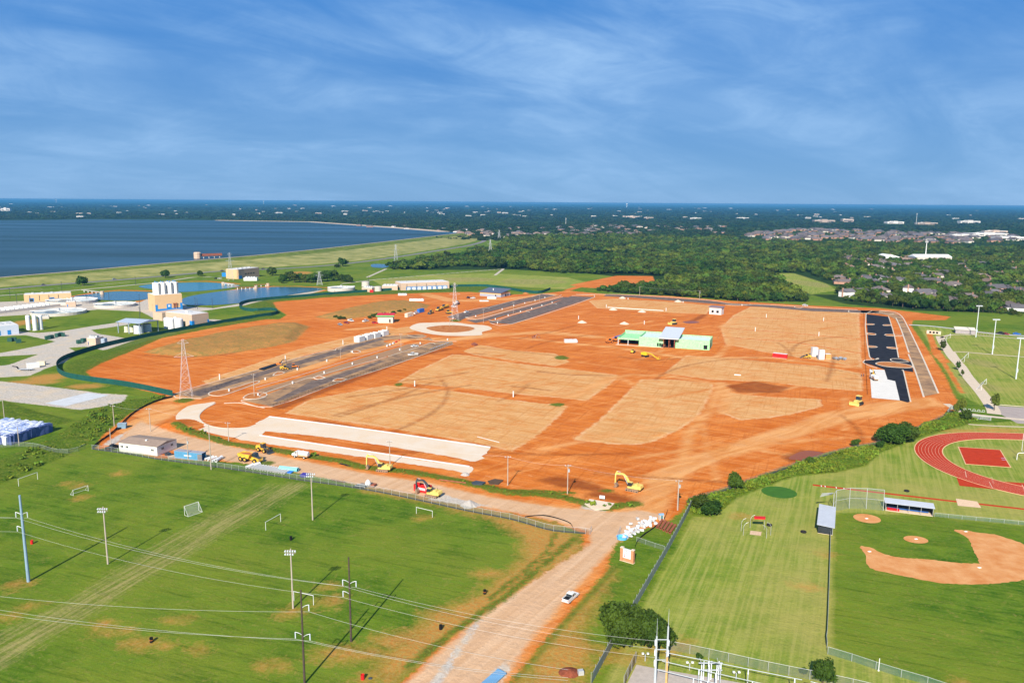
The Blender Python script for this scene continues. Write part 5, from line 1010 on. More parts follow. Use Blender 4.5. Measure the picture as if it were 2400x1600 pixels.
for i in range(3): pipe('grey_pipe','grey concrete pipe laid across the first row by the dump truck','pipe',577+i*9,1097-i*2,603+i*3,1089-i*0.5,0.5,M_wht,'pipes across the first row')
pipe('turquoise_pipe','long turquoise plastic pipe bundle behind the fence','pipe',656,1100,698,1105,0.75,mat('turquoise_plastic',(0.20,0.62,0.66),0.5)); pipe('white_pipe','long white pipe lying behind the turquoise pipe','pipe',656,1098,700,1102,0.6,M_wht)
for i in range(5): pipe('rusty_pipe','rust red steel pipe in the rack by the white rubble','pipe',1540+i*7.4,1238+i*3.2,1552+i*7.6,1221+i*3.0,0.42,M_rust,'rust red pipes in a rack')
for i in range(6): pipe('blue_pipe','blue plastic pipe in the bundle at the bottom edge','pipe',1128+i*6,1606-i*0.5,1168+i*3.2,1572+i*1.6,0.28,mat('pipe_blue',(0.14,0.30,0.48),0.5,var=0.15),'blue pipes at the bottom edge',z=0.05)
def slab(name,label,cat,px,h,m,group=None,z=0.0): 
    P=W2(px); c=np.mean(P,axis=0); b=MB().prism([(p[0]-c[0],p[1]-c[1]) for p in P],z,h); 
    e=[((p[0]-c[0])*0.7,(p[1]-c[1])*0.7) for p in P]; b.prism(e,h,h+0.02); return tag(obj(name,b,m,None,(c[0],c[1],0)),label,cat,group)
slab('tarpaulin','violet blue tarpaulin lying by the fence corner','tarpaulin',[(702,1115),(710,1109),(727,1110),(722,1117),(706,1119)],0.35,mat('violet_tarp',(0.05,0.04,0.28),0.5,var=0.2)); slab('tarpaulin','bright blue tarpaulin under the turquoise pipe','tarpaulin',[(672,1108),(680,1104),(688,1106),(682,1110)],0.4,mat('blue_tarp',(0.03,0.15,0.55),0.5))
slab('liner_sheet','black liner sheet spread beside the yellow excavator','sheet',[(795,1087),(805,1082),(840,1088),(832,1093),(815,1092)],0.12,M_black)
slab('dark_mat','dark steel road plates piled on the verge','plates',[(1143,1128),(1160,1123),(1180,1126),(1168,1136),(1148,1135)],0.3,mat('dark_plate',(0.10,0.06,0.035),0.8)); slab('dark_beam','dark steel trench box lying on the verge','trench box',[(1105,1133),(1115,1129),(1138,1132),(1130,1138),(1108,1137)],0.6,M_dkg)
pipe('steel_pipe','long rusty steel pipe lying on the verge above the excavator','pipe',1030,1125,1092,1133,0.25,M_rust); pipe('steel_pipe','dark steel pipe lying behind the fence left of the pallets','pipe',776,1125,808,1131,0.25,mat('brown_steel',(0.12,0.06,0.04),0.8))
slab('washout_basin','low concrete washout basin by the site entrance','basin',[(1370,1182),(1382,1170),(1440,1180),(1428,1193),(1395,1195)],0.25,M_conc)
x,y=G(1411,1172); t_=thing('notice_board','small white notice board behind the washout basin','sign',(x,y,0),AZ((1407,1172),(1416,1173))); obj('board',MB().bb(-0.9,0.9,-0.05,0.05,0.6,1.7),M_wht,t_)
for xx in (-0.8,0.8): obj('post',MB().bb(xx-0.05,xx+0.05,0.06,0.14,0,1.7),M_wood,t_)
# pallets with a white sack, gravel cones
x,y=G(855,1141); t_=thing('pallet_stack','pallets of dark bundles with a white sack behind the fence','pallets',(x,y,0),AZ((833,1138),(875,1143)))
for i in range(4): b=MB(); b.bb(-3.6+i*0.2,0.4+i*.2,-1.6+i*0.5,-1.2+i*0.5,0.1,0.5+0.12*i); obj('bundle',b,M_black if i%2==0 else M_gal,t_)
obj('pallet',MB().bb(-2.8,3.2,0.3,2.8,0,0.35),M_wood,t_); b=MB(); b.lathe((0.5,1.5,0.3),[(0.9,0),(1.05,0.6),(0.85,1.3),(0.35,1.9),(0.05,2.1)],10); obj('white_sack',b,M_wht,t_); b=MB(); b.bb(2.0,3.4,0.4,2.6,0.36,0.9); obj('crate',b,M_rust,t_)
def cone(label,u,v,r,h,m,name='gravel_pile',cat='gravel pile',group=None):
    x,y=G(u,v); b=MB(); n_=18; rr=random.Random(u); vs=[(r*math.cos(6.283*i/n_)*rr.uniform(.85,1.1),r*math.sin(6.283*i/n_)*rr.uniform(.85,1.1),-0.05) for i in range(n_)]+[(r*.5*math.cos(6.283*i/n_)*rr.uniform(.85,1.1),r*.5*math.sin(6.283*i/n_)*rr.uniform(.85,1.1),h*.55) for i in range(n_)]+[(0,0,h)]
    b.add(vs,[(i,(i+1)%n_,(i+1)%n_+n_,i+n_) for i in range(n_)]+[(i+n_,(i+1)%n_+n_,2*n_) for i in range(n_)]); return tag(obj(name,b,m,None,(x,y,0)),label,cat,group)
M_gr=mat('grey_gravel',(0.40,0.36,0.32),0.95,var=0.15,scale=1.5,bump=0.3); M_ws=mat('pale_sand',(0.66,0.52,0.38),0.95,var=0.1,scale=1.5,bump=0.3); M_dp=mat('dirt_pile_soil',(0.44,0.16,0.05),0.95,var=0.2,scale=1,bump=0.3)
cone('grey gravel cone beside the fence at the road bend',1100,1183,3.2,1.8,M_gr); cone('small grey gravel heap at the end of the lower concrete strip',1090,1112,1.8,1.1,M_gr)
for (u,v,lb) in ((1364,756,'pale sand cone nearest the back parking lot'),(1463,759,'pale sand cone in the middle of the orange field'),(1505,731,'larger pale sand cone under the thin white pipe line'),(1437,726,'pale sand cone at the left end of the thin white pipe line'),(1459,699,'pale sand cone beside the back road'),(1589,707,'small pale sand cone on the back road')): cone(lb,u,v,4.2,2.0,M_ws,'sand_pile','sand pile')
cone('reddish brown mulch heap beside the fence at the bottom edge',1334,1575,2.3,0.9,mat('mulch',(0.22,0.06,0.03),0.95,var=0.3,scale=2)); cone('small orange soil cone beside the green fence end',1232,688,4,1.6,M_dp,'soil_pile','soil pile')
x,y=G(1361,1579); tag(obj('electrical_box',MB().bb(-0.6,0.6,-0.5,0.5,0,0.9).bb(-0.55,0.55,-0.45,0.45,0.9,1.0),M_gal,None,(x,y,0),0.2),'grey utility box beside the mulch heap','utility box')
# white rubble bags, blue tub, portable toilets
x,y=G(1500,1245); t_=thing('rubble_heap','heap of white concrete rubble beside the entrance road','rubble',(x,y,0)); rr=random.Random(3); RB=[]
for k in range(6):
    b=MB(); pts=[]
    vs=[Vector((sx*rr.uniform(.7,1.1),sy*rr.uniform(.6,1.1),sz*rr.uniform(.5,1.0))) for sz in(-1,1) for sy in(-1,1) for sx in(-1,1)]; b.add(vs,[(0,2,3,1),(4,5,7,6),(0,1,5,4),(2,6,7,3),(0,4,6,2),(1,3,7,5)]); RB.append(b.mesh('chunk'))
c0=G(1460,1262);c1=G(1535,1215)
for i in range(110):
    f=rr.random(); w_=(0.5+1.0*math.sin(math.pi*f))*2.0; px_=c0[0]+(c1[0]-c0[0])*f+rr.gauss(0,.45)*w_; py_=c0[1]+(c1[1]-c0[1])*f+rr.gauss(0,.45)*w_
    o=link('chunk',RB[i%6],M_wht if f>0.22 else M_conc2,t_,(px_-x,py_-y,rr.uniform(.1,.75)),rr.uniform(0,6)); s=rr.uniform(.26,.5); o.scale=(s*1.3,s,s*.8)
x,y=G(1458,1262); tub=thing('stock_tank','round blue stock tank beside the rubble heap','tank',(x,y,0)); b=MB(); b.lathe((0,0,0),[(1.25,0),(1.35,0.7),(1.45,0.75),(1.25,0.75),(1.15,0.15),(0.01,0.15)],18); obj('tub',b,mat('tub_blue',(0.10,0.42,0.75),0.5),tub); obj('rim',MB().ring((0,0,0.76),(0,0,1),1.48,1.25,0.1,18),MATS['tub_blue'],tub); tub.scale=(1.2,1.0,1)
x,y=G(1549,1218); t_=thing('portable_toilet','pale portable toilet with a blue top beside the pipe rack','toilet',(x,y,0),0.2); obj('cabin',MB().bb(-0.7,0.7,-0.7,0.7,0.1,1.9),mat('cabin_cream',(0.58,0.50,0.42),0.7),t_); r_=MB(); gable(r_,-0.7,0.7,-0.7,0.7,1.9,0.35,0.08); obj('roof',r_,mat('cabin_blue',(0.20,0.36,0.55),0.6),t_); obj('door',MB().bb(-0.4,0.4,-0.76,-0.7,0.15,1.75),mat('cabin_teal',(0.10,0.22,0.24),0.6),t_)
# brick sign with the fund-raising thermometer
x,y=G(1453,1312); a=AZ((1453,1312),(1484,1321)); sw=DS((1453,1312),(1484,1321)); sh=HT(1484,1321,1291); t_=thing('brick_sign','brick framed sign with a white board and red thermometer by the road','sign',(x,y,0),a)
M_brk=mat('sign_brick',(0.50,0.22,0.11),0.9,var=0.15,scale=3)
for xx in (0,sw-0.8): p=obj('pillar',MB().bb(xx,xx+0.8,-0.05,0.85,0,sh),M_brk,t_); obj('cap',MB().bb(xx-0.06,xx+0.86,-0.1,0.9,sh,sh+0.15),M_conc,p)
obj('brick_base',MB().bb(0.8,sw-0.8,0.1,0.7,0,sh*0.27),M_brk,t_); bdm=obj('board',MB().bb(0.8,sw-0.8,0.12,0.6,sh*0.272,sh*0.97),M_wht,t_)
bw=sw-1.6; X0=0.8; Z0=sh*0.272; BH=sh*0.70
obj('footing',MB().bb(-0.1,sw+0.1,-0.15,0.95,0,0.08),M_conc,t_)
th=MB(); th.cyl((X0+bw*.2,0.11,Z0+BH*.16),(X0+bw*.2,0.13,Z0+BH*.16),BH*.06,n=14); th.bb(X0+bw*.175,X0+bw*.225,0.09,0.115,Z0+BH*.16,Z0+BH*.5); obj('thermometer',th,mat('crimson_print',(0.50,0.03,0.10),0.6),bdm)
tx_=mat('dark_print',(0.12,0.12,0.15),0.7)
for zz,ww in ((.80,.16),(.62,.16),(.40,.16)):
    for k in range(3): obj('print_mark',MB().bb(X0+bw*(.40+.045*k),X0+bw*(.435+.045*k),0.095,0.115,Z0+BH*(zz-.035),Z0+BH*(zz+.035)),tx_,bdm)
for k in range(4): obj('print_mark',MB().bb(X0+bw*(.14+.055*k),X0+bw*(.18+.055*k),0.095,0.115,Z0+BH*.86,Z0+BH*.92),tx_ if k>1 else mat('crimson_print',(0.5,0.03,0.1)),bdm)
# dumpsters / boxes at the left gate
x,y=G(287,1003); t_=thing('dumpster','blue grey metal dumpster beside the fence at the left','dumpster',(x,y,0),0.2); obj('box',MB().side([(-1.6,0),(-1.8,2.0),(1.8,2.2),(1.6,0)],-1.1,1.1),mat('dumpster_blue',(0.16,0.26,0.34),0.6),t_); obj('lid',MB().bb(-1.85,1.85,-1.15,1.15,2.2,2.28),mat('dumpster_lid',(0.30,0.38,0.45),0.6),t_)
slab('tyre_bale','black bundle beside the blue grey dumpster','bundle',[(272,1005),(280,1001),(284,1005),(276,1008)],0.7,M_black)
car('black flatbed trailer truck parked at the left end of the site office',265,1052,AZ((255,1055),(279,1047)),M_black,'pickup',1.05)
car('dark car between the site office and the blue container',396,1068,AZ((391,1066),(400,1070)),M_dkg,'car',0.9)
slab('lumber_stack','pale lumber stacked by the fence in front of the container','lumber',[(393,1073),(408,1070),(411,1073),(396,1077)],0.8,mat('pale_lumber',(0.55,0.40,0.26),0.85))
# blue wrapped bale stack at the left edge
P0=G(0,1052);x,y=G(-10,1030); t_=thing('bale_stack','large stack of blue and white plastic-wrapped bales at the left edge','bales',(x,y,0)); rr=random.Random(5)
qd=[G(-60,1040),G(32,1041),G(118,1013),G(10,1000)]; BM=[]
for k in range(5):
    b=MB(); vs=[Vector((sx*rr.uniform(.9,1.05),sy*rr.uniform(.85,1.05),sz*rr.uniform(.8,1.1))) for sz in(-1,1) for sy in(-1,1) for sx in(-1,1)]; b.add(vs,[(0,2,3,1),(4,5,7,6),(0,1,5,4),(2,6,7,3),(0,4,6,2),(1,3,7,5)]); BM.append(b.mesh('bale'))
M_bl=[mat('bale_white',(0.55,0.60,0.74),0.5,var=0.2,scale=1.5,col2=(0.75,0.77,0.84)),mat('bale_blue',(0.30,0.38,0.60),0.5,var=0.25,scale=1.5),mat('bale_dark',(0.07,0.10,0.24),0.5,var=0.3)]
NI,NJ=16,17
for i in range(NI):
    for j in range(NJ):
        f=(i+.5)/NI;g=(j+.5)/NJ; p=np.array(qd[0])*(1-f)*(1-g)+np.array(qd[1])*f*(1-g)+np.array(qd[2])*f*g+np.array(qd[3])*(1-f)*g
        o=bpy.data.objects.new('bale',BM[(i*3+j)%5]); C.objects.link(o); o.parent=t_; o.location=(p[0]-x+rr.uniform(-.2,.2),p[1]-y+rr.uniform(-.2,.2),2.0+rr.uniform(-.25,.25)); o.rotation_euler=(rr.uniform(-.1,.1),rr.uniform(-.1,.1),AZ((32,1041),(118,1013))+rr.uniform(-.1,.1)); o.scale=(1.75,0.95,2.0)
        m_=M_bl[2] if (i==NI-1 or (j==0 and rr.random()<.4)) else M_bl[rr.choice((0,0,0,1))]
        if len(o.data.materials)==0: o.data.materials.append(m_)
        o.material_slots[0].link='OBJECT'; o.material_slots[0].material=m_
# more distant vehicles and plant on the site
for (u,v,a,m,k,lb) in ((797,762,(780,758,805,766),M_sil,'car','silver car furthest left in the row of parked cars'),(812,758,(795,755,825,760),mat('dark_red_paint',(0.25,0.02,0.02),0.4),'car','dark red car in the row of parked cars'),(822,753,(805,750,835,757),M_wht,'pickup','white pickup behind the dark red car'),(857,754,(842,757,870,751),M_wht,'pickup','white pickup right of the dark red car'),(972,813,(960,815,985,811),M_wht,'car','white car parked on the black asphalt of the front lot'),(968,833,(985,832,955,834),M_wht,'pickup','white pickup with a dark bed at the kerb of the front lot'),(1099,699,(1094,699,1104,699),mat('dark_brown_paint',(0.05,0.01,0.015),0.4),'suv','dark car beside a white car near the grey-roofed building'),(1108,700,(1114,700,1103,700),M_wht,'suv','white car beside the dark car near the grey-roofed building'),(1093,733,(1083,736,1100,731),M_wht,'pickup','white pickup hitched to a small trailer at the back lot'),(1063,720,(1072,722,1055,718),M_wht,'pickup','white service truck behind the lattice tower'),(2383,784,(2375,784,2390,785),M_blu,'car','blue car parked on the lane behind the right playing field'),(2345,783,(2352,784,2338,782),M_blk,'pickup','black truck with a white load parked on the lane at the right'),(2357,784,(2350,783,2363,785),mat('red_car_paint',(0.35,0.03,0.02),0.4),'car','small red car between the truck and the blue car at right'),(1887,717,(1880,717,1893,718),M_wht,'suv','white van on the back road beside the far trees'),(102,668,(92,669,112,667),M_dkg,'car','dark car on the lakeside road at the far left'),(268,655,(258,656,280,654),M_sil,'car','silver car on the lakeside road left of the silos'),(521,635.5,(512,636,530,635),M_blk,'car','black car on the lakeside road before the lakeside building'),(617,630.5,(610,631,625,630),M_blk,'car','black car on the lakeside road right of the lakeside building'),(507,653.5,(500,654,512,653),M_blk,'car','black car parked left of the lakeside building'),(515,653.8,(510,654,522,653.5),M_wht,'car','white car parked left of the lakeside building')): car(lb,u,v,AZ(a[:2],a[2:]),m,k,1.15 if u>200 else 1.0)
dump_truck('yellow dump truck at the head of the row beside the blue container',1030,728,AZ((1045,724),(1015,732)),1.15); dump_truck('second yellow dump truck behind the first in the row of machines',1043,722,AZ((1060,718),(1035,724)),1.1)
dozer('small yellow machine parked alone left of the lattice tower',1052,735,0.4,1.3,M_yel); loader('yellow loader at the front of the row beside the blue container',1010,735,AZ((1025,730),(1003,737)),1.1)
dump_truck('white and grey truck at the back of the row of yellow machines',1070,714,AZ((1060,718),(1078,712)),1.1,col=M_wht)
def container(label,u,v,rz,L_,w,h,m,mr=None,name='shipping_container',cat='container'):
    x,y=G(u,v); t_=thing(name,label,cat,(x,y,0),rz); b=MB().bb(-L_/2,L_/2,-w/2,w/2,0.1,h); bd=obj('body',b,m,t_)
    for i in range(int(L_/0.8)): obj('rib',MB().bb(-L_/2+.3+i*.8,-L_/2+.6+i*.8,-w/2-.05,-w/2,0.2,h-.1),m,bd)
    obj('roof',MB().bb(-L_/2-.02,L_/2+.02,-w/2-.02,w/2+.02,h,h+.1),mr or m,t_); obj('base',MB().bb(-L_/2,L_/2,-w/2,w/2,0,0.1),M_wht if mr else M_blk,t_); return t_
container('bright blue container at the head of the yellow machines',986,732,AZ((975,735),(1000,729)),9,2.6,3.2,M_blu); container('cream box trailer right of the small concession building',959,742,AZ((945,745),(972,738)),11,2.6,3.4,mat('cream_box',(0.70,0.60,0.42),0.7)); car('white truck behind the cream box trailer',975,736,AZ((968,738),(982,734)),M_wht,'pickup',1.3)
container('red container with a white roof in the orange field',1828,838,AZ((1816,837),(1842,840)),9,2.6,2.8,M_red,M_wht); obj('lettering_panel',MB().bb(-1.2,1.4,-1.42,-1.36,.9,1.9),M_wht,bpy.context.scene.collection.objects['shipping_container.002'] if 'shipping_container.002' in C.objects else None)
container('white box van body standing in the orange field',1908,835,0.05,3.6,3.0,6.0,M_wht,name='storage_tank',cat='tank'); container('tall grey white container standing upright in the orange field',1924,842,0.05,3.4,2.6,6.2,mat('pale_grey_box',(0.60,0.62,0.66),0.6)); container('orange site shed with a striped roof in the orange field',1939,841,0.05,3.4,3.0,3.4,mat('shed_orange',(0.62,0.28,0.10),0.7),M_wht,name='site_shed',cat='shed')
for i in range(6): slab('lumber_pile','grey lumber pile right of the orange site shed','lumber',[(1950+i*5,840+(i%3)),(1955+i*5,838+(i%3)),(1960+i*5,840+(i%3)),(1955+i*5,843+(i%3))],0.7+0.2*(i%2),M_gal if i%2 else M_wood,'lumber piles beside the site shed')
loader('small dark machine left of the white tank in the orange field',1890,839,2.8,0.9)
# boom lift, skid steer, telehandlers at the green building
def lift(label,u,v,rz,m,s=1.0):
    x,y=G(u,v); t_=thing('boom_lift',label,'boom lift',(x,y,0),rz); t_.scale=(s,s,s)
    for xx in (-1.2,1.2):
        for yy in (-1.0,1.0): wheel(t_,xx,yy,0.5,0.4,M_blk)
    obj('chassis',MB().bb(-1.8,1.8,-0.9,0.9,0.5,1.0),M_blk,t_); obj('turret',MB().side([(-2.2,1.0),(-2.3,2.2),(0.6,2.3),(0.9,1.0)],-0.9,0.9),m,t_); b=MB(); arm(b,[(-1.0,2.4),(4.5,2.2),(7.0,1.0),(9.0,0.6)],0.3,0.4,0.25); bo=obj('boom',b,m,t_); bk=MB(); bk.bb(8.6,9.8,-.8,.8,.2,.3)
    for xx in (8.65,9.75):
        for yy in (-.75,.75): bk.bb(xx-.04,xx+.04,yy-.04,yy+.04,.3,1.4)
    bk.bb(8.6,9.8,-.8,-.72,1.35,1.42); bk.bb(8.6,9.8,.72,.8,1.35,1.42); obj('basket',bk,m,t_); return t_
lift('yellow boom lift lying low in front of the green building',1512,836,AZ((1512,836),(1545,843)),mat('lift_yellow',(0.75,0.50,0.02),0.5),1.25)
loader('small orange and white loader in front of the green building',1483,827,1.2,0.85)
def telehandler(label,u,v,rz,m,mb_,s=1.0):
    x,y=G(u,v); t_=thing('telehandler',label,'telehandler',(x,y,0),rz); t_.scale=(s,s,s)
    for xx in (-1.5,1.5):
        for yy in (-1.0,1.0): wheel(t_,xx,yy,0.65,0.45,m)
    obj('body',MB().bb(-2.2,2.0,-.7,.7,.7,1.5),m,t_); obj('cab',MB().side([(-.6,1.5),(-.5,2.7),(.6,2.7),(.9,1.5)],-.9,-.1),M_glass,t_); b=MB(); arm(b,[(-2.0,2.0),(3.2,3.6)],.4,.5,.35); obj('boom',b,mb_,t_); obj('fork',MB().bb(3.1,4.6,-.7,.7,3.0,3.1),M_blk,t_)
telehandler('orange telehandler left of the green building',1428,803,0.3,M_or,M_or,1.2); telehandler('blue boomed telehandler beside the orange one at the green building',1442,799,0.1,M_or,M_blu,1.2)
excavator('small dark red excavator beside the haul road right of the roundabout',1252,792,0.2,0.55,M_rust,M_rust); slab('scrap_pile','dark scrap pile on the orange soil below the roundabout','scrap',[(1104,808),(1112,805),(1120,809),(1112,811)],0.9,M_rust)
excavator('small excavator with a white cab on the front parking lot',655,856,0.5,0.6,M_or,M_blk); loader('small blue and red machine on the front parking lot',668,866,0.4,0.9); dozer('orange machine behind the blue one on the front parking lot',690,862,0.4,0.9,M_or)
slab('black_pipe_coil','long black pipe bundle along the kerb of the front lot','pipe bundle',[(607,866),(612,864),(650,852),(648,857),(618,868)],0.6,M_black)
tank_truck('white drum roller truck on the pale concrete slab',2048,890,1.5,1.1); telehandler('small yellow machine behind the white drum truck on the slab',2046,879,1.3,M_yel,M_yel,0.9)
# white wrapped pallets
def wrapped(label,u,v,rz,L_,w,h,grp=None):
    x,y=G(u,v); t_=thing('wrapped_stack',label,'wrapped stack',(x,y,0),rz,grp); rr=random.Random(int(u)); 
    for i in range(3): 
        b=MB(); b.side([(-L_/2+i*L_/3,0.1),(-L_/2+i*L_/3+.1,h*rr.uniform(.85,1.05)),(-L_/2+(i+1)*L_/3-.15,h*rr.uniform(.85,1.05)),(-L_/2+(i+1)*L_/3-.05,0.1)],-w/2,w/2); obj('bundle',b,M_wht,t_)
    obj('end_face',MB().bb(L_/2-.05,L_/2+.5,-w/2+.2,w/2-.2,0.1,h*.8),mat('bundle_end',(0.35,0.37,0.42),0.7,var=0.5,scale=2),t_); obj('skid',MB().bb(-L_/2,L_/2,-w/2,w/2,0,.1),M_wood,t_)
for (u,v,lb) in ((843,800,'white wrapped stack at the near end of the row on the front lot'),(862,795,'second white wrapped stack in the row on the front lot'),(880,791,'third white wrapped stack in the row on the front lot'),(899,786,'white wrapped stack at the far end of the row on the front lot')): wrapped(lb,u,v,AZ((835,803),(910,783)),7.5,4.5,4.0)
for (u,v,lb) in ((982,705,'white wrapped pile on the open soil below the long tan building'),(970,705,'grey and white pile left of the white wrapped pile'),(943,692,'white slabs stacked beside the green fence'),(1152,700,'white block by the grey-roofed building'),(1134,706,'low white slab stack in front of the grey-roofed building'),(1337,802,'white wrapped heap on the soil left of the green building')): wrapped(lb,u,v,0.1,9,4,2.2 if v!=706 else 1.0)
for i in range(5):
    u=905+i*7; v=812-i*3.0; slab('red_barrier','red and white plastic barrier row on the front lot','barrier',[(u,v),(u+3,v-1.4),(u+6,v-1),(u+3,v+.6)],1.0,M_red if i>2 else M_wht,'barriers on the front lot')
for i in range(7): pipe('silver_tube','silver conduit bundle along the kerb of the front lot','conduit',1008+i*6.5,820-i*2.4,1012+i*6.5,818-i*2.4,0.3,M_gal,'conduit bundles along the kerb')
# white riser pipes
k=0
def marker(u,v,h,r,lb,grp):
    x,y=G(u,v); b=MB(); b.cyl((0,0,0),(0,0,h),r,n=8); b.cyl((0,0,h),(0,0,h+0.1),r*1.15,r*1.15,n=8); tag(obj('riser_pipe',b,M_wht,None,(x,y,0)),lb,'pipe',grp)
for u,v in ((537,917),(766,847),(826,826),(884,839),(826,854),(760,875),(686,899),(697,867),(622,890),(605,927),(937,821),(985,806),(1115,742),(1177,725.5),(1204,717.5),(1230,711.5),(1254,705),(1277,698.5),(1161,749),(1191,740),(1220,731.5),(1246,724),(1270,717),(1294,710),(1062,747),(1166,758),(1049,797),(1472,701),(1601,709),(1739,716)): marker(u,v,1.2,0.45,'short white lamp footing standing among the parking lots','white lamp footings')
for u,v,lb in ((515,889,'tall white riser pipe above the near end of the front lot'),(669,844,'tall white riser pipe beside the kerb of the front lot'),(804,807,'tall white riser pipe left of the wrapped stacks'),(907,774,'tall white riser pipe behind the wrapped stacks'),(972,905,'white riser pipe on the strip between two tan plots'),(1203,930,'white riser pipe at the right end of the orange strip'),(1421,721,'white riser pipe at the left end of the thin white line'),(1561,729,'white riser pipe at the right end of the thin white line'),(1356,748,'white riser pipe beside the first sand cone'),(1510,760,'white riser pipe in the middle of the orange field'),(1770,776,'white riser pipe in the far tan plot right of the green building'),(1796,744,'white riser pipe in the far tan plot near the small white building'),(1930,752,'white riser pipe in the far tan plot near the back road'),(1919,787,'white riser pipe above the white tank in the tan plot')): marker(u,v,3.0,0.3,lb,None)
q=MB(); q.path([G3(1424,720,0.25),G3(1555,728,0.25)],0.35,6); tag(obj('pipe_line',q,M_wht),'thin white pipe line laid across the orange field','pipe')
q=MB(); q.path([G3(1119,1023,0.15),G3(1170,1036,0.15)],0.12,6); tag(obj('pipe_line',q,M_wht),'short white pipe lying at the edge of the near tan plot','pipe')
q=MB(); q.path([G3(1721,878,0.2),G3(1736,879,0.2)],0.4,6); tag(obj('pipe_line',q,M_wht),'short white pipe lying on the right hand tan plot','pipe')
# ============================================================= buildings on the site
M_grn=mat('green_sheathing',(0.24,0.62,0.27),0.75,var=0.10,scale=0.9,detail=6,col2=(0.42,0.74,0.42)); M_grn2=mat('green_sheathing_inside',(0.45,0.66,0.25),0.8,var=0.15,scale=0.6)
g0=G(1458,808);g1=G(1672,820); ga=AZ((1495,809),(1663,820)); t_=thing('community_building','long green-sheathed building under construction with a tilted metal canopy','building',(*G(1497,810),0),ga)
Lg=DS((1497,810),(1663,820)); hg=HT(1663,819,797); dg=26
L1=Lg*0.355; L2=Lg*0.525
def shell(x0,x1,y0,y1,h,nm='wall'):
    b=MB(); w_=0.35; b.bb(x0,x1,y0,y0+w_,0,h); b.bb(x0,x1,y1-w_,y1,0,h); b.bb(x0,x0+w_,y0+w_,y1-w_,0,h); b.bb(x1-w_,x1,y0+w_,y1-w_,0,h); return obj(nm,b,M_grn,t_)
w1=shell(0,L1,0,dg,hg); w2=shell(L2,Lg,0,dg*0.8,hg)
obj('flat_roof',MB().bb(.36,L1-.36,.36,dg-.36,hg-1.6,hg-1.3),mat('roof_membrane',(0.55,0.66,0.62),0.7,var=0.1),t_); obj('flat_roof',MB().bb(L2+.36,Lg-.36,.36,dg*.8-.36,hg-1.6,hg-1.3),MATS['roof_membrane'],t_)
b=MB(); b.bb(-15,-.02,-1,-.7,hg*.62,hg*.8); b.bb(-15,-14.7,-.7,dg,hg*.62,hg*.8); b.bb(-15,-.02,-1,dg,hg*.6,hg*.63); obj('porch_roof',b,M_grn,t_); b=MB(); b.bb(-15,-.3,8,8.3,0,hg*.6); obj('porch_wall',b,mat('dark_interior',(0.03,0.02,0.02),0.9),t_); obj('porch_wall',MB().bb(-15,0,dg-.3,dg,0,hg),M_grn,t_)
for xx in (-14.6,-7.5): obj('porch_post',MB().bb(xx-.2,xx+.2,-.8,-.4,0,hg*.6),M_wht,t_)
for i in range(12): obj('stud',MB().bb(i*1.9+.5,i*1.9+.62,dg-.5,dg-.36,hg-1.3,hg-.05),M_wood,w1)
for i in range(11): obj('stud',MB().bb(L2+1+i*2.6,L2+1.12+i*2.6,dg*.8-.5,dg*.8-.36,hg-1.3,hg-.05),M_wood,w2)
# sheathing boards: slightly uneven panels over the front
rr=random.Random(2)
for (x0,x1) in ((0.02,L1),(L2,Lg)):
    nb=int((x1-x0)/2.44)
    for i in range(nb):
        for j in range(2):
            bw=(x1-x0)/nb; d_=rr.uniform(.02,.07); o=obj('sheathing_panel',MB().bb(x0+i*bw+.03,x0+(i+1)*bw-.03,-d_,0,.05+j*hg*.5,(j+1)*hg*.5-.03),M_grn,w1 if x0<1 else w2)
for xx,ww,hh in ((L1*.74,1.2,2.4),(L1*.83,1.2,2.4)): obj('window_opening',MB().bb(xx,xx+ww,-.12,-.08,.5,.5+hh),M_black,t_)
obj('window_opening',MB().bb(Lg-4,Lg-1.4,-.12,-.08,.6,3.4),M_black,t_); obj('window_opening',MB().bb(Lg+.05,Lg+.1,6,10,.4,4),M_black,t_); obj('door_opening',MB().bb(L1-1.6,L1-.2,-.12,-.08,0,2.6),M_black,t_)
b=MB(); zc0=hg*1.02; b.add([(L1-3,-4,zc0),(L2+2.5,-4,zc0),(L2+2.5,dg+2,zc0+3.2),(L1-3,dg+2,zc0+3.2),(L1-3,-4,zc0+.5),(L2+2.5,-4,zc0+.5),(L2+2.5,dg+2,zc0+3.7),(L1-3,dg+2,zc0+3.7)],[(0,3,2,1),(4,5,6,7),(0,1,5,4),(1,2,6,5),(2,3,7,6),(3,0,4,7)]); obj('metal_canopy',b,mat('canopy_metal',(0.62,0.64,0.68),0.45,metal=0.2,var=0.05),t_)
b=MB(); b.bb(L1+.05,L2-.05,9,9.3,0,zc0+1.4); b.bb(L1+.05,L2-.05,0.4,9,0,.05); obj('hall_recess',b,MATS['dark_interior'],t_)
for xx in (L1+.4,L2-.4,(L1+L2)/2):
    for yy in (-2.5,4): obj('steel_column',MB().bb(xx-.22,xx+.22,yy-.22,yy+.22,0,zc0),M_rust,t_)
obj('slab',MB().bb(-16,L1,-2.0,-.2,0,.12),M_conc,t_)
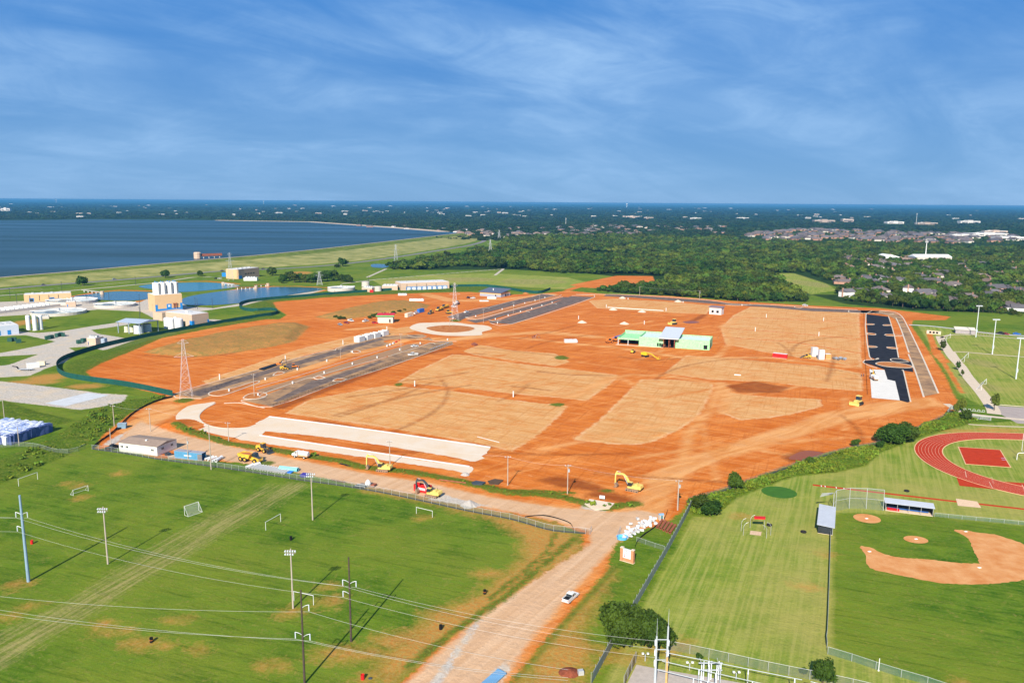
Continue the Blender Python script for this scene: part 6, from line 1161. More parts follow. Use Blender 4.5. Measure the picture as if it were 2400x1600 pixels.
# small white block building
def small_bldg(label,u,v,rz,L_,w,h,wm,rm,win,door=None,roof='flat',band=None,name='building'):
    x,y=G(u,v); t_=thing(name,label,'building',(x,y,0),rz); obj('wall',MB().bb(-L_/2,L_/2,0,w,0,h),wm,t_)
    if roof=='flat': r=obj('roof',MB().bb(-L_/2-.8,L_/2+.8,-.9,w+.8,h,h+.5),rm,t_)
    else:
        b=MB(); b.add([(-L_/2-1,-1,h-.2),(L_/2+1,-1,h-.2),(L_/2+1,w+1,h+roof),(-L_/2-1,w+1,h+roof),(-L_/2-1,-1,h+.25),(L_/2+1,-1,h+.25),(L_/2+1,w+1,h+roof+.4),(-L_/2-1,w+1,h+roof+.4)],[(0,3,2,1),(4,5,6,7),(0,1,5,4),(1,2,6,5),(2,3,7,6),(3,0,4,7)]); r=obj('roof',b,rm,t_)
    for (x0,x1,z0,z1) in win: obj('window',MB().bb(x0,x1,-.08,.03,z0,z1),M_black,t_)
    if door: obj('door',MB().bb(door[0],door[1],-.09,.03,0,2.4),M_black,t_)
    if band: obj('cladding_band',MB().bb(-L_/2-.03,L_/2+.03,-.04,w+.03,0,h*.55),band,t_)
    return t_,r
M_blockw=mat('white_block',(0.62,0.58,0.55),0.85,var=0.08,scale=0.5)
small_bldg('small white block building with a thick dark roof at the far plots',1676,737,AZ((1663,736),(1689,738)),11,8,6.5,M_blockw,mat('dark_roof_edge',(0.22,0.17,0.20),0.7),[(-3.4,-1.4,1.6,3.8),(1,3.2,1.6,3.8)])
t_,r=small_bldg('small concrete building with a green eave and red roof under work',903,757,AZ((885,758),(916,758)),12.5,11,6.0,mat('tilt_concrete',(0.58,0.54,0.46),0.85,var=0.08,scale=0.5),mat('red_roof_membrane',(0.58,0.03,0.05),0.6),[(3.2,4.4,.4,3.2)],None,0.5)
obj('green_eave',MB().bb(-7.4,7.4,-1.3,-1.05,5.6,6.5),mat('eave_green',(0.12,0.45,0.16),0.6),t_)
car('red tractor-like machine left of the small concrete building',879,758,0.4,M_red,'suv',1.1,name='utility_vehicle')
t_,r=small_bldg('building with a dark sloping roof and tan and grey walls beside the back lot',1149,695,AZ((1127,694),(1167,697)),26,20,4.6,mat('tan_cladding',(0.60,0.40,0.20),0.8,var=0.06),mat('slate_roof',(0.10,0.12,0.17),0.7,var=0.08),[],(6,7.4),2.4,mat('grey_cladding',(0.32,0.34,0.40),0.8))
obj('roof_vent',MB().cyl((-1,8,5.5),(-1,8,8.0),.5,n=8),M_wht,r); obj('door',MB().bb(12.98,13.08,9,12,0,2.8),M_black,t_); obj('door',MB().bb(12.98,13.08,14,16,0,2.8),M_black,t_)
x,y=G(1184,693); tag(obj('fuel_tank',MB().bb(-1.5,1.5,-1,1,.3,2.4).bb(-1.2,1.2,-.8,.8,0,.3),M_red,None,(x,y,0)),'red tank at the right end of the slate-roofed building','tank')

# ============================================================= people: tiny in the picture, still whole figures
def person(label,x,y,z,rz,vest,trousers):
    t_=thing('person',label,'person',(x,y,z),rz)
    V=[(0,0,.95),(0,0,1.2),(0,0,1.42),(0,0,1.52),(0,.02,1.64),(0,.02,1.76),(-.2,0,1.42),(-.27,.04,1.15),(-.25,.16,.92),(.2,0,1.42),(.27,.02,1.15),(.24,.14,.92),(-.1,0,.9),(-.12,.05,.5),(-.12,0,.06),(-.12,.14,.04),(.1,0,.9),(.12,-.03,.5),(.13,-.05,.06),(.13,.09,.04)]
    E_=[(0,1),(1,2),(2,3),(3,4),(4,5),(2,6),(6,7),(7,8),(2,9),(9,10),(10,11),(0,12),(12,13),(13,14),(14,15),(0,16),(16,17),(17,18),(18,19)]
    rad=[.15,.14,.15,.065,.10,.09,.075,.05,.04,.075,.05,.04,.10,.07,.05,.045,.10,.07,.05,.045]
    me_=bpy.data.meshes.new('body'); me_.from_pydata(V,E_,[]); o=link('body',me_,trousers,t_); md=o.modifiers.new('skin','SKIN')
    for i,d in enumerate(me_.skin_vertices[0].data if me_.skin_vertices else []): d.radius=(rad[i],rad[i])
    o.modifiers.new('sub','SUBSURF').levels=1
    obj('vest',MB().lathe((0,0,0),[(.17,.92),(.19,1.15),(.21,1.36),(.12,1.48)],12),vest,t_); obj('helmet',MB().lathe((0,.02,0),[(.13,1.70),(.125,1.78),(.07,1.85),(.01,1.87)],10),M_wht,t_)
M_vest=mat('yellow_vest',(0.75,0.68,0.05),.7); M_jean=mat('work_trousers',(0.06,0.08,0.14),.9)
x0_,y0_=G(903,757)
person('person in a yellow vest standing on the red roof, left of two',x0_-2.0,y0_+5.5,6.75,.4,M_vest,M_jean); person('person in a yellow vest standing on the red roof, right of two',x0_+3.0,y0_+5.0,6.75,-.8,M_vest,M_jean)
person('person in dark clothes standing by the fence line left of the slab, left one',*G(2019,883),0,.3,mat('dark_vest',(0.12,0.05,0.03),.8),M_jean); person('person in dark clothes standing by the fence line left of the slab, right one',*G(2024,882),0,2,MATS['dark_vest'],M_jean)
# ============================================================= fences
M_link=netmat('chain_link',(0.22,0.25,0.24),0.22); M_lgr=netmat('green_chain_link',(0.10,0.20,0.17),0.36); M_screen=mat('green_windscreen',(0.012,0.075,0.062),0.85,var=0.2,scale=0.4); M_screen2=mat('grey_windscreen',(0.24,0.31,0.29),0.9,var=0.2,scale=0.35,col2=(0.34,0.33,0.29)); M_silt=mat('black_silt_fabric',(0.012,0.014,0.014),0.8,var=0.2)
POSTM={}
def postmesh(h,r):
    k=(round(h,2),r)
    if k not in POSTM: b=MB(); b.cyl((0,0,0),(0,0,h+0.06),r,n=6); POSTM[k]=b.mesh('post')
    return POSTM[k]
def fence(label,px,h,fabric,post=M_gal,step=3.5,pr=0.05,rail=True,base=None,sm=3,lean=0.0,maxpost=150,name='fence',wav=0.0):
    P=[G(u,v) for u,v in (smooth_open(px,sm) if sm else px)]; o0=P[0]; t_=thing(name,label,'fence',(o0[0],o0[1],0))
    Q=[(p[0]-o0[0],p[1]-o0[1]) for p in P]; d=np.r_[0,np.cumsum([math.dist(Q[i],Q[i+1]) for i in range(len(Q)-1)])]
    n_=max(2,int(d[-1]/step)+1); xs=np.interp(np.linspace(0,d[-1],n_),d,[q[0] for q in Q]); ys=np.interp(np.linspace(0,d[-1],n_),d,[q[1] for q in Q]); R2=list(zip(xs,ys))
    rr=random.Random(int(px[0][0]))
    if fabric is not None:
        off=offset_line(R2,lean); b=MB(); hs=[h*(1+wav*rr.uniform(-1,1)) for _ in R2]
        b.add([(p[0],p[1],0.03) for p in R2]+[(p[0],p[1],hh) for p,hh in zip(off,hs)],[(i,i+1,n_+i+1,n_+i) for i in range(n_-1)]); obj('fabric',b,fabric,t_)
    if rail:
        b=MB(); b.path([(p[0],p[1],h) for p in offset_line(R2,lean)],0.035,4); obj('top_rail',b,post,t_)
    if base is not None:
        b=MB(); bb_=offset_line(R2,0.08); b.add([(p[0],p[1],0.0) for p in bb_]+[(p[0],p[1],0.55) for p in bb_],[(i,i+1,n_+i+1,n_+i) for i in range(n_-1)]); obj('silt_skirt',b,base,t_)
    if post is not None:
        st=max(1,int(math.ceil(n_/maxpost)))
        for i in range(0,n_,st): link('post',postmesh(h,pr*.8),post,t_,(R2[i][0],R2[i][1],0))
    return t_
fence('long dark green windscreen fence curving round the left of the site',[(405,928),(300,906),(205,893),(150,882),(133,866),(140,850),(175,834),(260,809),(400,780),(520,758),(600,745),(645,738),(650,732),(635,728),(600,730),(575,728),(562,722),(565,714),(600,706),(700,697),(800,689),(900,682),(1000,677),(1100,672),(1160,674),(1255,688),(1290,679)],3.0,M_screen,M_dkg,6,0.06)
fence('black silt fence winding down to the left gate',[(405,931),(370,940),(335,955),(305,975),(280,1000),(255,1022),(235,1035),(216,1052)],0.9,M_silt,None,2,rail=False,wav=0.15,name='silt_fence')
fence('chain link fence with black skirt along the near playing field',[(216,1053),(290,1063),(365,1076),(440,1086),(520,1097),(600,1109),(700,1125),(800,1139),(900,1156),(1000,1177),(1100,1199),(1200,1218),(1265,1237),(1300,1245),(1372,1251)],2.0,M_link,M_gal,3.2,0.05,base=M_silt)
fence('short chain link gate panel leaning at the left of the entrance road',[(1372,1251),(1382,1254),(1386,1246)],1.9,M_link,M_gal,2,0.06,sm=0,name='gate')
fence('chain link gate leaf standing beside the blue tank',[(1446,1266),(1450,1256),(1454,1246)],1.9,M_link,M_gal,2,0.06,sm=0,name='gate')
fence('black silt fence curling between the two gates at the left verge',[(1230,1212),(1270,1208),(1310,1216),(1338,1228),(1344,1246)],0.4,M_silt,None,1.5,rail=False,wav=0.15,name='silt_fence')
fence('black silt fence running from the pole to the brick sign',[(1565,1196),(1560,1210),(1550,1225),(1500,1262),(1488,1285)],0.6,M_silt,None,1.5,rail=False,wav=0.2,name='silt_fence')
fence('grey green screened fence along the left edge of the ball ground',[(1618,1192),(1590,1245),(1560,1300),(1525,1360),(1480,1438),(1440,1505),(1385,1605)],3.0,M_screen2,M_gal,3.0,0.05,lean=0.3,wav=0.04)
fence('chain link fence from the brick sign to the screened fence',[(1492,1268),(1535,1283),(1558,1290)],1.4,M_link,M_gal,3,0.04)
fence('black skirted fence along the brush on the right boundary',[(1618,1190),(1612,1176),(1650,1165),(1700,1150),(1760,1128),(1850,1096),(1930,1070),(1990,1054),(2060,1040),(2150,1006),(2195,985),(2232,968)],1.6,M_link,M_dkg,3.0,0.05,base=M_silt)
fence('dark topped fence along the left side of the baseball outfield',[(1946,1255),(1944,1330),(1941,1420),(1938,1490),(1935,1510),(1938,1518)],1.5,M_screen2,M_gal,3,0.05,sm=2)
fence('chain link fence along the bottom of the baseball outfield',[(1940,1532),(2000,1550),(2090,1580),(2200,1612),(2300,1650)],1.8,M_lgr,M_gal,4.5,0.06)
fence('chain link fence behind the far dugout of the ball field',[(2190,1210),(2260,1217),(2420,1232)],1.3,M_lgr,M_gal,4,0.05)
fence('substation boundary fence with chain link along the mown field',[(1572,1523),(1650,1538),(1760,1563),(1860,1584),(1960,1604),(2050,1625)],2.2,M_link,M_gal,4,0.06)
fence('substation side fence with angled posts beside the gravel yard',[(1490,1552),(1478,1575),(1462,1610)],2.6,netmat('brown_link',(0.20,0.13,0.10),0.6),M_gal,3,0.06,sm=0)
fence('black ornamental fence along the lower kerb of the front lots',[(640,955),(720,924),(800,896),(880,868),(960,840),(1060,808)],1.8,netmat('ornamental_bars',(0.05,0.04,0.04),0.28),M_black,3,0.05,sm=0)
fence('dark silt fence line beside the right hand lots',[(2024,728),(2026,780),(2028,840),(2033,925)],0.7,M_silt,None,3,rail=False,sm=0,name='silt_fence')
fence('low chain link fence round the lower left ditch',[(-20,1050),(45,1046),(90,1050),(130,1062),(170,1062),(200,1050)],1.8,M_link,M_gal,4,0.05)
fence('small black netting fence beside the right brush end',[(2220,970),(2230,958),(2238,962)],2.0,M_screen2,M_gal,2,0.05,sm=0)
# ============================================================= poles and wires
def pole_base(name,label,cat,u,v,vt,r,m,grp=None):
    x,y=G(u,v); h=HT(u,v,vt); t_=thing(name,label,cat,(x,y,0),0,grp); b=MB(); b.cyl((0,0,-.2),(0,0,h),r,r*.62,10); obj('pole',b,m,t_); return t_,h
M_lamp=mat('lamp_housing',(0.70,0.74,0.80),0.35,var=0.05); M_gpole=mat('grey_wood_pole',(0.40,0.34,0.28),0.85,var=0.15,scale=1.2,stretch=(4,4,.3)); M_steelb=mat('weathered_blue_steel',(0.22,0.32,0.42),0.5,var=0.15,scale=.5)
def sport_light(label,u,v,vt,n_=5):
    t_,h=pole_base('floodlight_pole',label,'floodlight',u,v,vt,.24,M_gpole)
    for row,z in ((0,h-.3),(1,h-1.1)):
        a=obj('crossarm',MB().box((0,-.25,z),(2.6,.12,.12)),M_wood,t_)
        for k in range(n_ if row==0 else n_-1):
            xx=-1.2+k*(2.4/(n_-1)); b=MB(); b.cyl((xx,-.3,z-.05),(xx,-.62,z-.25),.12,.24,n=10); obj('lamp',b,M_lamp,a)
sport_light('wooden floodlight pole with six lamps left of the straw strip',253,1321,1187); sport_light('wooden floodlight pole beside the goal and orange patch',687,1425,1285); sport_light('wooden floodlight pole near the goal in front of the fence',733,1218,1106)
def power_pole(label,u,v,vt,m=M_dwood,r=.26,arms=((0.13,1),(0.2,-1),(0.26,1)),grp=None):
    t_,h=pole_base('transmission_pole',label,'power pole',u,v,vt,r,m,grp); att=[]
    for f,s in arms:
        z=h*(1-f); o=obj('davit_arm',MB().path([(0,0,z-.6),(s*.7,0,z-.1),(s*1.5,0,z+.15)],.07,6),M_gal,t_); b=MB()
        for k in range(6): b.cyl((s*1.5,0,z+.1-k*.24),(s*1.5,0,z-.05-k*.24),.13,.09,n=8)
        obj('insulator',b,M_lamp,o); x,y=G(u,v); att.append(Vector((x+s*1.5,y,z-1.4)))
    return t_,h,att
_,h1,A1=power_pole('dark wooden transmission pole in the middle of the near field',823,1503,1305,arms=((.27,-1),(.285,1),(.63*.64,-1)))
_,h2,A2=power_pole('dark wooden transmission pole at the bottom edge of the field',714,1601,1382,arms=((.45,-1),(.47,1),(.16,1)))
t_,hs,As=power_pole('tall blue grey steel transmission pole at the left',67,1362,1160,M_steelb,.42,arms=((.2,-1),(.2,1),(.36,-1)))
def wire(label,a,b,sag,grp='power line wires',r=.020):
    n_=18; P=[a.lerp(b,i/n_)-Vector((0,0,sag*4*(i/n_)*(1-i/n_))) for i in range(n_+1)]; c=a
    q_=MB(); q_.path([p-c for p in P],r,5); tag(obj('power_wire',q_,mat('bare_conductor',(0.50,0.50,0.47),0.4,var=.05),None,c),label,'wire',grp)
sub=[Vector((*G(1545,1570),HT(1545,1570,vt))) for vt in (1502,1521,1541)]
off=[Vector((*G(-260,1500),z)) for z in (14.5,12.6,11.2)]
for a,b in zip((A1[1],A1[0],A1[2]),(As[1],As[0],As[2])): wire('pale wire strung from the left steel pole to the mid-field pole',a,b,2.2)
for a,b in zip((A1[1],A1[0],A1[2]),sub): wire('pale wire strung from the mid-field pole to the substation gantry',a,b,1.6,'wires to the substation')
for a,b in zip((A2[2],A2[1],A2[0]),off): wire('pale wire strung low across the lower left of the field',a,b,2.0,'wires across the lower left')
low=[Vector((*G(1330,1660),z)) for z in (8.5,6.8,6.2)]
for a,b in zip((A2[2],A2[1],A2[0]),low): wire('pale wire running from the bottom pole out at the lower edge',a,b,1.2,'wires at the lower edge')
for a in As: wire('pale wire running from the steel pole out at the left edge',a,a+Vector((-60,10,.5)),1.2,'wires at the left edge')
def dist_pole(label,u,v,vt,xarm=False,lamp=False,r=.2,box=False):
    t_,h=pole_base('utility_pole',label,'utility pole',u,v,vt,r,M_gpole)
    if xarm: o=obj('crossarm',MB().box((0,-.2,h-.5),(2.2,.12,.14)),M_wood,t_); [obj('insulator',MB().cyl((xx,-.2,h-.43),(xx,-.2,h-.1),.08,n=6),M_lamp,o) for xx in (-.95,0.3,.95)]
    if lamp: obj('lamp_arm',MB().path([(0,0,h-.4),(-.5,-.3,h-.1),(-1.1,-.5,h-.15)],.05,5),M_gal,t_); obj('lamp',MB().box((-1.2,-.55,h-.25),(.6,.35,.2)),M_lamp,t_)
    if box: obj('transformer',MB().cyl((.35,-.25,h-2.6),(.35,-.25,h-1.6),.32,n=10),M_gal,t_)
    return Vector((*G(u,v),h-.2))
D={}
for k,a in dict(a=('thin wooden pole on the dirt road above the site office',353,1011,956,1),b=('dark thin pole beside the silt fence at the left',268,999,949,1),c=('slim pale pole beside the left gate',260,1041,1003,0),d=('tall wooden pole with a lamp beside the white pipes',495,1100,994,0,1),e=('wooden pole rising in front of the blue container',441,1077,1024,0,0,.2,1),f=('slim pole by the turning circle with a small light',536,1033,989,1),g=('leaning pole with a cross arm behind the yellow excavator',914,1092,1032,1),h=('dark wooden pole at the verge right of the concrete pads',1190,1137,1068,1),i=('wooden pole with a transformer beside the dark damp patch',1330,1157,1088,1,0,.2,1),j=('wooden pole with a transformer at the site entrance',1588,1195,1124,1,0,.24,1),k=('pale lamp pole at the left edge above the bales',11,986,938,0,1),l=('concrete lamp pole on the front parking lot',596,928,876,1),m=('thin pole behind the bale stack at the left edge',45,1044,1000,0),n=('pale pole on the back road in front of the wood',1499,692,671,1),o=('wooden pole on the back road right of the first one',1639,704,681,1,0,.2,1)).items(): D[k]=dist_pole(*a)
for a,b in (('h','i'),('i','j'),('g','h'),('b','a'),('a','f')): wire('thin service wire strung between wooden poles along the dirt road',D[a],D[b],1.0,'service wires',.02)
wire('thin wire running along the back road poles',D['n'],D['o'],1.0,None,.03)
for (u,v,vt,lb) in ((798,839,817,'thin lamp post between the two front lots, left one'),(940,826,782,'thin lamp post at the far end of the front lots'),(1133,757,724,'thin lamp post beside the roundabout'),(1203,734,708,'thin lamp post in the planting strip of the back lots'),(1264,706,690,'thin lamp post at the far end of the back lots'),(1054,765,745,'thin lamp post behind the roundabout')): dist_pole(lb,u,v,vt,True,False,.14)
def stadium_light(label,u,v,vt):
    t_,h=pole_base('floodlight_mast',label,'floodlight',u,v,vt,.38,mat('pale_steel',(0.56,0.60,0.62),.45,var=.05))
    obj('junction_box',MB().bb(-.45,.45,-.5,.1,h*.17,h*.17+1.8),mat('pale_blue_box',(0.50,0.60,0.66),.5),t_); a=obj('crossarm',MB().box((0,0,h),(4.6,.2,.2)),M_gal,t_)
    for k in range(6): obj('lamp',MB().cyl((-2.1+k*.84,-.1,h),(-2.1+k*.84,-.7,h-.35),.2,.4,n=10),M_lamp,a)
stadium_light('steel floodlight mast behind the right playing fields, furthest one',2287,790,716); stadium_light('steel floodlight mast between the right playing fields, middle one',2325.5,830,748); stadium_light('steel floodlight mast on the right playing fields, nearest one',2381,888,791)
def lattice(label,u,v,vt,bw=6,m=M_gal,r=.08,grp=None,rz=.3):
    x,y=G(u,v); h=HT(u,v,vt); t_=thing('lattice_tower',label,'pylon',(x,y,0),rz,grp); w=lambda z:(bw/2)*(1-z/h)**1.15*.86+bw*.07
    lv=[0,.14,.27,.39,.50,.60,.69,.77,.85,.92,1.0]; c4=[(-1,-1),(1,-1),(1,1),(-1,1)]
    for (sx,sy) in c4: obj('leg',MB().path([(sx*w(f*h),sy*w(f*h),f*h) for f in lv],r,5),m,t_)
    b=MB()
    for i in range(len(lv)-1):
        z0,z1=lv[i]*h,lv[i+1]*h
        for k in range(4):
            a,c=c4[k],c4[(k+1)%4]; b.cyl((a[0]*w(z0),a[1]*w(z0),z0),(c[0]*w(z1),c[1]*w(z1),z1),r*.6,n=4); b.cyl((c[0]*w(z0),c[1]*w(z0),z0),(a[0]*w(z1),a[1]*w(z1),z1),r*.6,n=4); b.cyl((a[0]*w(z1),a[1]*w(z1),z1),(c[0]*w(z1),c[1]*w(z1),z1),r*.6,n=4)
    obj('bracing',b,m,t_)
    for f,l_ in ((.93,bw*.45),(.70,bw*.78)):
        b=MB(); z=f*h
        for s in (-1,1):
            for yy in (-1,1): b.cyl((s*w(z),yy*w(z),z),(s*l_,0,z+.2),r*.7,n=4)
            b.cyl((s*w(z),0,z+2.0),(s*l_,0,z+.2),r*.7,n=4)
        obj('crossarm',b,m,t_)
M_pyl=mat('pylon_pinkish_steel',(0.56,0.50,0.50),.5,var=.08)
lattice('steel lattice pylon at the near end of the front parking lot',437,932,795,6,M_pyl,.06); lattice('steel lattice pylon beside the roundabout',1066,752,663,6,M_pyl,.06); lattice('steel lattice pylon in the trees behind the basins',749,668,636,6.5,M_gal,.10); lattice('steel lattice pylon in front of the lakeside building',541,657,592,6.5,M_gal,.10); lattice('steel lattice pylon below the dam slope right of the pond',928,618,573,7,M_gal,.10); lattice('steel lattice pylon by the curve of the far road',1149,598,561,7,M_gal,.12); lattice('far steel lattice pylon above the end of the dam',1170,562,539,8,M_gal,.14)
# ============================================================= sports furniture
def goal(label,a,b,vt,depth=1.6,net=True,flip=1,grp=None,r=.07):
    x,y=G(*a); L_=DS(a,b); h=HT(*a,vt); t_=thing('soccer_goal',label,'goal',(x,y,0),AZ(a,b),grp)
    for xx in (0,L_): obj('post',MB().cyl((xx,0,0),(xx,0,h),r,n=8),M_wht,t_)
    obj('crossbar',MB().cyl((-r,0,h),(L_+r,0,h),r,n=8),M_wht,t_)
    if net:
        q_=MB()
        for xx in (0,L_): q_.path([(xx,0,h),(xx,flip*depth,.04)],r*.6,5); q_.path([(xx,0,.04),(xx,flip*depth,.04)],r*.6,5)
        q_.path([(0,flip*depth,.04),(L_,flip*depth,.04)],r*.6,5); obj('back_frame',q_,M_wht,t_); b_=MB(); b_.quad((0,0,h),(L_,0,h),(L_,flip*depth,.05),(0,flip*depth,.05)); obj('net',b_,netmat('goal_net',(.75,.75,.72),.14),t_)
goal('plain white goal frame at the far left corner of the near field',(44,1139),(88.5,1123),1122,net=False); goal('small white goal with slanting back frame near the left corner',(172,1161),(207,1150),1148,1.8); goal('white goal with slanting back frame beside the straw strip',(433,1207),(466,1196),1186,2.0,flip=-1); goal('plain white goal frame in the middle of the near field',(623,1242),(658,1222),1223,net=False); goal('plain white goal frame close to the construction fence',(976,1203),(1013.5,1212),1188,net=False); goal('white goal with bare orange soil in its mouth near the poles',(689,1407),(735,1417),1385,1.5,net=False)
goal('small white goal on the right field nearest the car park',(2300,914),(2311,900),901,2.5,r=.1); goal('small white goal in the middle of the right fields',(2260,848),(2269,838),836,2.5,r=.1); goal('small white goal at the far end of the right fields',(2218,801),(2227,792),790,2.5,r=.1)
x,y=G(2383,1077); t_=thing('football_goalpost','white football goalpost at the right edge inside the track','goalpost',(x,y,0),AZ((2383,1077),(2420,1080))); h=HT(2383,1077,1060); obj('gooseneck',MB().path([(0,0,0),(0,0,h*.75),(.4,0,h*.95),(2.4,0,h)],.14,8),M_wht,t_); obj('crossbar',MB().path([(2.4,-3.2,h),(2.4,3.2,h)],.1,8),M_wht,t_)
for yy in (-3.2,3.2): obj('upright',MB().path([(2.4,yy,h),(2.4,yy,h+7)],.09,8),M_wht,t_)
def barrel(label,u,v,m,lid=None):
    x,y=G(u,v); t_=thing('trash_barrel',label,'barrel',(x,y,0)); obj('drum',MB().lathe((0,0,0),[(.01,0),(.38,0),(.4,.3),(.38,.6),(.4,1.15),(.34,1.15),(.33,.5)],14),m,t_); obj('band',MB().ring((0,0,.6),(0,0,1),.42,.37,.06),lid or m,t_)
barrel('red trash barrel beside the tall steel pole',75,1274,M_red); barrel('black barrel with an orange rim near the bare soil at lower left',355,1504,M_black,M_or); barrel('black barrel above the near floodlight pole',682,1265,M_black); barrel('black planter barrel beside the ditch right of the field',1136,1391,M_black,M_or); barrel('black barrel at the verge of the pale road',1033,1474,M_black); barrel('red trash barrel at the bottom edge by the road',850,1591,M_red)
x,y=G(868,1589); tag(obj('barrel_lid',MB().lathe((0,0,0),[(.45,0),(.45,.06),(.3,.14),(.01,.16)],14),M_dkg,None,(x,y,.03)),'dark lid lying beside the red barrel at the bottom edge','lid')
def tyre(label,u,v):
    x,y=G(u,v); b=MB(); b.ring((0,0,.22),(0,0,1),.85,.5,.42,18); b.ring((0,0,.22),(0,0,1),.9,.8,.2,18); tag(obj('tyre',b,M_blk,None,(x,y,0)),label,'tyre')
tyre('black tyre lying beside the red runway',2125,1151); tyre('black tyre lying left of the side dugout',1883,1247); tyre('black tyre beside the batting cage frame',1803,1231)
# batting frame
x,y=G(1760,1250); t_=thing('batting_cage','arched steel batting cage frame with a red cover on top','batting cage',(x,y,0)); hh=4.2
for i,(u,v,u2,v2) in enumerate(((1737,1244,1747,1213),(1742,1254,1752,1222),(1758,1236,1759,1216),(1806,1254,1800,1220),(1796,1261,1789,1226),(1791,1240,1791,1220))):
    p=Vector((*G(u,v),0))-Vector((x,y,0)); s=1 if u<1770 else -1; obj('hoop',MB().path([p,p+Vector((0,0,hh*.7)),p+Vector((s*.5,0,hh*.9)),p+Vector((s*1.3,0,hh))],.05,6),M_gal,t_)
b=MB(); b.prism([(1.2,1.5),(4.5,1.2),(5.0,2.6),(1.6,2.9)],hh-.1,hh+.35); obj('cover',b,M_red,t_)
# dugouts and backstop
def dugout(label,px0,px1,vt,depth,benches=True):
    x,y=G(*px0); L_=DS(px0,px1); h=HT(*px0,vt); t_=thing('dugout',label,'dugout',(x,y,0),AZ(px0,px1)); obj('floor',MB().bb(0,L_,0,depth,0,.1),M_ws,t_); b=MB(); b.bb(0,L_,depth-.12,depth,.1,h-.25); b.bb(0,.12,.1,depth-.12,.1,h-.3); b.bb(L_-.12,L_,.1,depth-.12,.1,h-.3); obj('wall',b,mat('dugout_dark',(0.03,0.035,0.04),.8),t_)
    n_=max(3,int(L_/2.8))
    for i in range(n_+1): obj('post',MB().cyl((i*L_/n_,.05,0),(i*L_/n_,.05,h),.06,n=6),M_gal,t_)
    b=MB(); b.add([(-.4,-.5,h),(L_+.4,-.5,h),(L_+.4,depth+.4,h+.35),(-.4,depth+.4,h+.35),(-.4,-.5,h+.12),(L_+.4,-.5,h+.12),(L_+.4,depth+.4,h+.47),(-.4,depth+.4,h+.47)],[(0,3,2,1),(4,5,6,7),(0,1,5,4),(1,2,6,5),(2,3,7,6),(3,0,4,7)]); obj('roof',b,mat('dugout_roof',(0.46,0.48,0.52),.5,var=.06),t_)
    if benches: obj('bench',MB().bb(1,L_-1,depth*.6,depth*.8,.4,.5),M_blu,t_); obj('padding',MB().bb(.6,4.2,.6,1.6,.1,.7),M_red,t_)
    return t_
dugout('long dugout with a pale roof and red pads behind the infield',(2075,1196),(2186,1210),1177,3.2)
dugout('side dugout with a plain grey roof left of the infield',(1951,1254),(1954,1206),1236,4.2,False)
x,y=G(1954,1203); t_=thing('backstop','tall chain link backstop with leaning posts behind home plate','backstop',(x,y,0)); pts=[G(1952,1206),G(1958,1197),G(1990,1191),G(2030,1192),G(2070,1196)]; b=MB(); f_=MB(); hb=7.0
for i,p in enumerate(pts):
    q0=Vector((p[0]-x,p[1]-y,0)); obj('post',MB().cyl(q0,q0+Vector((0,.3,hb)),.09,n=6),M_gal,t_)
for i in range(len(pts)-1):
    a_=Vector((pts[i][0]-x,pts[i][1]-y,0)); c_=Vector((pts[i+1][0]-x,pts[i+1][1]-y,0)); f_.quad(a_,c_,c_+Vector((0,.3,hb)),a_+Vector((0,.3,hb))); b.path([a_+Vector((0,.3,hb)),c_+Vector((0,.3,hb))],.07,5); b.path([a_+Vector((0,.15,hb*.5)),c_+Vector((0,.15,hb*.5))],.05,5)
obj('netting',f_,netmat('backstop_net',(.20,.27,.25),.20),t_); obj('rail',b,M_gal,t_)
for k in range(4): obj('outrigger',MB().path([(-.5,.2+.4*k,hb-.3*k),(-4.5,-.4+.4*k,hb-.5*k)],.08,5),M_gal,t_)
x,y=G(2059,1571); tag(obj('foul_pole',MB().cyl((0,0,0),(0,0,HT(2059,1571,1542)),.09,n=8).cyl((0,0,0),(0,0,.2),.2,n=8),M_wht,None,(x,y,0)),'white foul pole standing at the bottom outfield fence','foul pole')
# benches / rack / culvert / long shed on the right
x,y=G(2280,963); t_=thing('bike_rack','pale metal rack beside the path junction on the right','rack',(x,y,0),AZ((2265,962),(2297,965)))
for i in range(5): obj('hoop',MB().path([(-4+i*2,0,0),(-4+i*2,0,.9),(-3+i*2,0,.9),(-3+i*2,0,0)],.07,5),M_wht,t_)
obj('rail',MB().path([(-4.5,-.3,.1),(5,-.3,.1)],.07,5),M_wht,t_)
x,y=G(2297,983); t_=thing('bleacher','white metal bleacher beside the brush on the right','bleacher',(x,y,0),AZ((2280,981),(2312,985)))
for i in range(4): obj('plank',MB().bb(-4.5,4.5,i*.7,i*.7+.4,.3+i*.35,.36+i*.35),M_wht,t_)
for xx in (-4,0,4): obj('frame',MB().side([(xx-.05,0),(xx+.05,0),(xx+.05,1.4),(xx-.05,1.4)],0,2.4),M_gal,t_)
x,y=G(2188,783); t_=thing('culvert','concrete culvert headwall with three dark openings on the right','culvert',(x,y,0),AZ((2172,781),(2205,784))); Lk=DS((2172,781),(2205,784)); obj('headwall',MB().bb(-Lk/2,Lk/2,0,1.2,0,2.6),M_conc,t_)
for i in range(3): obj('opening',MB().bb(-Lk*.32+i*Lk*.24,-Lk*.32+i*Lk*.24+Lk*.16,-.06,.02,.6,2.1),M_black,t_)
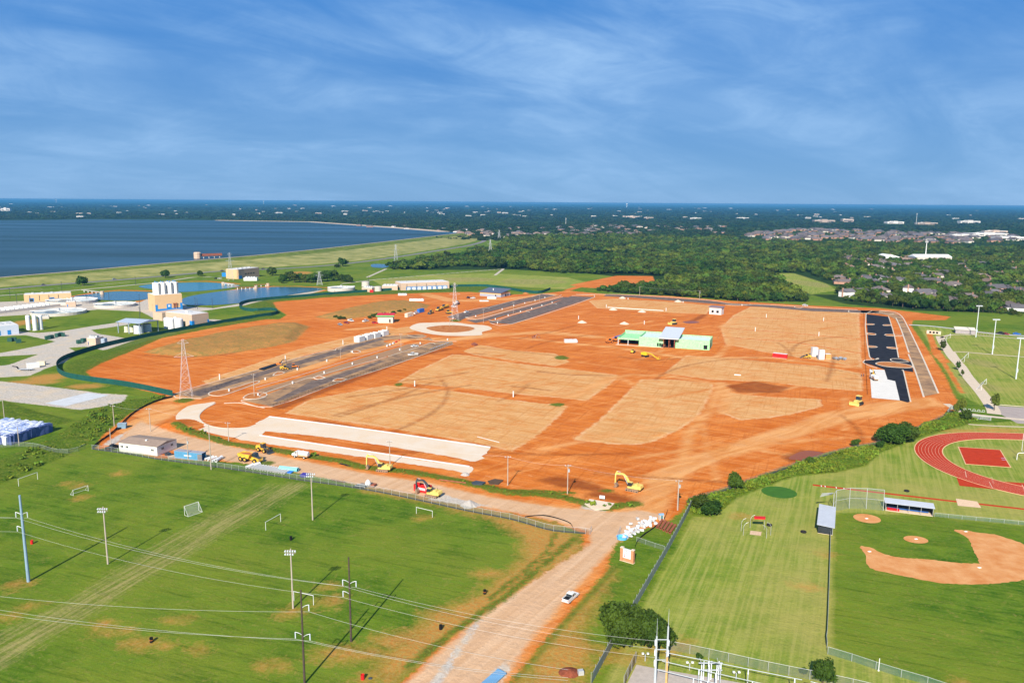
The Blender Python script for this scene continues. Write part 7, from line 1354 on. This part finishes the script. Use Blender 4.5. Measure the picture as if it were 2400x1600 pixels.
x,y=G(2272,783); Lk=DS((2240,781),(2306,785)); t_=thing('field_shed','long field shed with a cream roof and grey lattice wall on the right','shed',(x,y,0),AZ((2240,781),(2306,785))); obj('wall',MB().bb(-Lk*.5,Lk*.2,0,9,0,3.0),mat('shed_wall',(0.33,0.29,0.30),.85,var=.15,scale=.8),t_); b=MB(); b.add([(-Lk*.5-.5,-.6,3.0),(Lk*.2+.5,-.6,3.0),(Lk*.2+.5,9.6,4.2),(-Lk*.5-.5,9.6,4.2)],[(0,1,2,3)]); b.bb(-Lk*.5,Lk*.2,9.3,9.6,3.0,4.1); obj('roof',b,mat('shed_cream_roof',(0.72,0.64,0.50),.7),t_)
for i in range(7): obj('yard_post',MB().bb(Lk*.2+i*1.9,Lk*.2+i*1.9+.3,0,.3,0,2.6),M_wood,t_)
# small trees
M_ltree=M_leafy
def nt_(label,u,v,r,zs=1.0,m=None,crown=None,name='tree'): x,y=G(u,v); return tree(name,label,x,y,r,zs,crown,m)
def setm(t_,m):
    for c in t_.children:
        if c.name.startswith('crown'): c.material_slots[0].link='OBJECT'; c.material_slots[0].material=m
    return t_
BIGC=[crown_mesh('crown',80+s,5200,0.052,11,1.0,.9,.72,True,.72) for s in range(2)]
for c in BIGC: c.materials.append(M_leafd)
MEDC=[crown_mesh('crown',90+s,900,0.085,8,.95,.9,.75,True,.7) for s in range(3)]
for c in MEDC: c.materials.append(M_leafd)
nt_('dense dark green tree leaning over the fence at the bottom, left half',1462,1512,6.5,1.05,M_leafd,BIGC[0]); nt_('dense dark green tree behind the steel gantry at the bottom, right half',1522,1516,5.6,1.05,M_leafd,BIGC[1])
nt_('small bushy tree at the bottom edge right of the substation',1928,1600,2.9,1.25,M_leafd,MEDC[0]); nt_('large dark spreading tree on the right boundary',2088,1040,7.2,.82,M_leafd,BIGC[1]); nt_('second dark tree crown merging into the large tree on the right boundary',2122,1036,6.4,.85,M_leafd,BIGC[0])
nt_('round dark shrub beside the putting green',1722,1146,3.2,1.3,M_leafd,MEDC[1],'shrub'); nt_('dark shrub thicket at the right side of the entrance, nearer one',1665,1208,4.0,.85,M_leafd,MEDC[2],'shrub'); nt_('lighter shrub behind the entrance thicket',1640,1192,3.6,.9,M_leafy,MEDC[0],'shrub'); nt_('small round shrub by the substation fence at the bottom',1884,1580,1.0,1.1,M_leafd,MEDC[1],'shrub'); nt_('tiny shrub beside the substation fence',1638,1545,.9,1.2,M_leafd,MEDC[1],'shrub')
for (u,v,r,lb) in ((1900,1090,2.0,'small conical shrub in the brush strip near the puddle'),(2004,1047,2.2,'dark shrub in the brush strip above the fence'),(2062,1050,2.0,'dark shrub left of the large boundary tree'),(2265,985,3.0,'round dark shrub at the right end of the brush strip')): nt_(lb,u,v,r,1.1,M_leafd,MEDC[2],'shrub')
for (u,v,r,lb) in ((2209,822,3.4,'slender young tree beside the path bend on the right'),(2245,867,2.4,'young tree beside the path below the bend'),(2255,882,1.6,'small young tree at the path edge'),(2256,966,2.8,'dark young tree at the end of the brush strip'),(2240,972,2.4,'thin dark young tree nearest the site corner'),(2248,956,2.0,'small young tree above the path junction'),(2330,962,3.4,'leaning dark tree beside the car park')): nt_(lb,u,v,r*.8,1.7,M_leafd,random.choice(CROWNT),'young_tree')
# trees near the basins and dam
for (u,v,r,lb) in ((194,669,7.5,'round dark tree between the lakeside road and the plant'),(388,651,7.0,'round dark tree behind the white silos'),(469,647,5.0,'small round tree right of the silos'),(638,646,8,'round tree right of the lakeside building'),(803,624,9,'tall dark tree beside the lakeside road')): 
    t_=nt_(lb,u,v,r,1.0,None,random.choice(MEDC)); 
nt_('low dark bush beside the tall lakeside tree',790,627,6,.6,None,MEDC[0],'shrub')
for i,(u,v,r) in enumerate(((665,660,6),(678,658,8),(690,662,8),(703,661,7),(716,662,7),(728,663,7),(740,661,7),(755,660,8),(768,659,9),(780,658,9),(800,660,6),(812,661,6),(660,664,5),(820,662,5))): 
    t_=nt_('dark tree in the clump behind the settling basins',u,v,r,1.05,None,MEDC[i%3]); t_['group']='trees behind the settling basins'
for i,(u,v,r) in enumerate(((786,746,2.6),(796,748,2.8),(806,748,2.4),(866,746,2.4),(876,743,3),(888,741,3),(900,738,2.6),(922,735,2.6),(935,732,2.4),(948,729,2.2))):
    t_=nt_('dark low bush on the edge of the brown soil mound behind the cars',u,v,r,.7,None,MEDC[i%3],'bush'); t_['group']='bushes on the soil mound'
# brush and weeds: one mass of low leafy clumps
WX,WY=jitter_grid(-330,330,150,520,1.15); k=np.zeros(WX.shape,bool)
k|=inpoly(WX,WY,W2(BRUSH)); 
for pl in ([(250,950),(320,935),(395,930),(300,970),(240,1020),(150,1070),(60,1110),(0,1135),(0,1110),(60,1060),(120,1030),(190,980)],): k|=inpoly(WX,WY,W2(pl))&(rng.random(WX.size)<.12)
dl=np.full(WX.shape,1e9); dd_=W2(ditch)
for i in range(len(dd_)-1): dl=np.minimum(dl,_seg(WX,WY,dd_[i],dd_[i+1]))
k|=(dl<1.6)&(rng.random(WX.size)<.06)
WX,WY=WX[k],WY[k]; sc=rng.uniform(.5,1.15,WX.size)*(1+.5*np.sin(WX/6+WY/9))
WD=[crown_mesh('weed_clump',100+s,26,.30,4,1.0,.7,.4,False,.5) for s in range(3)]
for c in WD: c.materials.append(M_leafy)
scatter('brush',np.stack([WX,WY,np.full_like(WX,.1)],-1),sc,WD,M_leafy)
# ============================================================= substation at the bottom edge
M_alu=mat('bus_aluminium',(0.42,0.45,0.48),.4,var=.05)
t_=thing('substation_gantry','tall grey steel dead-end gantry with a timber pole at the bottom','gantry',(*G(1545,1600),0)); x,y=G(1545,1600); hz_=HT(1545,1600,1490)
for i,(dx,tp) in enumerate(((-.9,hz_),(1.4,hz_+2.2))): obj('mast',MB().cyl((dx,0,0),(dx,0,tp),.30,.17,10).cyl((dx,0,tp),(dx,0,tp+4.0),.06,.02,6),M_alu,t_)
obj('timber_pole',MB().cyl((1.2,-1.2,0),(1.2,-1.2,hz_*.62),.26,.22,10),mat('new_timber',(0.60,0.36,0.14),.85,var=.15,scale=1),t_)
for z in (.93,.72,.50): o=obj('crossarm',MB().box((.2,0,hz_*z),(2.9,.13,.15)),M_alu,t_); [obj('insulator',MB().cyl((xx,-.2,hz_*z-.1),(xx,-.2,hz_*z-1.3),.16,.1,n=8),M_lamp,o) for xx in (-1.2,1.6)]
def bus(label,a,b,za,zb,posts):
    A=Vector((*G(*a,za),za));B_=Vector((*G(*b,zb),zb)); t_=thing('busbar',label,'busbar',(A.x,A.y,0)); obj('tube',MB().path([Vector((0,0,za)),(B_-A)+Vector((0,0,za))],.075,8),M_alu,t_)
    for f in posts: p=(B_-A)*f; o=obj('support',MB().cyl((p.x,p.y,0),(p.x,p.y,za+p.z-1.1),.10,n=8),M_alu,t_); obj('insulator',MB().cyl((p.x,p.y,za+p.z-1.1),(p.x,p.y,za+p.z),.14,.10,n=10),M_lamp,o)
bus('upper pale busbar tube crossing the substation yard',(1560,1528),(1880,1592),6,6,(.33,.42,.62,.95)); bus('middle pale busbar tube crossing the substation yard',(1552,1548),(1800,1604),6,6,(.36,.52,.86)); bus('lower pale busbar tube of the substation yard',(1540,1568),(1760,1620),5.5,5.5,(.4,.55)); bus('short busbar tube at the far right of the substation',(1900,1596),(1990,1618),6,6,(.1,.8))
t_=thing('disconnect_switch','cluster of pale switchgear in the middle of the substation','switchgear',(*G(1665,1600),0)); r5=random.Random(4)
for i in range(6): obj('insulator_stack',MB().cyl((-2+i*.8,(i%2)*1.4,0),(-2+i*.8,(i%2)*1.4,4.2),.14,.10,n=10),M_lamp,t_)
for z in (2.6,4.2): obj('beam',MB().box((0,.7,z),(5,.2,.2)),M_alu,t_)
for i in range(3): obj('blade',MB().path([(-2+i*1.8,0,4.3),(-2.6+i*1.8,-.4,6.0)],.06,5),M_alu,t_)
for (u,v,lb) in ((1512,1548,'pair of white insulator caps on the left substation beam'),(1616,1569,'pair of white insulator caps in the middle of the substation'),(1725,1592,'pair of white insulator caps right in the substation')):
    x,y=G(u,v); t_=thing('arrester',lb,'arrester',(x,y,0)); obj('stand',MB().cyl((0,0,0),(0,0,1.6),.1,n=6),M_alu,t_); [obj('cap',MB().box((xx,0,1.8),(.5,.4,.3)),M_wht,t_) for xx in (-.55,.55)]
# ============================================================= the water works
M_tan=mat('tan_block',(0.60,0.40,0.22),.85,var=.07,scale=.6,detail=6); M_tanp=mat('pinkish_block',(0.52,0.38,0.28),.85,var=.07,scale=.5); M_brn=mat('shaded_brown_panel',(0.36,0.25,0.19),.85,var=.1,scale=.4); M_bt=mat('blue_trim',(0.02,0.20,0.52),.55,var=.06); M_rw=mat('white_roof',(0.62,0.60,0.58),.7,var=.05,scale=.3); M_silo=mat('silo_white',(0.68,0.68,0.68),.45,var=.04,scale=.3)
# silo house
x,y=G(397,729); a=AZ((365,731),(428,726)); Ls=DS((365,731),(428,726)); hb=HT(397,729,690); t_=thing('silo_house','tan block house carrying a cluster of tall white silos','silo house',(x,y,0),a)
wl=obj('wall',MB().bb(-Ls/2,Ls/2,0,20,0,hb),M_tan,t_); obj('roof',MB().bb(-Ls/2+.4,Ls/2-.4,.4,19.6,hb,hb+.3),M_rw,t_); b=MB(); b.bb(-Ls/2-.05,Ls/2+.05,-.12,.0,0,2.6); b.bb(-Ls/2-.05,-Ls/2+2,-.12,0,2.6,6.5); b.bb(Ls/2-2,Ls/2+.05,-.12,0,2.6,6.8); b.bb(-2,2.2,-.12,0,2.6,6.6); obj('blue_base',b,M_bt,t_); obj('window',MB().bb(-.8,1,-.2,-.12,4.0,5.6),M_wht,t_)
for xx in (4.2,6.4): obj('vent_stack',MB().cyl((xx,-.6,3),(xx,-.6,6.6),.5,n=8).box((xx,-.6,6.8),(1.4,1.2,.5)),M_rust,t_)
hsilo=HT(397,722,657)-hb
for i,(sx,sy) in enumerate(((-7.6,4.5),(-2.6,4.2),(3.2,4.2),(8.2,4.8),(-7.6,10.5),(-2.6,10.5),(3.2,10.5),(8.2,10.5))):
    r=2.45; o=obj('silo',MB().lathe((sx,sy,hb),[(r,0),(r,hsilo*.94),(r*.9,hsilo*.96),(.3,hsilo),(.01,hsilo)],18),M_silo,t_); obj('top_gear',MB().cyl((sx,sy,hb+hsilo*.97),(sx,sy,hb+hsilo+1),.4,n=8),M_bt,o); obj('ladder',MB().box((sx+.6,sy-r-.12,hb+hsilo*.5),(.3,.15,hsilo)),M_dkg,o)
def tank(label,u,v,r,h,m=M_silo,dome=.5,grp=None):
    x,y=G(u,v); t_=thing('storage_tank',label,'tank',(x,y,0),0,grp); obj('shell',MB().lathe((0,0,0),[(r,0),(r,h)],20),m,t_); obj('dome',MB().lathe((0,0,h),[(r,0),(r*.7,dome*.7),(.01,dome)],20),m,t_); obj('base',MB().cyl((0,0,0),(0,0,.3),r+.4,n=20),M_conc2,t_); return t_
for u,v,lb in ((67.6,773,'white slender tank, leftmost of the three beside the round basins'),(83,774,'white slender tank, middle of the three beside the round basins'),(96,772,'white slender tank, rightmost of the three beside the round basins')): t_=tank(lb,u,v,1.6,HT(u,v,740.5),dome=.8)
for u,v,r,lb in ((392,769,2.3,'white process tank left of the pair before the tan filter house'),(402,770.5,2.3,'white process tank in front of the tan filter house'),(420,771,3.2,'larger white process tank right of the pair before the tan filter house'),(412,768,1.6,'slim white process tank between the larger ones')): tank(lb,u,v,r,7.8,dome=1.0)
# filter house
x,y=G(451,766); a=AZ((451,766),(381,752)); t_=thing('filter_house','tan filter house with blue corners beside the silo house','building',(x,y,0),AZ((451,766),(490,760))); Lf=DS((451,766),(490,760)); hf=HT(451,766,738); wl=obj('wall',MB().bb(0,Lf,0,32,0,hf),M_tanp,t_); obj('roof',MB().bb(.4,Lf-.4,.4,31.6,hf,hf+.25),M_rw,t_); b=MB(); b.bb(-.1,2,-.1,0,0,hf*.5); b.bb(-.12,0,0,3,0,hf*.5); b.bb(Lf-1.5,Lf+.1,-.1,0,0,hf*.45); b.bb(2,Lf-1.5,-.08,0,0,1.2); obj('blue_base',b,M_bt,t_); obj('door',MB().bb(-.1,-.02,8,12,0,4),M_pane,t_); obj('roof_unit',MB().box((Lf*.5,14,hf+1),(4,2.5,1.6)),M_wht,t_)
for i in range(3): obj('wall_unit',MB().box((4+i*3,-.4,.8),(.9,.7,1.4)),M_or,t_)
x,y=G(381,752); tag(obj('annex',MB().bb(0,24,0,12,0,6.5).bb(.3,23.7,.3,11.7,6.5,6.7),M_tanp,None,(x,y,0),AZ((451,766),(490,760))),'low tan annex left of the filter house','building')
# open tank shed
x,y=G(303,782); t_=thing('tank_shed','open shed with a blue grey roof over chemical tanks','shed',(x,y,0),AZ((278,779),(328,783))); hs_=HT(328,783,757); Lsd=DS((278,779),(328,783))
for xx in (-Lsd/2,0,Lsd/2):
    for yy in (0,18): obj('post',MB().bb(xx-.25,xx+.25,yy-.25,yy+.25,0,hs_),mat('blue_grey_steel',(0.30,0.36,0.44),.5),t_)
b=MB(); gable(b,-Lsd/2-1,Lsd/2+1,-1,19,hs_,1.6,.3); obj('roof',b,mat('blue_grey_roof',(0.36,0.42,0.50),.5,var=.06),t_)
for u,v,r,h,lb,m in ((297,778,1.6,4.2,'cream tank under the left end of the open shed',mat('cream_tank',(0.62,0.60,0.46),.5)),(310,778,1.7,4.2,'second cream tank under the open shed',MATS['cream_tank']),(325,781,3.2,6.2,'large pale blue tank under the right end of the open shed',mat('pale_blue_tank',(0.52,0.56,0.62),.5)),(345,777,3.2,6.0,'blue grey tank behind the right posts of the open shed',mat('blue_grey_tank',(0.40,0.46,0.54),.5))): tank(lb,u,v,r,h,m,.4)
# round clarifier basins
M_cw=mat('basin_wall',(0.52,0.47,0.42),.85,var=.08,scale=.3); M_cwat=mat('clarifier_water',(0.28,0.34,0.34),.15,var=.15,scale=.2)
def clarifier(label,u,v,ru,h=2.4,br=.4,rz=.4):
    x,y=G(u,v); r=abs(G(u+ru,v)[0]-x); t_=thing('clarifier_basin',label,'basin',(x,y,0),rz); obj('wall',MB().lathe((0,0,0),[(r,0),(r,h),(r-.6,h),(r-.6,h-.8)],40),M_cw,t_); obj('launder',MB().lathe((0,0,h-.8),[(r-.6,.5),(r-1.6,.5),(r-1.6,-.2)],40),M_wht,t_); obj('water',sheetmesh([((r-1.5)*math.cos(6.283*i/40),(r-1.5)*math.sin(6.283*i/40)) for i in range(40)],h-.9),M_cwat,t_)
    bq=obj('bridge',MB().box((0,0,h+.6),(2*r,1.6,.5)),M_wht,t_); obj('drive',MB().cyl((0,0,h-.6),(0,0,h+2.2),1.6,1.2,12),M_gal,bq); [obj('launder_beam',MB().box((.5*r*math.cos(q_),.5*r*math.sin(q_),h-.4),(r*.9,.6,.5),q_),M_wht,t_) for q_ in (.9,1.9,2.9,4.1,5.2,6.1)]
clarifier('round clarifier basin nearest the grass of the water works',138,734,60); clarifier('round clarifier basin behind the nearest one',169,708,56,2.6); clarifier('round clarifier basin left of the silo house',270,717,46,2.4)
x,y=G(800,683); clarifier('low round concrete tank beside the long tan storage building',800,681,32,4.0)
tank('concrete tank with a flat top behind the low round tank',857,671,4.6,5.4,M_cw,.3); tank('pale concrete tank in front of the long tan storage building',886,683,3.9,5.6,M_cw,.3)
# flat long buildings
def long_bldg(label,a,b,vt,depth,wm,doors=0,dm=None,lamps=0,name='works_building'):
    x,y=G(*a); L_=DS(a,b); h=HT(*a,vt); t_=thing(name,label,'building',(x,y,0),AZ(a,b)); obj('wall',MB().bb(0,L_,0,depth,0,h),wm,t_); r=obj('roof',MB().bb(.4,L_-.4,.4,depth-.4,h,h+.3),M_rw,t_)
    for i in range(4): obj('roof_unit',MB().box((L_*(.18+.2*i),depth*.4,h+.9),(2,2,1.2)),M_gal,r)
    for i in range(doors):
        o=obj('door',MB().bb(L_*(.12+.86*i/doors),L_*(.12+.86*i/doors)+L_*.07,-.1,.02,.2,h*.42),dm or M_wht,t_); obj('blue_surround',MB().bb(L_*(.12+.86*i/doors)-L_*.015,L_*(.12+.86*i/doors)+L_*.085,-.06,0,0,h*.5),M_bt,o)
    for i in range(lamps): obj('downpipe',MB().bb(L_*(.12+.8*i/lamps)-.2,L_*(.12+.8*i/lamps)+.2,-.25,-.02,h*.1,h*.85),M_dkg,t_)
    return t_
long_bldg('long tan building at the left behind the round basins',(57,708),(168,703),691,14,M_tan,2,M_pane,4); long_bldg('long pinkish storage building with blue framed doors behind the green fence',(940,681),(1053,676.5),664,24,M_tanp,8,M_wht,4); long_bldg('low pale building between the concrete tank and the storage building',(895,681),(932,681),670,18,M_tanp,2,M_wht); long_bldg('small white roofed hut with a red tank in front of the round tank',(848,684),(872,685),674,14,M_tanp,1,M_pane)
x,y=G(871,686); tag(obj('red_box',MB().bb(-2,2,-1,1,0,3.2).bb(-1.8,1.8,-1.1,1.1,.3,2.9),M_red,None,(x,y,0)),'bright red box tank beside the white roofed hut','tank')
long_bldg('long low shed with blue doors at the left edge of the works yard',(-40,790),(45,782),768,22,mat('shed_pale_blue',(0.50,0.54,0.62),.7,var=.06),3,M_bt)
long_bldg('small tan pump hut with a white roof beside the green fence',(204,808),(225,809),792,8,M_tanp,1,M_pane,0,'pump_hut'); x,y=G(242,805); tag(obj('transformer_bank',MB().bb(-2,2,-2,2,0,3.8).bb(-1.6,1.6,-2.2,2.2,.5,3),mat('blue_grey_steel'),None,(x,y,0)) if False else obj('transformer_bank',MB().bb(-2,2,-2,2,0,3.8).bb(-1.6,1.6,-2.2,2.2,.5,3),MATS['blue_grey_steel'],None,(x,y,0)),'blue grey transformer bank right of the pump hut','transformer')
t_=long_bldg('lakeside brick and tan building with arched blue doors by the road',(560,654),(608,648),632,20,M_brn,0,None,0); obj('tan_end_wall',MB().bb(-.3,0,-.1,20.1,0,11.9),M_tan,t_); obj('blue_corner',MB().bb(-.4,6,-.12,-.02,0,4.2),M_bt,t_)
for i in range(4): obj('window',MB().bb(12+i*5,15+i*5,-.1,.02,5,6.5),M_pane,t_)
long_bldg('low white building in front of the lakeside brick building',(571,658),(602,658),651,8,M_wht)
container('blue box beside the lakeside brick building',531,648,0,10,6,5,M_bt,name='equipment_box',cat='box')
# filter gallery at the far left: rows of white frames
x,y=G(40,727); t_=thing('filter_gallery','white filter gallery with rows of frames at the left edge','gallery',(x,y,0),AZ((0,733),(90,722)))
for i in range(16): obj('frame',MB().bb(-32+i*4.2,-31+i*4.2,0,14,0,2.6),M_wht,t_)
obj('deck',MB().bb(-34,34,-1,15,0,.8),M_conc2,t_); obj('parapet',MB().bb(-36,36,-9,-8.4,0,2.4),M_cw,t_)
for i in range(8): obj('trough',MB().bb(-34+i*8.5,-28+i*8.5,-7,-2,.8,1.6),M_wht,t_)
long_bldg('small tan control hut among the round basins',(155,719),(178,718),708,8,M_tanp,1,M_bt); long_bldg('low concrete block at the foot of the nearest round basin',(95,748),(115,747),743,6,M_cw)
for i,(u,v) in enumerate(((25,800),(32,799),(44,803),(112,795),(120,793),(135,789),(142,787),(148,788),(185,805),(196,801))): container('dark green waste container standing in the works yard',u,v,.3*i,3.2,2.4,2.4,mat('dark_green_metal',(0.03,0.09,0.07),.6),name='waste_container',cat='container')['group']='green waste containers'
container('white box trailer parked on the gravel at the left',78,862,AZ((63,862),(92,859)),6.5,2.6,3.0,M_wht,name='box_trailer',cat='trailer'); container('cream box trailer behind the white one on the gravel',97,855,.2,4.5,2.2,2.2,mat('cream_box'),name='box_trailer',cat='trailer') if False else container('cream box trailer behind the white one on the gravel',97,855,.2,4.5,2.2,2.2,MATS['cream_box'],name='box_trailer',cat='trailer')
x,y=G(58,868); t_=thing('flatbed_trailer','black flatbed trailer with a raised front beside the white trailer','trailer',(x,y,0),AZ((40,869),(80,868))); obj('bed',MB().bb(-3.5,4.5,-1.2,1.2,.8,1.0),M_gal,t_); obj('gooseneck',MB().side([(-3.5,.9),(-4.2,2.2),(-6.5,2.6),(-6.5,2.9),(-3.8,2.5),(-3,1.1)],-.4,.4),M_black,t_); [wheel(t_,xx,yy,.4,.3,M_sil) for xx in (2,3) for yy in (-1,1)]
# intake tower in the lake
x,y=G(463,606); t_=thing('intake_tower','small brick intake tower with a dark footbridge standing in the lake','tower',(x,y,0),AZ((463,606),(520,604))); Li=DS((463,606),(520,604)); obj('tower',MB().cyl((0,0,-.5),(0,0,9),6,6,10).cyl((0,0,9),(0,0,11),6.6,5,10),M_tanp,t_); obj('footbridge',MB().bb(6,Li,-2,2,4,8.0),M_rust,t_)
for i in range(4): obj('pier',MB().cyl((Li*(.25+.22*i),0,-.5),(Li*(.25+.22*i),0,4),.8,n=8),M_conc2,t_)
# basin piers
def pier(label,a,b,n_,m):
    x,y=G(*a); L_=DS(a,b); t_=thing('basin_pier',label,'pier',(x,y,0),AZ(a,b)); obj('deck',MB().bb(0,L_,-1,1,2.2,2.6),m,t_); [obj('pile',MB().cyl((L_*(i+.5)/n_,0,0),(L_*(i+.5)/n_,0,2.2),.5,n=8),M_wht,t_) for i in range(n_)]; obj('valve_house',MB().cyl((L_,0,0),(L_,0,3.6),1.8,n=10),M_tanp,t_)
pier('pale footbridge reaching into the left settling basin',(193,684),(240,690),5,M_conc2); pier('rust red footbridge into the right settling basin',(552,678),(600,677),5,M_rust); pier('second rust red footbridge at the head of the right settling basin',(596,672),(628,671),3,M_rust); pier('white pile line with a valve house in the upper settling basin',(548,671),(523,668),3,M_wht)
for (u,v,vt,lb) in ((329,735,690,'dark lamp post in the works yard left of the silo house'),(458,722,698,'dark lamp post at the edge of the right settling basin'),(463,724,700,'second dark lamp post at the edge of the right settling basin'),(498,722,699,'dark lamp post on the curved yard right of the silo house'),(256,708,685,'dark lamp post in front of the left settling basin'),(203,706,682,'dark lamp post left of the left settling basin'),(40,712,690,'dark lamp post before the long tan building'),(24,699,676,'dark lamp post at the far left road'),(145,681,660,'dark lamp post beside the lakeside road'),(318,667,648,'dark lamp post beside the road left of the silos'),(329,760,720,'dark lamp post beside the open tank shed'),(785,688,680,'dark lamp post beside the low round tank'),(864,664,648,'dark lamp post behind the concrete tank')):
    t_,h=pole_base('lamp_post',lb,'lamp post',u,v,vt,.22,M_dkg); obj('lamp',MB().box((0,-.4,h),(.8,1.2,.25)),M_dkg,t_)

# ============================================================= things that stand in a row are told apart by their place in it
_by={}
for o in C.objects:
    if o.parent is None and 'label' in o.keys(): _by.setdefault(o['label'],[]).append(o)
_ones=['','first','second','third','fourth','fifth','sixth','seventh','eighth','ninth','tenth','eleventh','twelfth','thirteenth','fourteenth','fifteenth','sixteenth','seventeenth','eighteenth','nineteenth','twentieth']
def ordinal(i,n_):
    if i==1: return 'leftmost'
    if i==n_: return 'rightmost'
    return (_ones[i] if i<=20 else 'twenty-'+_ones[i-20] if i<30 else 'thirtieth')+' from the left'
for lb,os_ in _by.items():
    if 1<len(os_)<=30:
        os_.sort(key=lambda o:PR(o.location.x,o.location.y,0)[0])
        for i,o in enumerate(os_): o['label']=' '.join(lb.split()[:12])+', '+ordinal(i+1,len(os_))
# ============================================================= haze: the air itself
hb=MB().bb(-26000,26000,-1500,30000,-3,101)
hm=bpy.data.materials.new('haze_air'); hm.use_nodes=True; t=hm.node_tree; t.nodes.clear(); ho=t.nodes.new('ShaderNodeOutputMaterial'); hv=t.nodes.new('ShaderNodeVolumePrincipled')
hv.inputs['Color'].default_value=(0.10,0.37,0.68,1); hv.inputs['Density'].default_value=0.000065; hv.inputs['Anisotropy'].default_value=0.0
t.links.new(hv.outputs[0],ho.inputs['Volume'])
hz=obj('haze',hb,hm); struct(hz,'stuff')
